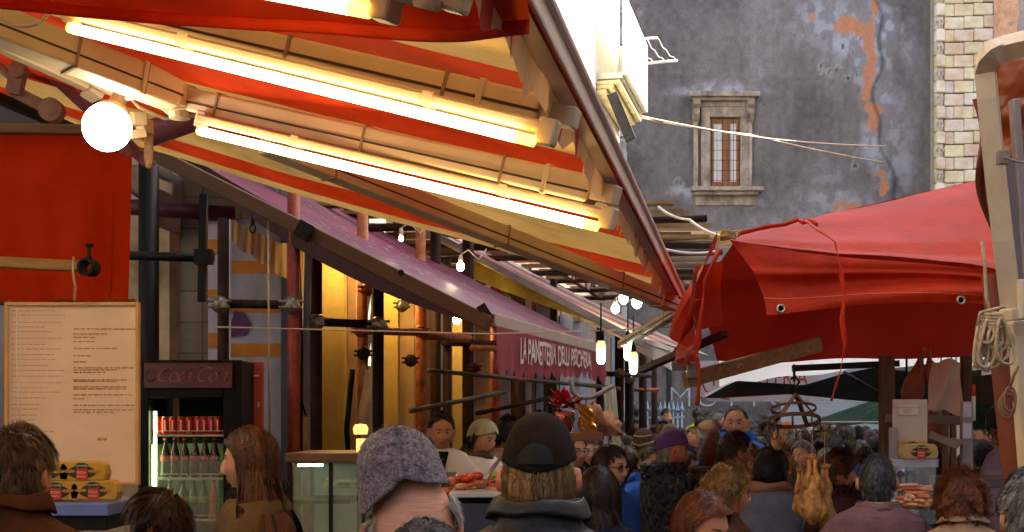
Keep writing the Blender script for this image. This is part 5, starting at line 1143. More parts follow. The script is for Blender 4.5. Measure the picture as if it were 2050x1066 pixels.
m_ = MB(); m_.grid(quadf(P(1940, 812, 10.4), P(2150, 812, 10.4), P(1940, 860, 10.5), P(2150, 860, 10.5)), 10, 4); obj('green_skirt', m_, mat('green_skirt', (.03, .09, .04), .8, .3), BU, smooth=True)
# hedge / greenery
# ---------------- near right white frame
NF = thing('white_awning_frame', 'cream tubular awning frame with a rounded corner at the right edge', 'frame', tuple(P(2010, 640, 3)))
fp = [P(2120, 72, 2.9), P(2060, 86, 2.9), P(2010, 98, 2.95), P(1990, 104, 2.95), P(1977, 118, 2.97), P(1972, 140, 3), P(1978, 200, 3), P(1993, 350, 3.02), P(2008, 480, 3.05), P(2026, 632, 3.1)]
sm = []
for i in range(len(fp)-1):
    for t in np.linspace(0, 1, 5, endpoint=i == len(fp)-2): sm.append(fp[i].lerp(fp[i+1], t))
WFR = mat('cream_painted_frame', (.74, .56, .38), .4, .15, 5, .08)
m_ = MB(); 
m_.tube(sm, .031, 4)
obj('tube', m_, WFR, NF, bevel=.007)
m_ = MB(); m_.beam(P(2018, 320, 3.06), P(2042, 628, 3.12), .022, .03, up=(0, 1, 0)); m_.beam(P(2030, 200, 3.2), P(2060, 640, 3.2), .02, .03, up=(0, 1, 0)); obj('inner_rail', m_, mat('mauve_grey_rail', (.36, .3, .3), .35, .1, metal=.4), NF, bevel=.003)
m_ = MB(); m_.box(P(2008, 316, 2.95), (.025, .02, .03)); m_.tube([P(2010, 316, 2.93), P(2040, 325, 2.93), P(2070, 328, 2.93)], .003, 6); obj('clip', m_, GREYISH, NF)
m_ = MB(); m_.beam(P(2012, 632, 3.06), P(2052, 628, 3.08), .045, .03); m_.tube([P(2044, 560, 3.05), P(2046, 640, 3.05)], .012, 8); obj('foot_clamp', m_, WFR, NF, bevel=.004)
m_ = MB(); m_.beam(P(2040, 640, 3.15), P(2068, 1000, 3.2), .05, .05, up=(0, 1, 0)); m_.beam(P(2068, 1000, 3.2), Vector((P(2068, 0, 3.2).x, 3.2, 0)), .05, .05, up=(0, 1, 0)); obj('lower_post', m_, WFR, NF, bevel=.008)
RBR = mat('brown_red_vinyl', (.24, .045, .012), .3, .35, 3, .4, 14, spec=.6)
m_ = MB()
m_.grid(lambda U, V: (P(1992, 0, 3.25).x+.22*U+.05*V, 3.3-.09*np.sin(np.pi*np.clip(U*1.4, 0, 1))-.02*fbm(U*3, V*6, 2)*3, P(0, 128, 3.25).z-.36*V+.03*np.sin(U*5)), 30, 40)
m_.grid(lambda U, V: (P(1960, 0, 3.3).x+.014*np.sin(V*9)+.06*V*V+(.11)*U, 3.35-.02*np.sin(U*9+V*3), P(0, 190, 3.3).z-.45*V), 16, 30)
m_.grid(lambda U, V: (P(1992, 0, 3.3).x+.17*V+.2*U, 3.4-.02*np.sin(U*9), P(0, 540, 3.3).z-1.6*V), 10, 30)
tag(obj('rolled_red_brown_vinyl', m_, RBR, smooth=True), 'glossy red brown vinyl sheet bunched inside the cream frame at the right edge', 'tarpaulin')
# rope bundle
m_ = MB(); rr = random.Random(21); c0 = P(1985, 640, 2.95)
for k in range(15):
    L_ = rr.uniform(.055, .125); wd = rr.uniform(.010, .034); ox = rr.uniform(-.028, .024); tw = rr.uniform(-.5, .5); oy = rr.uniform(-.02, .02)
    m_.tube([c0+Vector((ox+wd*math.sin(t)*(.4+.6*(1-math.cos(t))/2)+tw*.03*(1-math.cos(t)), oy+.01*math.sin(t+k), -L_*(1-math.cos(t))/2+rr.uniform(-.002, .002))) for t in np.linspace(0, 6.28, 22)], .0038, 7, cap=False)
for k in range(5): m_.tube([c0+Vector((.022*math.cos(t), .022*math.sin(t), -.015+k*.007+.004*math.sin(t))) for t in np.linspace(0, 6.28, 16)], .0038, 7, cap=False)
m_.tube([c0, c0+Vector((-.012, 0, .05)), c0+Vector((-.016, 0, .13)), c0+Vector((-.022, 0, .18))], .0038, 7); m_.tube([c0+Vector((-.01, 0, .0)), c0+Vector((-.035, 0, -.02)), c0+Vector((-.03, -.01, .015)), c0+Vector((.03, 0, .03))], .0038, 7)
tag(obj('coiled_rope', m_, CORD, smooth=True), 'looped bundle of pale cord hanging at the left of the cream frame', 'rope')
m_ = MB(); c0 = P(2022, 775, 3.1)
for k in range(3): m_.tube([c0+Vector((.014*math.sin(t)*(1+k*.2), .01*k, -.03-.03*math.cos(t)*-1-k*.008)) for t in np.linspace(0, 6.28, 16)], .003, 6)
m_.tube([c0, c0+Vector((.01, 0, .03)), c0+Vector((.02, 0, .05))], .004, 6)
tag(obj('cord_loop', m_, mat('brown_cord', (.3, .16, .1), .8), smooth=True), 'small brown cord loops hanging over the black knit hat at the right', 'rope')

# ---------------- hanging hook rack and chickens
HR = thing('hanging_hook_rack', 'rusty round iron rack with straps and hooks hanging from a black hook', 'hook rack', tuple(P(1592, 760, 6.0)))
RIR = mat('rusty_iron', (.11, .045, .022), .6, .4, 20, .3, 80, metal=.3)
c_ = P(1585, 846, 6.0); R_ = .118
m_ = MB(); m_.lathe([(R_, -.009), (R_+.004, -.009), (R_+.004, .009), (R_, .009), (R_, -.009)], c_, 36); obj('lower_ring', m_, RIR, HR, auto=40)
m_ = MB(); m_.lathe([(R_*.86, 0), (R_*.86+.004, 0), (R_*.86+.004, .013), (R_*.86, .013), (R_*.86, 0)], c_+Vector((0, 0, .05)), 36); obj('upper_ring', m_, RIR, HR, auto=40)
top = P(1592, 790, 6.0)
for k in range(4):
    an = .5+k*math.pi/2; e_ = c_+Vector((R_*math.cos(an), R_*math.sin(an), -.005)); m_ = MB(); m_.beam(top, e_, .022, .005, up=(math.cos(an), math.sin(an), .3)); obj('strap', m_, RIR, HR)
m_ = MB(); m_.tube([top+Vector((0, 0, -.005)), top+Vector((0, 0, .03)), top+Vector((.022, 0, .06)), top+Vector((.0, 0, .085)), top+Vector((-.022, 0, .07))], .006, 8); m_.tube([top+Vector((0, 0, .08)), P(1590, 735, 6.0)], .004, 6); obj('top_hook', m_, BLACK, HR, smooth=True)
for k in range(8):
    an = k*math.pi/4+.2; e_ = c_+Vector((R_*math.cos(an), R_*math.sin(an), -.01)); o_ = Vector((math.cos(an), math.sin(an), 0))
    m_ = MB(); m_.tube([e_+Vector((0, 0, .02)), e_+Vector((0, 0, -.03)), e_+o_*.012+Vector((0, 0, -.05)), e_+o_*.035+Vector((0, 0, -.045)), e_+o_*.042+Vector((0, 0, -.015))], .004, 7); obj('hook', m_, RIR, HR, smooth=True)
HR.rotation_euler = (math.radians(-14), math.radians(5), .3)
SKN = mat('yellow_poultry_skin', (.52, .19, .03), .55, .5, 22, .7, 60, sss=.1, col2=(.66, .34, .10))
def chicken(label, X, Y, d, rz, s=1.0, hook=(0, 0)):
    t = thing('hanging_chicken', label, 'chicken', tuple(P(X, Y, d)), group='plucked chickens hanging from the rack')
    c0 = P(X, Y, d); m__ = MB(); R4 = Matrix.Rotation(rz, 3, 'Z')
    prof = [(.001, -.185), (.014, -.178), (.032, -.155), (.046, -.12), (.052, -.085), (.046, -.045), (.034, -.01), (.026, .02), (.014, .05), (.001, .055)]
    m__.lathe([(r_*s, z*s) for r_, z in prof], c0, 18, R4@Matrix.Diagonal((1, .8, 1)))
    obj('body', m__, SKN, t, smooth=True)
    for sg_ in (-1, 1):
        m__ = MB(); q = [Vector((sg_*.02, 0, -.01)), Vector((sg_*.024, -.006, .04)), Vector((sg_*.012, 0, .09)), Vector((sg_*.014, 0, .13))]
        m__.tube([c0+R4@(v*s) for v in q], [.022*s, .019*s, .010*s, .008*s], 10); 
        for a_ in (-.02, 0, .02): m__.tube([c0+R4@(Vector((sg_*.014, 0, .125))*s), c0+R4@(Vector((sg_*.014+a_, -.008, .155))*s)], .0045*s, 6)
        obj('leg', m__, SKN, t, smooth=True)
        m__ = MB(); m__.tube([c0+R4@(Vector(v)*s) for v in ((sg_*.045, 0, -.07), (sg_*.056, -.01, -.105), (sg_*.04, -.015, -.15))], [.014*s, .013*s, .006*s], 8); obj('wing', m__, SKN, t, smooth=True)
    m__ = MB(); m__.tube([c0+R4@(Vector((0, 0, .13))*s), (c0.x, c0.y, P(0, 862, d).z)], .0018, 5); obj('string', m__, CORD, t)
    return t
chicken('leftmost thin plucked chicken, hanging highest by its feet', 1602, 985, 6.05, .3, .70)
chicken('middle yellow plucked chicken, feet touching the strings', 1626, 975, 5.92, -.2, .98)
chicken('right yellow plucked chicken, hanging lowest of the rack', 1651, 990, 6.0, .5, .92)
m_ = MB(); m_.ell(P(1556, 884, 6.2), (.035, .03, .05), None, 12, 8, noise=.2); m_.tube([P(1546, 872, 6.2), P(1545, 840, 6.1)], .002, 5); tag(obj('small_hanging_poultry', m_, SKN, smooth=True), 'small orange poultry piece on a string at the left of the rack', 'poultry')
# ---------------- right stall
ST = thing('butcher_stall', 'dark timber market stall frame with shelves at the right', 'market stall', (P(1850, 0, 6).x, 6, 0))
m_ = MB()
def post(X, Y0, d, w_=.055, mm=OLDWOOD, nm='post'):
    m__ = MB(); a_ = P(X, Y0, d); m__.box((a_.x, d, a_.z/2), (w_, w_, a_.z)); return obj(nm, m__, mm, ST, bevel=.006)
post(1775, 712, 6.0, .062); post(1934, 712, 6.2, .048); post(1815, 712, 6.6, .012, DARKMETAL)
m_ = MB(); a_ = P(1788, 870, 5.7); m_.box((a_.x+.0, 5.7, a_.z-.28), (.03, .04, .62)); b_ = P(1935, 880, 5.9); m_.box((b_.x, 5.9, b_.z-.2), (.05, .03, .75)); obj('grey_upright', m_, mat('mauve_grey_paint', (.33, .26, .26), .5, .15), ST, bevel=.004)
m_ = MB(); pb(m_, 1928, 1944, 806, 835, 5.85, .01); pb(m_, 1927, 1944, 848, 878, 5.85, .01); obj('taped_label', m_, mat('lilac_tape', (.5, .46, .56), .3, .2), ST)
m_ = MB(); m_.beam(P(1775, 838, 5.9), P(1940, 843, 6.0), .03, .04); obj('cross_rail', m_, mat('grey_brown_rail', (.16, .11, .09), .5, .3), ST, bevel=.003)
m_ = MB(); m_.beam(P(1862, 870, 5.8), P(1918, 893, 5.75), .12, .03); m_.beam(P(1860, 880, 5.9), P(1916, 886, 5.9), .2, .03); obj('angled_shelf', m_, mat('worn_shelf_wood', (.24, .15, .10), .7, .3), ST, bevel=.003)
for X in (1893, 1908): post(X, 820, 6.4, .03, mat('brown_slat', (.2, .11, .07), .6, .3), 'slat')
m_ = MB(); a_, b_ = P(1788, 925, 5.6), P(1872, 925, 5.6); m_.box(((a_.x+b_.x)/2, 5.65, a_.z-.005), (b_.x-a_.x, .2, .035)); obj('lit_shelf', m_, mat('mauve_shelf', (.45, .38, .55), .25, .15), ST, bevel=.004)
m_ = MB(); m_.box((P(1880, 0, 6.3).x, 6.45, .45), (1.5, .6, .9)); obj('counter', m_, mat('steel_counter', (.16, .15, .16), .45, .2, metal=.5), ST, bevel=.01)
m_ = MB(); m_.box((P(1975, 0, 6.3).x, 6.35, P(0, 965, 6.3).z), (.42, .35, .05)); obj('steel_tray', m_, mat('dull_brown_steel', (.14, .10, .08), .45, .3, metal=.4), ST, bevel=.004)
m_ = MB(); m_.box((P(1830, 0, 5.5).x, 5.52, P(0, 985, 5.5).z), (.2, .01, .28)); obj('glass_guard', m_, mat('stall_glass', (.8, .85, .85), .04, 0, 1, 0, alpha=.15, spec=.9), ST)
# notice sheet
PN = thing('paper_notice', 'pale sheet in a plastic sleeve with a small printed notice on the right stall', 'notice', tuple(P(1824, 900, 5.7)))
m_ = MB(); pb(m_, 1787, 1856, 800, 905, 5.72, .006); obj('sheet', m_, mat('notice_sheet', (.60, .46, .36), .5, .1, 4, .1), PN)
m_ = MB(); pb(m_, 1799, 1838, 810, 831, 5.712, .004); obj('slip', m_, mat('notice_slip', (.78, .66, .56), .5), PN)
m_ = MB()
for k, tx_ in enumerate(('SI PREGA DI NON TOCCARE', 'LA MERCE', 'GRAZIE')): text_on(m_, tx_, .0085, lambda x, y, k=k: (P(1818, 0, 5.7).x+x, 5.706, P(0, 816+k*5, 5.7).z+y))
obj('print', m_, BLACK, PN)
packet('yellow packet standing at the back of the right stall shelf', 1822, 896, 5.72, 0, (.6, .35, .03), 'food packets on the right stall shelf', .85)
packet('pale yellow packet with a red panel at the front of the right stall shelf', 1838, 904, 5.55, .1, (.62, .42, .14), 'food packets on the right stall shelf', .9)
# hanging hams, white cloth, hooks
HM = mat('cured_ham', (.28, .08, .04), .45, .4, 14, .3, 50)
def ham(label, X, Y, d, s, tilt):
    m__ = MB(); c0 = P(X, Y, d); m__.lathe([(.004, .14), (.010, .13), (.012, .09), (.024, .05), (.042, 0), (.046, -.05), (.03, -.1), (.001, -.115)], (0, 0, 0), 14)
    V = m__.V[-1]*s; R4 = np.array(Matrix.Rotation(tilt, 3, 'Y')); m__.V[-1] = V@R4.T*np.array([1, .7, 1])+np.array(c0); tag(obj('hanging_ham', m__, HM, smooth=True), label, 'ham', 'hams hanging in the right stall')
ham('left curved ham hanging in the right stall beside the post', 1832, 765, 6.3, 1.25, .25); ham('slim dark sausage-like ham right of the curved one', 1862, 745, 6.3, .8, -.05); ham('dark red ham hanging under the white cloth', 1872, 845, 6.5, 1.2, 0)
m_ = MB(); m_.grid(lambda U, V: (lerp(P(1868, 0, 6.1).x, P(1926, 0, 6.1).x, U)-.03*V*(1-U), 6.1+.025*np.sin(U*7+V*4), lerp(P(0, 722, 6.1).z, P(0, 818, 6.1).z, V)-.03*U*V-.01*np.sin(U*9)), 24, 24)
tag(obj('white_hanging_cloth', m_, mat('offwhite_cloth', (.58, .42, .34), .8, .12, 5, .2), smooth=True), 'off-white cloth hanging between the stall posts beside the hams', 'cloth')
for k, X in enumerate((1838, 1848, 1884, 1905, 1914)):
    m_ = MB(); c0 = P(X, 724, 6.2); m_.tube([c0+Vector((0, 0, .02)), c0+Vector((0, 0, -.015)), c0+Vector((.008, 0, -.028)), c0+Vector((.018, 0, -.02))], .003, 6); tag(obj('small_hook', m_, BLACK, smooth=True), ordn[k]+' small black hook from the left along the tarp hem above the hams', 'hook', 'small hooks above the hams')
# red and white marker pole
m_ = MB(); c0 = P(1949, 770, 6.0); m_.tube([c0+Vector((0, 0, .0)), c0+Vector((0, 0, -.055))], .008, 10); m2 = MB()
RW = thing('price_marker_stick', 'red-topped white stick right of the second stall post', 'stick', tuple(c0)); obj('red_top', m_, mat('bright_red_plastic', (.7, .04, .02), .4), RW, smooth=True)
m2.tube([c0+Vector((0, 0, -.0551)), c0+Vector((0, 0, -.17))], .009, 10); obj('white_stem', m2, WHITEP, RW, smooth=True)
# food on the right stall
m_ = MB(); rr = random.Random(31)
for k in range(16): a_ = P(1815+rr.uniform(-18, 18), 980+rr.uniform(-8, 6), 5.45); m_.tube([a_, a_+Vector((.08, rr.uniform(-.02, .02), rr.uniform(-.01, .01)))], .008, 7, col=rr.choice([(.6, .14, .07), (.75, .25, .1), (.8, .45, .3)]))
for k in range(26): m_.ell(P(1830+rr.uniform(-32, 30), 1003+rr.uniform(-10, 12), 5.4), (.03, .02, .012), Matrix.Rotation(rr.uniform(0, 3), 3, 'Z'), 9, 6, 0, rr.choice([(.8, .35, .06), (.85, .5, .25), (.7, .2, .05)]), .2, 30)
tag(obj('sausages_and_cuts', m_, mat('fresh_cuts', (1, 1, 1), .3, .15, 30, .2, vcol=True, spec=.6), smooth=True), 'orange sausages and poultry cuts heaped in the right stall', 'meat')
m_ = MB(); m_.grid(lambda U, V: (P(1790, 0, 5.5).x+.09*U, 5.5+.05*V, P(0, 952, 5.5).z+.03*fbm(U*5, V*5)+.02*V), 16, 12); tag(obj('foil_tray', m_, mat('blue_foil', (.4, .5, .7), .2, .3, 9, .8, 25, metal=.8), smooth=True), 'crumpled bluish foil tray under the lit shelf of the right stall', 'tray')
# ================================================================ people
def g1(x, c, s): return np.exp(-((x-c)/s)**2)
def head_surf(th, ph, k):
    """head surface, face towards +Y, origin mid-head; chin about z=-.118, crown z=.118"""
    dx, dy, dz = np.sin(th)*np.cos(ph), np.cos(th)*np.cos(ph), np.sin(ph)
    W_ = k.get('hw', 1.0); z = .118*dz
    t = np.clip(-z/.118, 0, 1)
    x = np.sign(dx)*np.abs(dx)**.93*.0765*W_*(1-.33*t**1.7+.02*g1(z, -.03, .03))
    y = np.where(dy > 0, .093*np.abs(dy)**.95, -.100*np.abs(dy)**.97*(1-.33*t**1.3))
    fr = sstep(.05, .5, dy)
    y = y+fr*(.006*t)
    ax = np.abs(x)
    y = y+fr*(.0045*np.exp(-((ax-.026)/.018)**2-((z-.024)/.009)**2))                       # brow
    y = y-fr*(.0115*np.exp(-((ax-.031)/.016)**2-((z-.004)/.0125)**2))                      # eye sockets
    y = y+fr*(.0035*np.exp(-((ax-.043)/.016)**2-((z+.026)/.016)**2))                       # cheeks
    nz_ = k.get('nose', 1.0)
    up = sstep(.022, -.036, z); dn = 1-sstep(-.038, -.049, z)
    y = y+fr*nz_*(.003+.0165*up)*dn*sstep(.03, .012, z)*np.exp(-(x/(.0065+.0065*up))**2)
    y = y+fr*.005*np.exp(-((ax-.012)/.006)**2-((z+.040)/.006)**2)                          # nostril wings
    y = y-fr*.004*np.exp(-(x/.02)**2-((z+.052)/.005)**2)
    lp = np.exp(-(x/.021)**4)
    y = y+fr*lp*(.0045*g1(z, -.0605, .0042)+.005*g1(z, -.0715, .005)-.003*g1(z, -.0658, .0022))
    y = y-fr*.005*np.exp(-(x/.025)**2-((z+.083)/.006)**2)
    y = y+fr*.006*np.exp(-(x/.020)**2-((z+.101)/.012)**2)                                  # chin
    return x, y, z
def skin_col(x, y, z, k):
    c = np.ones(x.shape+(3,))
    lips = np.exp(-(x/.021)**4)*np.exp(-((z+.066)/.0085)**4)*(y > .06)
    c = c*(1-lips[..., None]*np.array([.18, .45, .45]))
    ch = np.exp(-((np.abs(x)-.045)/.018)**2-((z+.028)/.02)**2)*(y > 0)
    c = c*(1-ch[..., None]*np.array([0, .16, .14]))
    sock = np.exp(-((np.abs(x)-.031)/.018)**2-((z-.002)/.012)**2)*(y > .05)
    c = c*(1-sock[..., None]*np.array([.14, .2, .18]))
    if k.get('stubble'):
        st = sstep(-.045, -.06, z)*(y > -.01)*k['stubble']*(1-lips); c = c*(1-st[..., None]*np.array([.45, .42, .35]))
    n_ = fbm(x*60, y*60, z*60)*.14
    return np.clip(c*(1+n_[..., None]), 0, 1)
def cols(N):
    u = np.arange(N)/N; return 2*np.pi*u-.45*np.sin(2*np.pi*u)
def rotm(hy, hp, hr): return np.array((Matrix.Rotation(hy, 3, 'Z')@Matrix.Rotation(hp, 3, 'X')@Matrix.Rotation(hr, 3, 'Y')))
HC = np.array([0, .018, 1.622])           # head centre in a 1.75 m body; pivot at neck
PIV = np.array([0, -.012, 1.535])
def head_tf(V, k):
    V = np.asarray(V, float)+HC-PIV
    return V@rotm(k.get('hy', 0), k.get('hp', 0), k.get('hr', 0)).T+PIV
TOR = [(1.535, .056, .060, -.008), (1.51, .057, .060, -.010), (1.485, .072, .068, -.012), (1.462, .115, .080, -.012), (1.44, .155, .092, -.01), (1.41, .182, .103, -.006), (1.36, .190, .115, 0), (1.31, .186, .12, .002), (1.25, .178, .12, .004), (1.17, .17, .115, .004), (1.07, .16, .108, .002), (.97, .168, .115, 0), (.88, .178, .122, -.004)]
def torring(th, z, w_, d_, yc):
    s_, c_ = np.sin(th), np.cos(th); return np.stack([w_*np.sign(s_)*np.abs(s_)**.85, yc+d_*np.sign(c_)*np.abs(c_)**.85, np.full_like(th, z)], -1)
def arm_path(k, sd):
    sx = 1 if sd > 0 else -1; ar = k.get('arms', {}).get('r' if sd > 0 else 'l', 'down')
    S_ = np.array([sx*.185, -.003, 1.385])
    if ar == 'down': return [S_, np.array([sx*.245, -.02, 1.12]), np.array([sx*.225, .09, .90])]
    if ar == 'front': return [S_, np.array([sx*.235, .03, 1.13]), np.array([sx*.10, .24, 1.10])]
    if ar == 'up': return [S_, np.array([sx*.24, .10, 1.15]), np.array([sx*.12, .27, 1.36])]
    if ar == 'pocket': return [S_, np.array([sx*.265, -.05, 1.13]), np.array([sx*.20, .09, .98])]
    return [np.array(q) for q in ar]
def limb(mb, loop, path, radii, ns=4, sx=0):
    """bridge an open loop of existing vertex ids to rings along a path (sx: arm side, 0 = leg)"""
    n = len(loop); pts = []; rs = []
    for i in range(len(path)-1):
        for t in np.linspace(0, 1, ns, endpoint=False): pts.append(path[i]*(1-t)+path[i+1]*t); rs.append(radii[i]*(1-t)+radii[i+1]*t)
    pts.append(path[-1]); rs.append(radii[-1]); pts = pts[1:]; rs = rs[1:]
    allV = np.concatenate(mb.V); L0 = allV[loop]; c0 = (L0.max(0)+L0.min(0))/2
    if sx: an = np.arctan2((L0[:, 2]-c0[2])/(np.ptp(L0[:, 2])+1e-6), (L0[:, 1]-c0[1])/(np.ptp(L0[:, 1])+1e-6)); b1, b2 = np.array([0, 1.0, 0]), np.array([float(sx), 0, .35])
    else: an = np.arctan2(L0[:, 0]-c0[0], L0[:, 1]-c0[1]); b1, b2 = np.array([0, 1.0, 0]), np.array([1.0, 0, 0])
    prev = list(loop)
    for i, (p_, r_) in enumerate(zip(pts, rs)):
        a_ = pts[i-1] if i else path[0]; b_ = pts[i+1] if i+1 < len(pts) else p_+(p_-a_); d = b_-a_; d /= np.linalg.norm(d)
        e1 = b1-d*b1.dot(d); e1 /= np.linalg.norm(e1); e2 = b2-d*b2.dot(d)-e1*b2.dot(e1); e2 /= np.linalg.norm(e2)
        R_ = p_+r_*(np.cos(an)[:, None]*e1+np.sin(an)[:, None]*e2)
        R_ = R_+(.22*r_*(1-np.abs(2.4*fbm(R_[:, 0]*9, R_[:, 1]*9, R_[:, 2]*26)))*.5)[:, None]*(R_-p_)/r_*mb.wr
        b0 = mb.n; mb.add(R_, [], 0); cur = list(range(b0, b0+n))
        mb.F += [(prev[j], prev[(j+1) % n], cur[(j+1) % n], cur[j]) for j in range(n)]; mb.M += [0]*n; prev = cur
    return prev, pts[-1], d, e1
def hand(mb, wr, d, e1, s=1.0, curl=.5):
    d = Vector(d); side = Vector(e1)-d*Vector(e1).dot(d); side.normalize(); nn = d.cross(side); w_ = Vector(wr)
    mb.ell(w_+d*.045*s, (.040*s, .017*s, .052*s), Matrix((side, nn, d)).transposed(), 12, 8)
    for i, (o_, L_) in enumerate(((-.030, .066), (-.010, .076), (.010, .072), (.029, .056))):
        p0 = w_+d*.082*s+side*o_*s; p1 = p0+(d+nn*curl*.5).normalized()*L_*.5*s; p2 = p1+(d*.6+nn*curl*1.6).normalized()*L_*.3*s; p3 = p2+(d*.2+nn*curl*1.8).normalized()*L_*.25*s
        mb.tube([p0-d*.01, p0, p1, p2, p3], [.009*s, .009*s, .0085*s, .008*s, .006*s], 8)
    p0 = w_+d*.03*s-side*.034*s; p1 = p0+(d*.7-side*.8+nn*.3).normalized()*.035*s; p2 = p1+(d-side*.2+nn*.5).normalized()*.03*s
    mb.tube([p0+side*.012, p0, p1, p2], [.012*s, .012*s, .010*s, .007*s], 8)
def patch_sides(N, nr, r0, r1, th, a0=62, a1=118):
    out = []
    for sd in (1, -1):
        lo, hi = (math.radians(a0), math.radians(a1)) if sd > 0 else (2*np.pi-math.radians(a1), 2*np.pi-math.radians(a0))
        js = [j for j in range(N) if lo <= th[j] <= hi]; out.append((js[0], js[-1]))
    return out
def body_core(k, rows, th, mb, N, base_off, r_sh0, r_sh1):
    """connect stacked rows into a tube leaving holes for the arms; returns arm loops"""
    nr = len(rows); ps = patch_sides(N, nr, r_sh0, r_sh1, th)
    holes = set()
    for j0, j1 in ps:
        for i in range(r_sh0, r_sh1):
            for j in range(j0, j1): holes.add((i, j))
    b0 = mb.n; V = np.concatenate(rows); mb.add(V, [], 0)
    F_ = [(b0+i*N+j, b0+i*N+(j+1) % N, b0+(i+1)*N+(j+1) % N, b0+(i+1)*N+j) for i in range(nr-1) for j in range(N) if (i, j) not in holes]
    mb.F += F_; mb.M += [0]*len(F_)
    loops = []
    for j0, j1 in ps:
        lp = [b0+r_sh0*N+j for j in range(j0, j1)]+[b0+i*N+j1 for i in range(r_sh0, r_sh1)]+[b0+r_sh1*N+j for j in range(j1, j0, -1)]+[b0+i*N+j0 for i in range(r_sh1, r_sh0, -1)]
        loops.append(lp)
    return b0, loops
def legs(mb, ring_ids, N, k, infl, zc=.80, foot=.07, rad=(.095, .058, .042)):
    ids = ring_ids; h = N//2
    b0 = mb.n; allV = np.concatenate(mb.V); f, b = allV[ids[0]], allV[ids[h]]; m = 7
    mid = np.array([f*(1-t)+b*t+np.array([0, 0, -.05*math.sin(math.pi*t)]) for t in np.linspace(0, 1, m+2)[1:-1]]); mb.add(mid, [], 0)
    mids = list(range(b0, b0+m))
    L1 = ids[0:h+1]+mids[::-1]; L2 = ids[h:]+[ids[0]]+mids
    for sx, lp in ((1, L1), (-1, L2)):
        path = [np.array([sx*.09, 0, zc+.02]), np.array([sx*.095, .01, .47]), np.array([sx*.10, -.02, foot])]
        prev, c_, d, e1 = limb(mb, lp, path, [rad[0]+infl, rad[1]+infl, rad[2]+infl], 5)
        mb.F.append(tuple(prev)); mb.M.append(0)
class PMB(MB):
    def __init__(s): super().__init__(); s.wr = 0
def eye_parts(k, mesh_sk, me_):
    pass
def build_head_rows(k, th, M_, N):
    ph = np.linspace(math.pi/2-.02, -math.radians(60), M_)
    rows = []; colr = []
    for p_ in ph:
        x, y, z = head_surf(th, np.full_like(th, p_), k)
        colr.append(skin_col(x, y, z, k)); rows.append(head_tf(np.stack([x, y, z], -1), k))
    return rows, colr
def scalp_ok(x, y, z, bald=0, low=-.06):
    """hair grows here (head-local)"""
    ang = np.abs(np.arctan2(x, y))
    line = np.interp(ang, [0, .5, .9, 1.25, 1.5, 1.75, 2.1, 3.15], [.070+bald*.06, .066+bald*.055, .045+bald*.03, .012, .016, .034, low+.02, low])
    return z > line
HAIRM = {}
def hairmat(key, col, var=.45, rough=.42):
    if key not in HAIRM: HAIRM[key] = mat('hair_'+key, col, rough, var, 60, .0, 200, vcol=True, spec=.3, stretch=(1, 1, .3))
    return HAIRM[key]
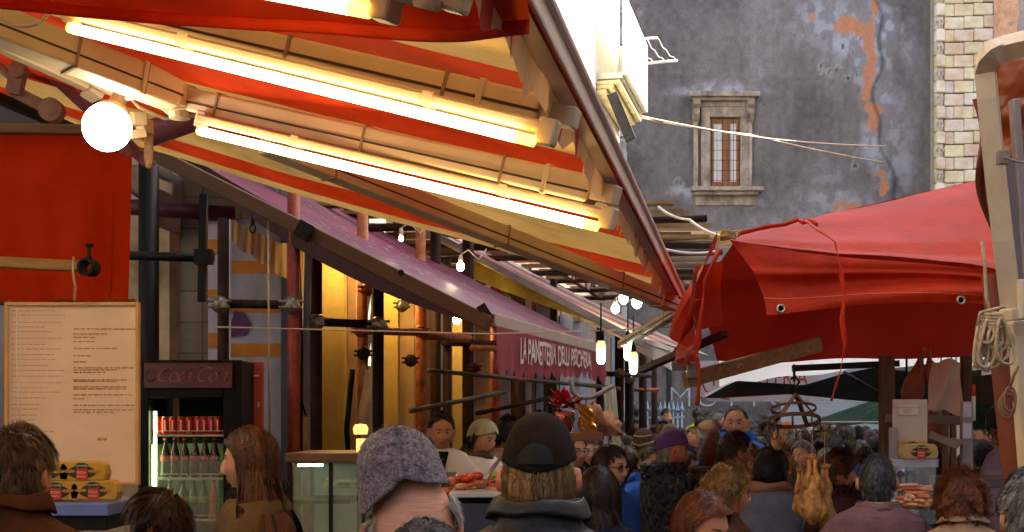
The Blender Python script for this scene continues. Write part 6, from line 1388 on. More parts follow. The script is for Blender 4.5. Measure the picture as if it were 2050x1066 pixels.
def make_hair(k, root, hi):
    st = k['hair']; style = st['style']; hm = st['mat']; low = st.get('low', -.06); bald = st.get('bald', 0)
    n = 56 if hi else 30; th = np.linspace(0, 2*np.pi, n, endpoint=False); ph = np.linspace(math.pi/2-.02, -.75, 34 if hi else 18)
    T, H = np.meshgrid(th, ph, indexing='ij'); x, y, z = head_surf(T, H, dict(k, nose=0))
    msk = scalp_ok(x, y, z, bald, low); pate = st.get('pate', 0)
    if k.get('hat'):
        ht_ = k['hat']['type']; ed_ = {'beanie': k['hat'].get('edge', (.42, .05, -.12)), 'cap': (.48, .30, k['hat'].get('back', .05)), 'flat': (.42, .42, .25), 'scarfhat': (.55, .15, -.35)}[ht_]
        msk = msk & (H < (np.interp((T+np.pi) % (2*np.pi)-np.pi, [-3.15, -1.57, 0, 1.57, 3.15], ed_) if len(ed_) == 5 else np.interp(np.abs((T+np.pi) % (2*np.pi)-np.pi), [0, 1.57, 3.15], ed_))+.04)
    if k.get('hat') and k['hat']['type'] == 'cap': msk = msk & (np.abs(np.arctan2(x, y)) > 1.95)
    if pate: msk = msk & ~((z > .118-pate) & (np.abs(np.arctan2(x, y)) < 3.3))
    nr = np.stack([x/.0765**2, y/.095**2, z/.118**2], -1); nr /= np.linalg.norm(nr, axis=-1, keepdims=True)
    th_ = st.get('t', .010)*(1+.35*fbm(x*40, y*40, z*40))
    edge = np.clip((z-(-.08))/.05, .25, 1)*(1-(.55 if style == 'short' else 0)*np.clip(np.abs(nr[..., 0])*1.2-.2, 0, 1)*(z < .03))
    S_ = np.stack([x, y, z], -1)+nr*(th_*edge)[..., None]
    mb = MB(); ny = len(ph); ids = {}
    F_ = []
    for i in range(n):
        for j in range(ny-1):
            i2 = (i+1) % n
            if msk[i, j] and msk[i2, j] and msk[i, j+1] and msk[i2, j+1]: F_.append((i*ny+j, i2*ny+j, i2*ny+j+1, i*ny+j+1))
    dark = .45
    mb.add(head_tf(S_.reshape(-1, 3), k), F_, 0, (dark,)*3)
    # strands
    rs = np.random.RandomState(int(abs(hash(k['label'])) % 9999) if False else sum(map(ord, k['label'])) % 9973)
    cnt = st.get('n', 1400 if hi else 260); segs = {'short': 4, 'bob': 8, 'long': 14, 'curly': 9}[style] if hi else {'short': 2, 'bob': 4, 'long': 6, 'curly': 5}[style]
    L_ = st.get('len', {'short': .035, 'bob': .2, 'long': .42, 'curly': .12}[style]); wd = st.get('w', .0022 if hi else .006)
    cand = np.argwhere(msk); pick = cand[rs.randint(0, len(cand), cnt)]
    p = S_[pick[:, 0], pick[:, 1]]+rs.normal(0, .004, (cnt, 3)); nn = nr[pick[:, 0], pick[:, 1]]
    rad = np.array([.078, .101, .119])+st.get('t', .010)
    whorl = np.array([0, -.045, .10]); out = p-whorl; out -= nn*(out*nn).sum(1, keepdims=True); out /= np.linalg.norm(out, axis=1, keepdims=True)+1e-6
    wh = np.exp(-(np.linalg.norm(p-whorl, axis=1)/.035)**2)[:, None]
    d = out*.9*(1-.6*wh)+nn*st.get('lift', .08)*(1-wh)+rs.normal(0, 1, (cnt, 3))*(st.get('mess', .15)+.5*wh); d /= np.linalg.norm(d, axis=1, keepdims=True)
    if style in ('long', 'bob'):
        part = np.sign(p[:, 0]+st.get('part', 0)); d = np.stack([part*.6, -.35+0*part, -.4+0*part], -1)+nn*.3+rs.normal(0, .12, (cnt, 3))
    step = L_*rs.uniform(.55, 1.12, cnt)/segs; path = [p.copy()]; phs = rs.uniform(0, 6.28, cnt); cr = st.get('curl', .012)
    grav = {'short': .12, 'bob': .9, 'long': 1.0, 'curly': .18}[style]
    e1 = np.cross(nn, np.array([0, 0, 1.0])+rs.normal(0, .1, 3)); e1 /= np.linalg.norm(e1, axis=1, keepdims=True)+1e-6
    for s_ in range(segs):
        d = d+np.array([0, 0, -grav*.45]); d /= np.linalg.norm(d, axis=1, keepdims=True)
        p = p+d*step[:, None]
        layer = (1+rs.uniform(0, .05, cnt))
        q = p/rad; r_ = np.linalg.norm(q, axis=1); ins = (r_ < layer) & (p[:, 2] > -.10); p = np.where(ins[:, None], p/np.maximum(r_, .3)[:, None]*layer[:, None], p)
        mx_ = layer+st.get('puff', {'short': .05, 'bob': .13, 'long': .12, 'curly': .30}[style])*(s_+1)/segs; r_ = np.linalg.norm(p/rad, axis=1); outs = (r_ > mx_) & ((p[:, 2] > -.06) | (style in ('short', 'curly')))
        p = np.where(outs[:, None], p/r_[:, None]*mx_[:, None], p)
        if style in ('long', 'bob'):
            c2 = np.array([0, -.015, -.33]); r2v = np.array([.26, .19, .232]); q = (p-c2)/r2v; r_ = np.linalg.norm(q, axis=1); ins = r_ < 1; p = np.where(ins[:, None], c2+(p-c2)/np.maximum(r_, .3)[:, None], p)
            lim = .022+np.clip(p[:, 2]-.02, 0, 1)*1.1+rs.uniform(0, .008, cnt)-.25*np.clip(-.1-p[:, 2], 0, .2); face = p[:, 1] > lim; p[:, 1] = np.where(face, lim+.05*(p[:, 1]-lim), p[:, 1])
            p[:, 0] = np.where(face & (p[:, 2] > -.12) & (np.abs(p[:, 0]) < .07), np.sign(p[:, 0]+1e-4)*np.maximum(np.abs(p[:, 0]), .068*np.clip((.1-p[:, 2])*12, 0, 1)), p[:, 0])
        if style == 'curly':
            lim = .035+np.clip(p[:, 2]-.0, 0, 1)*1.0+rs.uniform(0, .012, cnt); face = p[:, 1] > lim; p[:, 1] = np.where(face, lim+.05*(p[:, 1]-lim), p[:, 1])
        if style == 'short':
            er = (np.abs(p[:, 0]) > .05) & (p[:, 2] < .012) & (p[:, 1] > -.034) & (p[:, 1] < .05); p[:, 0] = np.where(er, p[:, 0]*.88, p[:, 0])
        w_ = p.copy()
        if style == 'curly' or st.get('wave'):
            a_ = phs+s_*st.get('freq', 1.9); w_ = p+cr*(np.cos(a_)[:, None]*e1+np.sin(a_)[:, None]*np.cross(d, e1))*min(1, (s_+1)/3)
        path.append(w_)
    path = np.stack(path, 1)                                            # cnt, segs+1, 3
    K_ = min(cnt, st.get('clumps', {'short': 260, 'bob': 150, 'long': 130, 'curly': 190}[style] if hi else 40)); kid = np.zeros(cnt, int)
    for c0_ in range(0, cnt, 500):
        dd_ = ((path[c0_:c0_+500, None, 0]-path[None, :K_, 0])**2).sum(-1); kid[c0_:c0_+500] = dd_.argmin(1)
    tt_ = (np.linspace(0, 1, segs+1)**.8)[None, :, None]*st.get('clump', {'short': .55, 'bob': .6, 'long': .62, 'curly': .78}[style])
    path = path+(path[:K_][kid]-path)*tt_; ktone = rs.uniform(.55, 1.15, K_)[kid]
    tan = np.gradient(path, axis=1); rd = path-np.array([0, -.01, 0]); wv = np.cross(tan, rd); wv /= np.linalg.norm(wv, axis=2, keepdims=True)+1e-9
    tw = np.linspace(1, .35, segs+1)[None, :, None]
    A_ = path-wv*wd*tw; B_ = path+wv*wd*tw; V = np.stack([A_, B_], 2).reshape(-1, 3); per = 2*(segs+1)
    F_ = [(c*per+2*i, c*per+2*i+1, c*per+2*i+3, c*per+2*i+2) for c in range(cnt) for i in range(segs)]
    tone = rs.uniform(.4, 1.0, cnt)*np.clip(.75+.9*vnoise(path[:, 0, 0]*75, path[:, 0, 1]*75, path[:, 0, 2]*45), .25, 1.3)*ktone; hl = rs.rand(cnt) < .15; cc = np.repeat(np.stack([tone]*3, -1), per, 0)
    if 'tip' in st: tt = np.tile(np.repeat(np.linspace(0, 1, segs+1), 2), cnt)[:, None]; cc = cc*(1-tt)+cc*np.array(st['tip'])*tt
    if style in ('long', 'bob'):
        Vt = head_tf(V, dict(k, hp=k.get('hp', 0)*.4))
    else: Vt = head_tf(V, k)
    mb.add(Vt, F_, 0, np.clip(cc, 0, 1))
    return obj('hair', mb, hm, root, smooth=True)
def hat_grid(k, mb, off, edge, top=None, n=48, m=18, extra=None, col=None):
    """shell over the head: off(th,ph)->offset, edge(th)->lowest latitude"""
    def f(U, V):
        T = U*2*np.pi; e_ = edge(T); H = (math.pi/2-.015)*(1-V)+e_*V; x, y, z = head_surf(T, H, dict(k, nose=0, hw=1))
        t_ = np.clip(-z/.118, 0, 1); 
        nr = np.stack([x/.0765**2, y/.095**2, z/.118**2], -1); nr /= np.linalg.norm(nr, axis=-1, keepdims=True)
        p = np.stack([x, y, z], -1)+nr*off(T, H)[..., None]
        if extra is not None: p = extra(p, T, H)
        q = head_tf(p.reshape(-1, 3), k).reshape(p.shape); return q[..., 0], q[..., 1], q[..., 2]
    mb.grid(f, n+1, m, cfn=(lambda U, V: col(U, V)) if col else None)
def make_hat(k, root):
    h = k['hat']; ty = h['type']; mm = h['mat']; t0 = thing_child = None
    mb = MB()
    if ty == 'beanie':
        pf0 = h.get('puff', 0)
        ex = h.get('tall', .02); sl = h.get('slouch', (0, 0)); ed = h.get('edge', (.42, .05, -.12))
        edge = (lambda T: np.interp((T+np.pi) % (2*np.pi)-np.pi, [-3.15, -1.57, 0, 1.57, 3.15], ed)) if len(ed) == 5 else (lambda T: np.interp(np.abs((T+np.pi) % (2*np.pi)-np.pi), [0, 1.57, 3.15], ed))
        off = lambda T, H: .012+pf0*np.clip((H-edge(T))*2, 0, 1)+.004*fbm(np.cos(T)*6, np.sin(T)*6, H*8)+.003*np.clip(1-(H-edge(T))/.2, 0, 1)
        def exf(p, T, H):
            w_ = np.clip(p[..., 2]/.1, 0, 1)**1.5; p = p.copy(); p[..., 2] += ex*w_; p[..., 0] += sl[0]*w_; p[..., 1] += sl[1]*w_
            if h.get('point'): p[..., 0] *= 1-.35*w_; p[..., 1] *= 1-.35*w_
            p += (.006*fbm(p[..., 0]*30, p[..., 1]*30, p[..., 2]*30))[..., None]; return p
        col = h.get('col')
        hat_grid(k, mb, off, edge, extra=exf, n=64, m=30, col=col)
        o = obj('knit_hat', mb, mm, root, smooth=True, solid=.004)
        if h.get('fuzz'):
            rs = np.random.RandomState(3); VV = np.concatenate(mb.V); cen = VV.mean(0)-np.array([0, 0, .03]); n_ = 5000; ii = rs.randint(0, len(VV), n_); p = VV[ii]+rs.normal(0, .0035, (n_, 3)); u_ = p-cen; u_ /= np.linalg.norm(u_, axis=1, keepdims=True); dr = u_*.5+rs.normal(0, .6, (n_, 3)); dr /= np.linalg.norm(dr, axis=1, keepdims=True); q = p+dr*.005; sd2 = np.cross(dr, u_); sd2 /= np.linalg.norm(sd2, axis=1, keepdims=True)+1e-6
            fz = MB(); fz.add(np.stack([p-sd2*.0006, p+sd2*.0006, q], 1).reshape(-1, 3), [(3*i, 3*i+1, 3*i+2) for i in range(n_)], 0, np.repeat(np.stack([rs.uniform(.5, 1, n_)]*3, -1), 3, 0)); obj('wool_fuzz', fz, mat('wool_fuzz', (.22, .19, .22), .95, .3, vcol=True), o)
    elif ty == 'cap':
        edge = lambda T: np.interp(np.abs((T+np.pi) % (2*np.pi)-np.pi), [0, 1.57, 3.15], (.48, .30, h.get('back', .05)))
        off = lambda T, H: .010+.002*np.cos(T*6)*0-.0022*np.exp(-(((T*3/np.pi+.5) % 1-.5)/.035)**2)*np.clip((1.5-H), 0, 1)
        def exf(p, T, H):
            p = p.copy(); w_ = np.clip(p[..., 2]/.1, 0, 1); p[..., 2] += .016*w_; p[..., 1] += .006*w_; return p
        hat_grid(k, mb, off, edge, extra=exf, n=72, m=26)
        o = obj('cap', mb, mm, root, smooth=True, solid=.003)
        b = MB()
        def br(U, V):
            a_ = (U-.5)*1.9; x0, y0, z0 = head_surf(a_, np.full_like(a_, .46), dict(k, nose=0)); L_ = .075*np.cos((U-.5)*2.6)
            p = np.stack([x0*(1.14)+V*0, y0+.012+V*L_, z0+.0+.0-.018*V-.02*(U-.5)**2*4*V], -1); q = head_tf(p.reshape(-1, 3), k).reshape(p.shape); return q[..., 0], q[..., 1], q[..., 2]
        b.grid(br, 26, 8); obj('brim', b, h.get('brim', mm), o, smooth=True, solid=.004)
        b = MB(); b.ell(tuple(head_tf([(0, .003, .148)], k)[0]), (.007, .007, .004), None, 10, 6); obj('button', b, mm, o, smooth=True)
        if h.get('gap'):
            b = MB()
            def gp(U, V):
                a_ = np.pi+(U-.5)*.95; H = .16+(.42*np.sqrt(np.clip(1-((U-.5)*2)**2, 0, 1)))*V; x0, y0, z0 = head_surf(a_, H, dict(k, nose=0)); p = np.stack([x0*1.145, y0*1.135, z0+.012+0*V], -1); q = head_tf(p.reshape(-1, 3), k).reshape(p.shape); return q[..., 0], q[..., 1], q[..., 2]
            b.grid(gp, 24, 8); obj('back_opening', b, BLACK, o, smooth=True)
    elif ty == 'flat':
        edge = lambda T: np.interp(np.abs((T+np.pi) % (2*np.pi)-np.pi), [0, 1.57, 3.15], (.42, .42, .25))
        off = lambda T, H: .012+.012*np.clip((H-.3)*3, 0, 1)*np.clip((1.3-H)*2, 0, 1)
        def exf(p, T, H):
            p = p.copy(); w_ = np.clip((p[..., 2]-.06)/.05, 0, 1); p[..., 2] -= .012*w_; p[..., 1] += .012*w_; return p
        hat_grid(k, mb, off, edge, extra=exf); o = obj('flat_cap', mb, mm, root, smooth=True, solid=.004)
        b = MB()
        def br(U, V):
            a_ = (U-.5)*1.8; x0, y0, z0 = head_surf(a_, np.full_like(a_, .42), dict(k, nose=0)); L_ = .045*np.cos((U-.5)*2.6)
            p = np.stack([x0*1.15, y0+.012+V*L_, z0-.01*V], -1); q = head_tf(p.reshape(-1, 3), k).reshape(p.shape); return q[..., 0], q[..., 1], q[..., 2]
        b.grid(br, 20, 6); obj('brim', b, mm, o, smooth=True, solid=.004)
    elif ty == 'scarfhat':
        edge = lambda T: np.interp(np.abs((T+np.pi) % (2*np.pi)-np.pi), [0, 1.57, 3.15], (.55, .15, -.35))
        hat_grid(k, mb, lambda T, H: .014+.004*np.cos(T*9), edge); o = obj('headscarf', mb, mm, root, smooth=True, solid=.004)
    return o
COLR = {'std': [(1.53, .074, .076, -.012), (1.512, .086, .086, -.012)], 'high': [(1.575, .082, .084, -.012), (1.545, .078, .080, -.014), (1.512, .092, .090, -.014)],
        'open': [(1.508, .082, .080, -.014)], 'hood': [(1.56, .098, .098, -.03), (1.54, .112, .116, -.04), (1.50, .112, .112, -.035)]}
CO = [(1.492, .125, .100, -.014), (1.474, .165, .113, -.012), (1.45, .192, .124, -.008), (1.40, .208, .135, -.002), (1.345, .212, .14, .002), (1.30, .213, .145, .003), (1.24, .208, .146, .004), (1.15, .203, .145, .004), (1.05, .203, .145, .004), (.95, .21, .15, .003), (.85, .218, .155, .002), (.76, .225, .158, 0)]
def person(label, X, Yt, d, yaw, skin=0, group=None, **k):
    """X: photo column of the head, Yt: photo row of the top, d: distance; yaw 0 looks away from the viewer, 180 towards him, 90 left, -90 right"""
    k['label'] = label; hi = k.get('hi', d < 7.6); Hh = EH+(HY-Yt)/F*d
    hatx = {'beanie': .015+k['hat'].get('tall', .02), 'cap': .026, 'flat': .008, 'scarfhat': .014}[k['hat']['type']] if k.get('hat') else (k['hair'].get('t', .01)+(.02 if k['hair']['style'] == 'curly' else .004) if k.get('hair') else 0)
    S_ = Hh/(1.74+hatx); S_ *= 1
    for q in ('hy', 'hp', 'hr'): k[q] = math.radians(k.get(q, 0))
    root = thing('person', label, 'person', ((X-CX)/F*d, d, 0), 0, group)
    N = 56 if hi else 28; th = cols(N)
    hr, hc = build_head_rows(k, th, 60 if hi else 24, N)
    sc = k.get('build', 1.0)
    rows = list(hr)
    under = torring(th, 1.548, .054, .058, -.006); jaw = rows[-1]
    rows.append(jaw*.5+torring(th, 1.54, .056, .060, -.008)*.5-np.array([0, 0, .004])); hc.append(hc[-1])
    nh = len(rows)
    for r_ in TOR: rows.append(torring(th, r_[0], r_[1]*(sc if r_[0] < 1.46 else 1), r_[2], r_[3]))
    body = PMB(); b0, loops = body_core(k, rows, th, body, N, 0, nh+3, nh+7)
    for sd, lp in ((1, loops[0]), (-1, loops[1])):
        path = arm_path(k, sd); prev, wp, dd, e1 = limb(body, lp, path, [.05, .04, .026], 4, sd)
        body.F.append(tuple(prev)); body.M.append(0)
        if hi: hand(body, wp, dd, e1, 1.0, .5)
        else: hand(body, wp, dd, e1, 1.0, .6)
    legs(body, [b0+(len(rows)-1)*N+j for j in range(N)], N, k, 0)
    # ears
    for sx in (-1, 1):
        def ef(U, V):
            a_ = U*2*np.pi; r_ = V; ex_ = .019*r_*np.cos(a_)*(1-.15*np.sin(a_)); ez = .031*r_*np.sin(a_)+.004
            dep = .012+.010*np.exp(-((r_-.82)/.16)**2)-.004*np.exp(-(r_/.35)**2)-.014*(r_ > .97)
            xx = sx*(.0735+dep*.8+.42*(ex_)); p = np.stack([xx, -.006-ex_*.95-.002, ez-.012], -1)
            q = head_tf(p.reshape(-1, 3), k).reshape(p.shape); return q[..., 0], q[..., 1], q[..., 2]
        body.grid(ef, 19, 9, flip=sx > 0, cfn=lambda U, V: np.stack([np.ones_like(U), .82+0*U, .8+0*U], -1))
    # eyelids
    for sx in (-1, 1):
        ec = np.array([sx*.031, .0715, .003]); 
        for lo_, hi_ in ((.02, 1.45), (-1.4, -.38)):
            def lf(U, V):
                a_ = (U-.5)*2.6; b_ = lo_+(hi_-lo_)*V; r_ = .0135
                p = ec+np.stack([r_*np.sin(a_)*np.cos(b_), r_*np.cos(a_)*np.cos(b_), r_*np.sin(b_)], -1); q = head_tf(p.reshape(-1, 3), k).reshape(p.shape); return q[..., 0], q[..., 1], q[..., 2]
            if hi: body.grid(lf, 10, 6, cfn=lambda U, V: np.stack([.85+0*U, .7+0*U, .68+0*U], -1))
    C = [np.ones((b.shape[0], 3)) for b in body.V]
    allc = np.concatenate(hc); body.C = [np.asarray(q) for q in body.C]; body.C[0] = np.concatenate([allc, np.ones((len(body.V[0])-len(allc), 3))])
    sk = [mat('skin_fair', (.68, .36, .22), .5, .08, 12, .12, 160, vcol=True, sss=.12), mat('skin_tan', (.56, .26, .12), .5, .1, 12, .12, 160, vcol=True, sss=.1), mat('skin_ruddy', (.70, .29, .14), .45, .12, 14, .15, 120, vcol=True, sss=.12), mat('skin_brown', (.38, .16, .07), .5, .1, 12, .1, 160, vcol=True, sss=.08), mat('skin_wrinkled', (.80, .40, .27), .45, .10, 16, .22, 22, vcol=True, sss=.12, stretch=(1, 1, 9))][skin]
    bo = obj('body', body, sk, root, smooth=True)
    # eyes and brows
    facing = True
    if hi or k.get('face', True):
        for sx in (-1, 1):
            m_ = MB(); ec = np.array([sx*.031, .0715, .003]); R_ = Matrix(rotm(k['hy'], k['hp'], k['hr']).tolist())
            prof = [(.0001, -.0122)]+[(.0122*math.cos(t), .0122*math.sin(t)) for t in np.linspace(-1.4, 1.45, 15)]+[(.0001, .0122)]
            m_.lathe(prof, tuple(head_tf([ec], k)[0]), 14, R_@Matrix.Rotation(-math.pi/2, 3, 'X'))
            nv = m_.n; cv = np.ones((nv, 3)); rr_ = np.repeat([p_[0] for p_ in prof], 14); zz = np.repeat([p_[1] for p_ in prof], 14)
            cv[(zz > .0100)] = (.09, .045, .02); cv[(zz > .0118)] = (.01, .01, .01); m_.C[-1] = cv
            obj('eye', m_, mat('eyeball', (.72, .68, .64), .15, 0, 1, 0, vcol=True), bo, smooth=True)
            m_ = MB()
            def bf(U, V):
                xx = sx*(.014+.032*U); zz_ = .0235+.005*np.sin(U*2.4)-.002*U+(V-.5)*.0065*(1-.5*U); H = np.arcsin(np.clip(zz_/.118, -1, 1)); T = np.arcsin(np.clip(xx/(.0765*np.cos(H)), -1, 1)); x_, y_, z_ = head_surf(T, H, k)
                p = np.stack([x_, y_+.0022, z_], -1); q = head_tf(p.reshape(-1, 3), k).reshape(p.shape); return q[..., 0], q[..., 1], q[..., 2]
            m_.grid(bf, 9, 4); obj('eyebrow', m_, k.get('brow', hairmat('dark', (.02, .012, .008))), bo, smooth=True)
    # clothes
    ct = k.get('coat', {}); cm = ct.get('mat', mat('black_wool', (.015, .015, .018), .8)); cs_ = ct.get('infl', 0.0)
    cr0 = COLR[ct.get('collar', 'std')]+CO; th2 = cols(N); crow = []; q3 = 3 if hi else 1; cr = []
    for i in range(len(cr0)-1):
        for t in range(q3): cr.append(tuple(lerp(np.array(cr0[i]), np.array(cr0[i+1]), t/q3)))
    cr.append(cr0[-1]); sd_ = (sum(map(ord, label)) % 97)*1.7
    for (z_, w_, d_, yc) in cr:
        R_ = torring(th2, z_, (w_+cs_)*(sc if z_ < 1.46 else 1), d_+cs_+(k.get('belly', 0) if z_ < 1.3 else 0), yc); an = th2
        low_ = np.clip((1.53-z_)/.1, .15, 1); f1 = fbm(np.cos(an)*2.2+sd_, np.sin(an)*2.2+z_*3, z_*7, 3); f2 = fbm(np.cos(an)*3.5+sd_, np.sin(an)*3.5-z_*5, z_*12+sd_, 3)
        wr = (.014*f1+.016*((1-np.abs(2.6*f2))*.5)-.004)*low_
        nrm = np.stack([np.sin(an), np.cos(an), 0*an], -1); q = R_+nrm*wr[:, None]; q[:, 2] += .012*fbm(np.cos(an)*2+sd_, np.sin(an)*2, z_)*(z_ > 1.49)
        crow.append(q)
    coat = PMB(); coat.wr = 1.0; ni = len(COLR[ct.get('collar', 'std')])*q3-(q3-1)*0
    b1, lps = body_core(k, crow, th2, coat, N, 0, ni+q3, ni+5*q3)
    for sd, lp in ((1, lps[0]), (-1, lps[1])):
        path = arm_path(k, sd); path = [path[0], path[1], path[1]+(path[2]-path[1])*.95]; limb(coat, lp, path, [.074+cs_, .062+cs_, .045+cs_], 9 if hi else 5, sd)
    if hi and ct.get('collar', 'std') in ('std', 'high'):     # turned-down collar
        mc_ = MB(); zt = cr0[0][0]
        def cf(U, V):
            a_ = .35+U*(2*np.pi-.7); tp = cr0[0]; w0, d0 = tp[1]+cs_+.004, tp[2]+cs_+.004; w1, d1 = w0+.020, d0+.016
            ww = w0+(w1-w0)*V; dd_ = d0+(d1-d0)*V; return ww*np.sin(a_), tp[3]+dd_*np.cos(a_), zt+.006*np.sin(V*3.14)-.046*V*(1+.35*np.cos(a_))+.006*fbm(a_*2+sd_, V*2)+.004*np.sin(a_*5)
        mc_.grid(cf, 44, 7); obj('collar', mc_, cm, bo, smooth=True, solid=.006)
    # inner face of collar
    if hi:
        b_ = coat.n; inn = crow[0]*np.array([.9, .9, 1])+np.array([0, -.001, -.0]); inn2 = crow[0]*np.array([.86, .86, 1])-np.array([0, 0, .06]); coat.add(np.concatenate([inn, inn2]), [])
        coat.F += [(b1+(j+1) % N, b1+j, b_+j, b_+(j+1) % N) for j in range(N)]+[(b_+(j+1) % N, b_+j, b_+N+j, b_+N+(j+1) % N) for j in range(N)]; coat.M += [0]*(2*N)
    co = obj(ct.get('name', 'coat'), coat, cm, root, smooth=True)
    if hi and d < 3.5:
        md = co.modifiers.new('sub', 'SUBSURF'); md.levels = 1; md.render_levels = 1
    # trousers and shoes
    tr = PMB(); tr.wr = 1.2; trows = [torring(th2, z_, w_, d_, yc) for z_, w_, d_, yc in ((1.0, .178, .124, 0), (.92, .182, .128, 0), (.84, .188, .13, 0))]
    tr.add(np.concatenate(trows), [(i*N+j, i*N+(j+1) % N, (i+1)*N+(j+1) % N, (i+1)*N+j) for i in range(2) for j in range(N)]); legs(tr, [2*N+j for j in range(N)], N, k, .022, foot=.10, rad=(.098, .066, .055))
    obj('trousers', tr, k.get('trousers', mat('dark_trousers', (.03, .033, .045), .8)), root, smooth=True)
    for sx in (-1, 1):
        m_ = MB(); m_.ell((sx*.10, .055, .045), (.048, .135, .045), None, 12, 8); obj('shoe', m_, mat('black_shoe', (.02, .018, .016), .4), root, smooth=True)
    if ct.get('collar') == 'hood':
        m_ = MB(); pts = [Vector((.095*math.sin(t), -.055-.075*math.cos(t)*1, 1.50-.035*math.cos(t)+.02)) for t in np.linspace(-2.3, 2.3, 18)]; rs_ = [.018+.032*math.cos(t/2.3*1.4) for t in np.linspace(-2.3, 2.3, 18)]
        m_.tube(pts, rs_, 12, flat=.75); obj('hood', m_, cm, co, smooth=True)
    if k.get('hair'): make_hair(k, bo, hi)
    if k.get('hat'): make_hat(k, root)
    if k.get('scarf'):
        m_ = MB()
        def sf(U, V):
            a_ = U*2*np.pi; b_ = V*2*np.pi; R_ = .085+cs_*.8+.030*np.cos(b_)+.008*fbm(np.cos(a_)*4, np.sin(a_)*4, V*5); return R_*np.sin(a_)*1.02, R_*np.cos(a_)*1.02-.01, 1.505+.036*np.sin(b_)+.01*np.sin(a_*3+b_)-.018*np.cos(a_)
        m_.grid(sf, 40, 14); obj('scarf', m_, k['scarf'], root, smooth=True)
    if k.get('fur'):
        m_ = MB(); rs = np.random.RandomState(5); n_ = 1500; a_ = rs.uniform(0, 6.28, n_); b_ = rs.uniform(-1.2, 2.4, n_)
        R_ = .105+.045*np.cos(b_); p = np.stack([R_*np.sin(a_), R_*np.cos(a_)-.015, 1.50+.05*np.sin(b_)], -1); dr = np.stack([np.sin(a_)*np.cos(b_), np.cos(a_)*np.cos(b_), np.sin(b_)], -1)+rs.normal(0, .5, (n_, 3)); q = p+dr*.022; s_ = np.cross(dr, [0, 0, 1])*.004
        m_.add(np.stack([p-s_, p+s_, q], 1).reshape(-1, 3), [(3*i, 3*i+1, 3*i+2) for i in range(n_)], 0, np.repeat(np.stack([rs.uniform(.4, 1, n_)]*3, -1), 3, 0))
        def sf(U, V):
            a_ = U*2*np.pi; b_ = V*2*np.pi; R_ = .105+.042*np.cos(b_); return R_*np.sin(a_), R_*np.cos(a_)-.015, 1.50+.047*np.sin(b_)
        m_.grid(sf, 30, 12); obj('fur_collar', m_, k['fur'], root, smooth=True)
    if k.get('glasses'):
        dark = k['glasses'] == 'sun'
        def hp_(v): return Vector(head_tf([v], k)[0])
        m_ = MB()
        for sx in (-1, 1):
            ring = [hp_((sx*.033+.024*math.cos(t), .098-.006*abs(math.cos(t)), .0+.018*math.sin(t))) for t in np.linspace(0, 6.28, 18)]
            m_.tube(ring, .0016, 6, cap=False); m_.tube([hp_((sx*.056, .093, .004)), hp_((sx*.074, .04, .004)), hp_((sx*.077, -.01, -.002))], .0018, 6)
        m_.tube([hp_((-.010, .098, .004)), hp_((0, .103, .007)), hp_((.010, .098, .004))], .0016, 6)
        go = obj('glasses', m_, k.get('gmat', DARKMETAL), root, smooth=True)
        m_ = MB()
        for sx in (-1, 1): m_.add([tuple(hp_((sx*.033+.023*math.cos(t), .0975-.006*abs(math.cos(t)), .017*math.sin(t)))) for t in np.linspace(0, 6.28, 16, endpoint=False)], [tuple(range(16))])
        obj('lenses', m_, mat('dark_lens', (.01, .008, .008), .08, spec=.8) if dark else mat('clear_lens', (.9, .9, .9), .05, 0, 1, 0, alpha=.12, spec=.8), go)
    if k.get('earring'):
        m_ = MB(); m_.ell(tuple(head_tf([(k['earring']*.079, -.008, -.052)], k)[0]), (.005, .005, .007), None, 8, 6); obj('earring', m_, CHROME, root, smooth=True)
    if k.get('strap'):
        m_ = MB(); sx = k['strap']; pts = [(sx*.10, .09, 1.42), (sx*.11, .04, 1.468), (sx*.105, -.04, 1.472), (sx*.07, -.125, 1.40), (sx*-.02, -.165, 1.25), (sx*-.13, -.15, 1.08), (sx*-.2, -.06, .95)]
        ps_ = [Vector(q) for q in pts]; ss = []
        for i in range(len(ps_)-1):
            for t in np.linspace(0, 1, 5, endpoint=i == len(ps_)-2): ss.append(ps_[i].lerp(ps_[i+1], t))
        V = []
        for i, q in enumerate(ss):
            tq = (ss[min(i+1, len(ss)-1)]-ss[max(i-1, 0)]).normalized(); nn_ = Vector((q.x*.5, q.y, .25 if q.z > 1.44 else 0)).normalized(); w_ = tq.cross(nn_).normalized()*.021; V += [q-w_+nn_*.01, q+w_+nn_*.01]
        m_.add([tuple(v) for v in V], [(2*i, 2*i+1, 2*i+3, 2*i+2) for i in range(len(ss)-1)]); obj('bag_strap', m_, mat('black_strap', (.015, .02, .03), .6), root, smooth=True, solid=.004)
    # place: scale, turn; keep head centre over (X, d)
    root.rotation_euler = (0, 0, math.radians(yaw)); root.scale = (S_, S_, S_)
    # children were authored in body space with identity root -> fix parent inverse
    for ch in [q for q in bpy.data.objects if q.parent == root]: ch.matrix_parent_inverse = Matrix.Identity(4)
    hoff = head_tf([(0, 0, .03)], k)[0]; Rz = Matrix.Rotation(math.radians(yaw), 3, 'Z'); o_ = Rz@Vector((hoff[0]*S_, hoff[1]*S_, 0))
    root.location = ((X-CX)/F*d-o_.x, d-o_.y, 0)
    return root
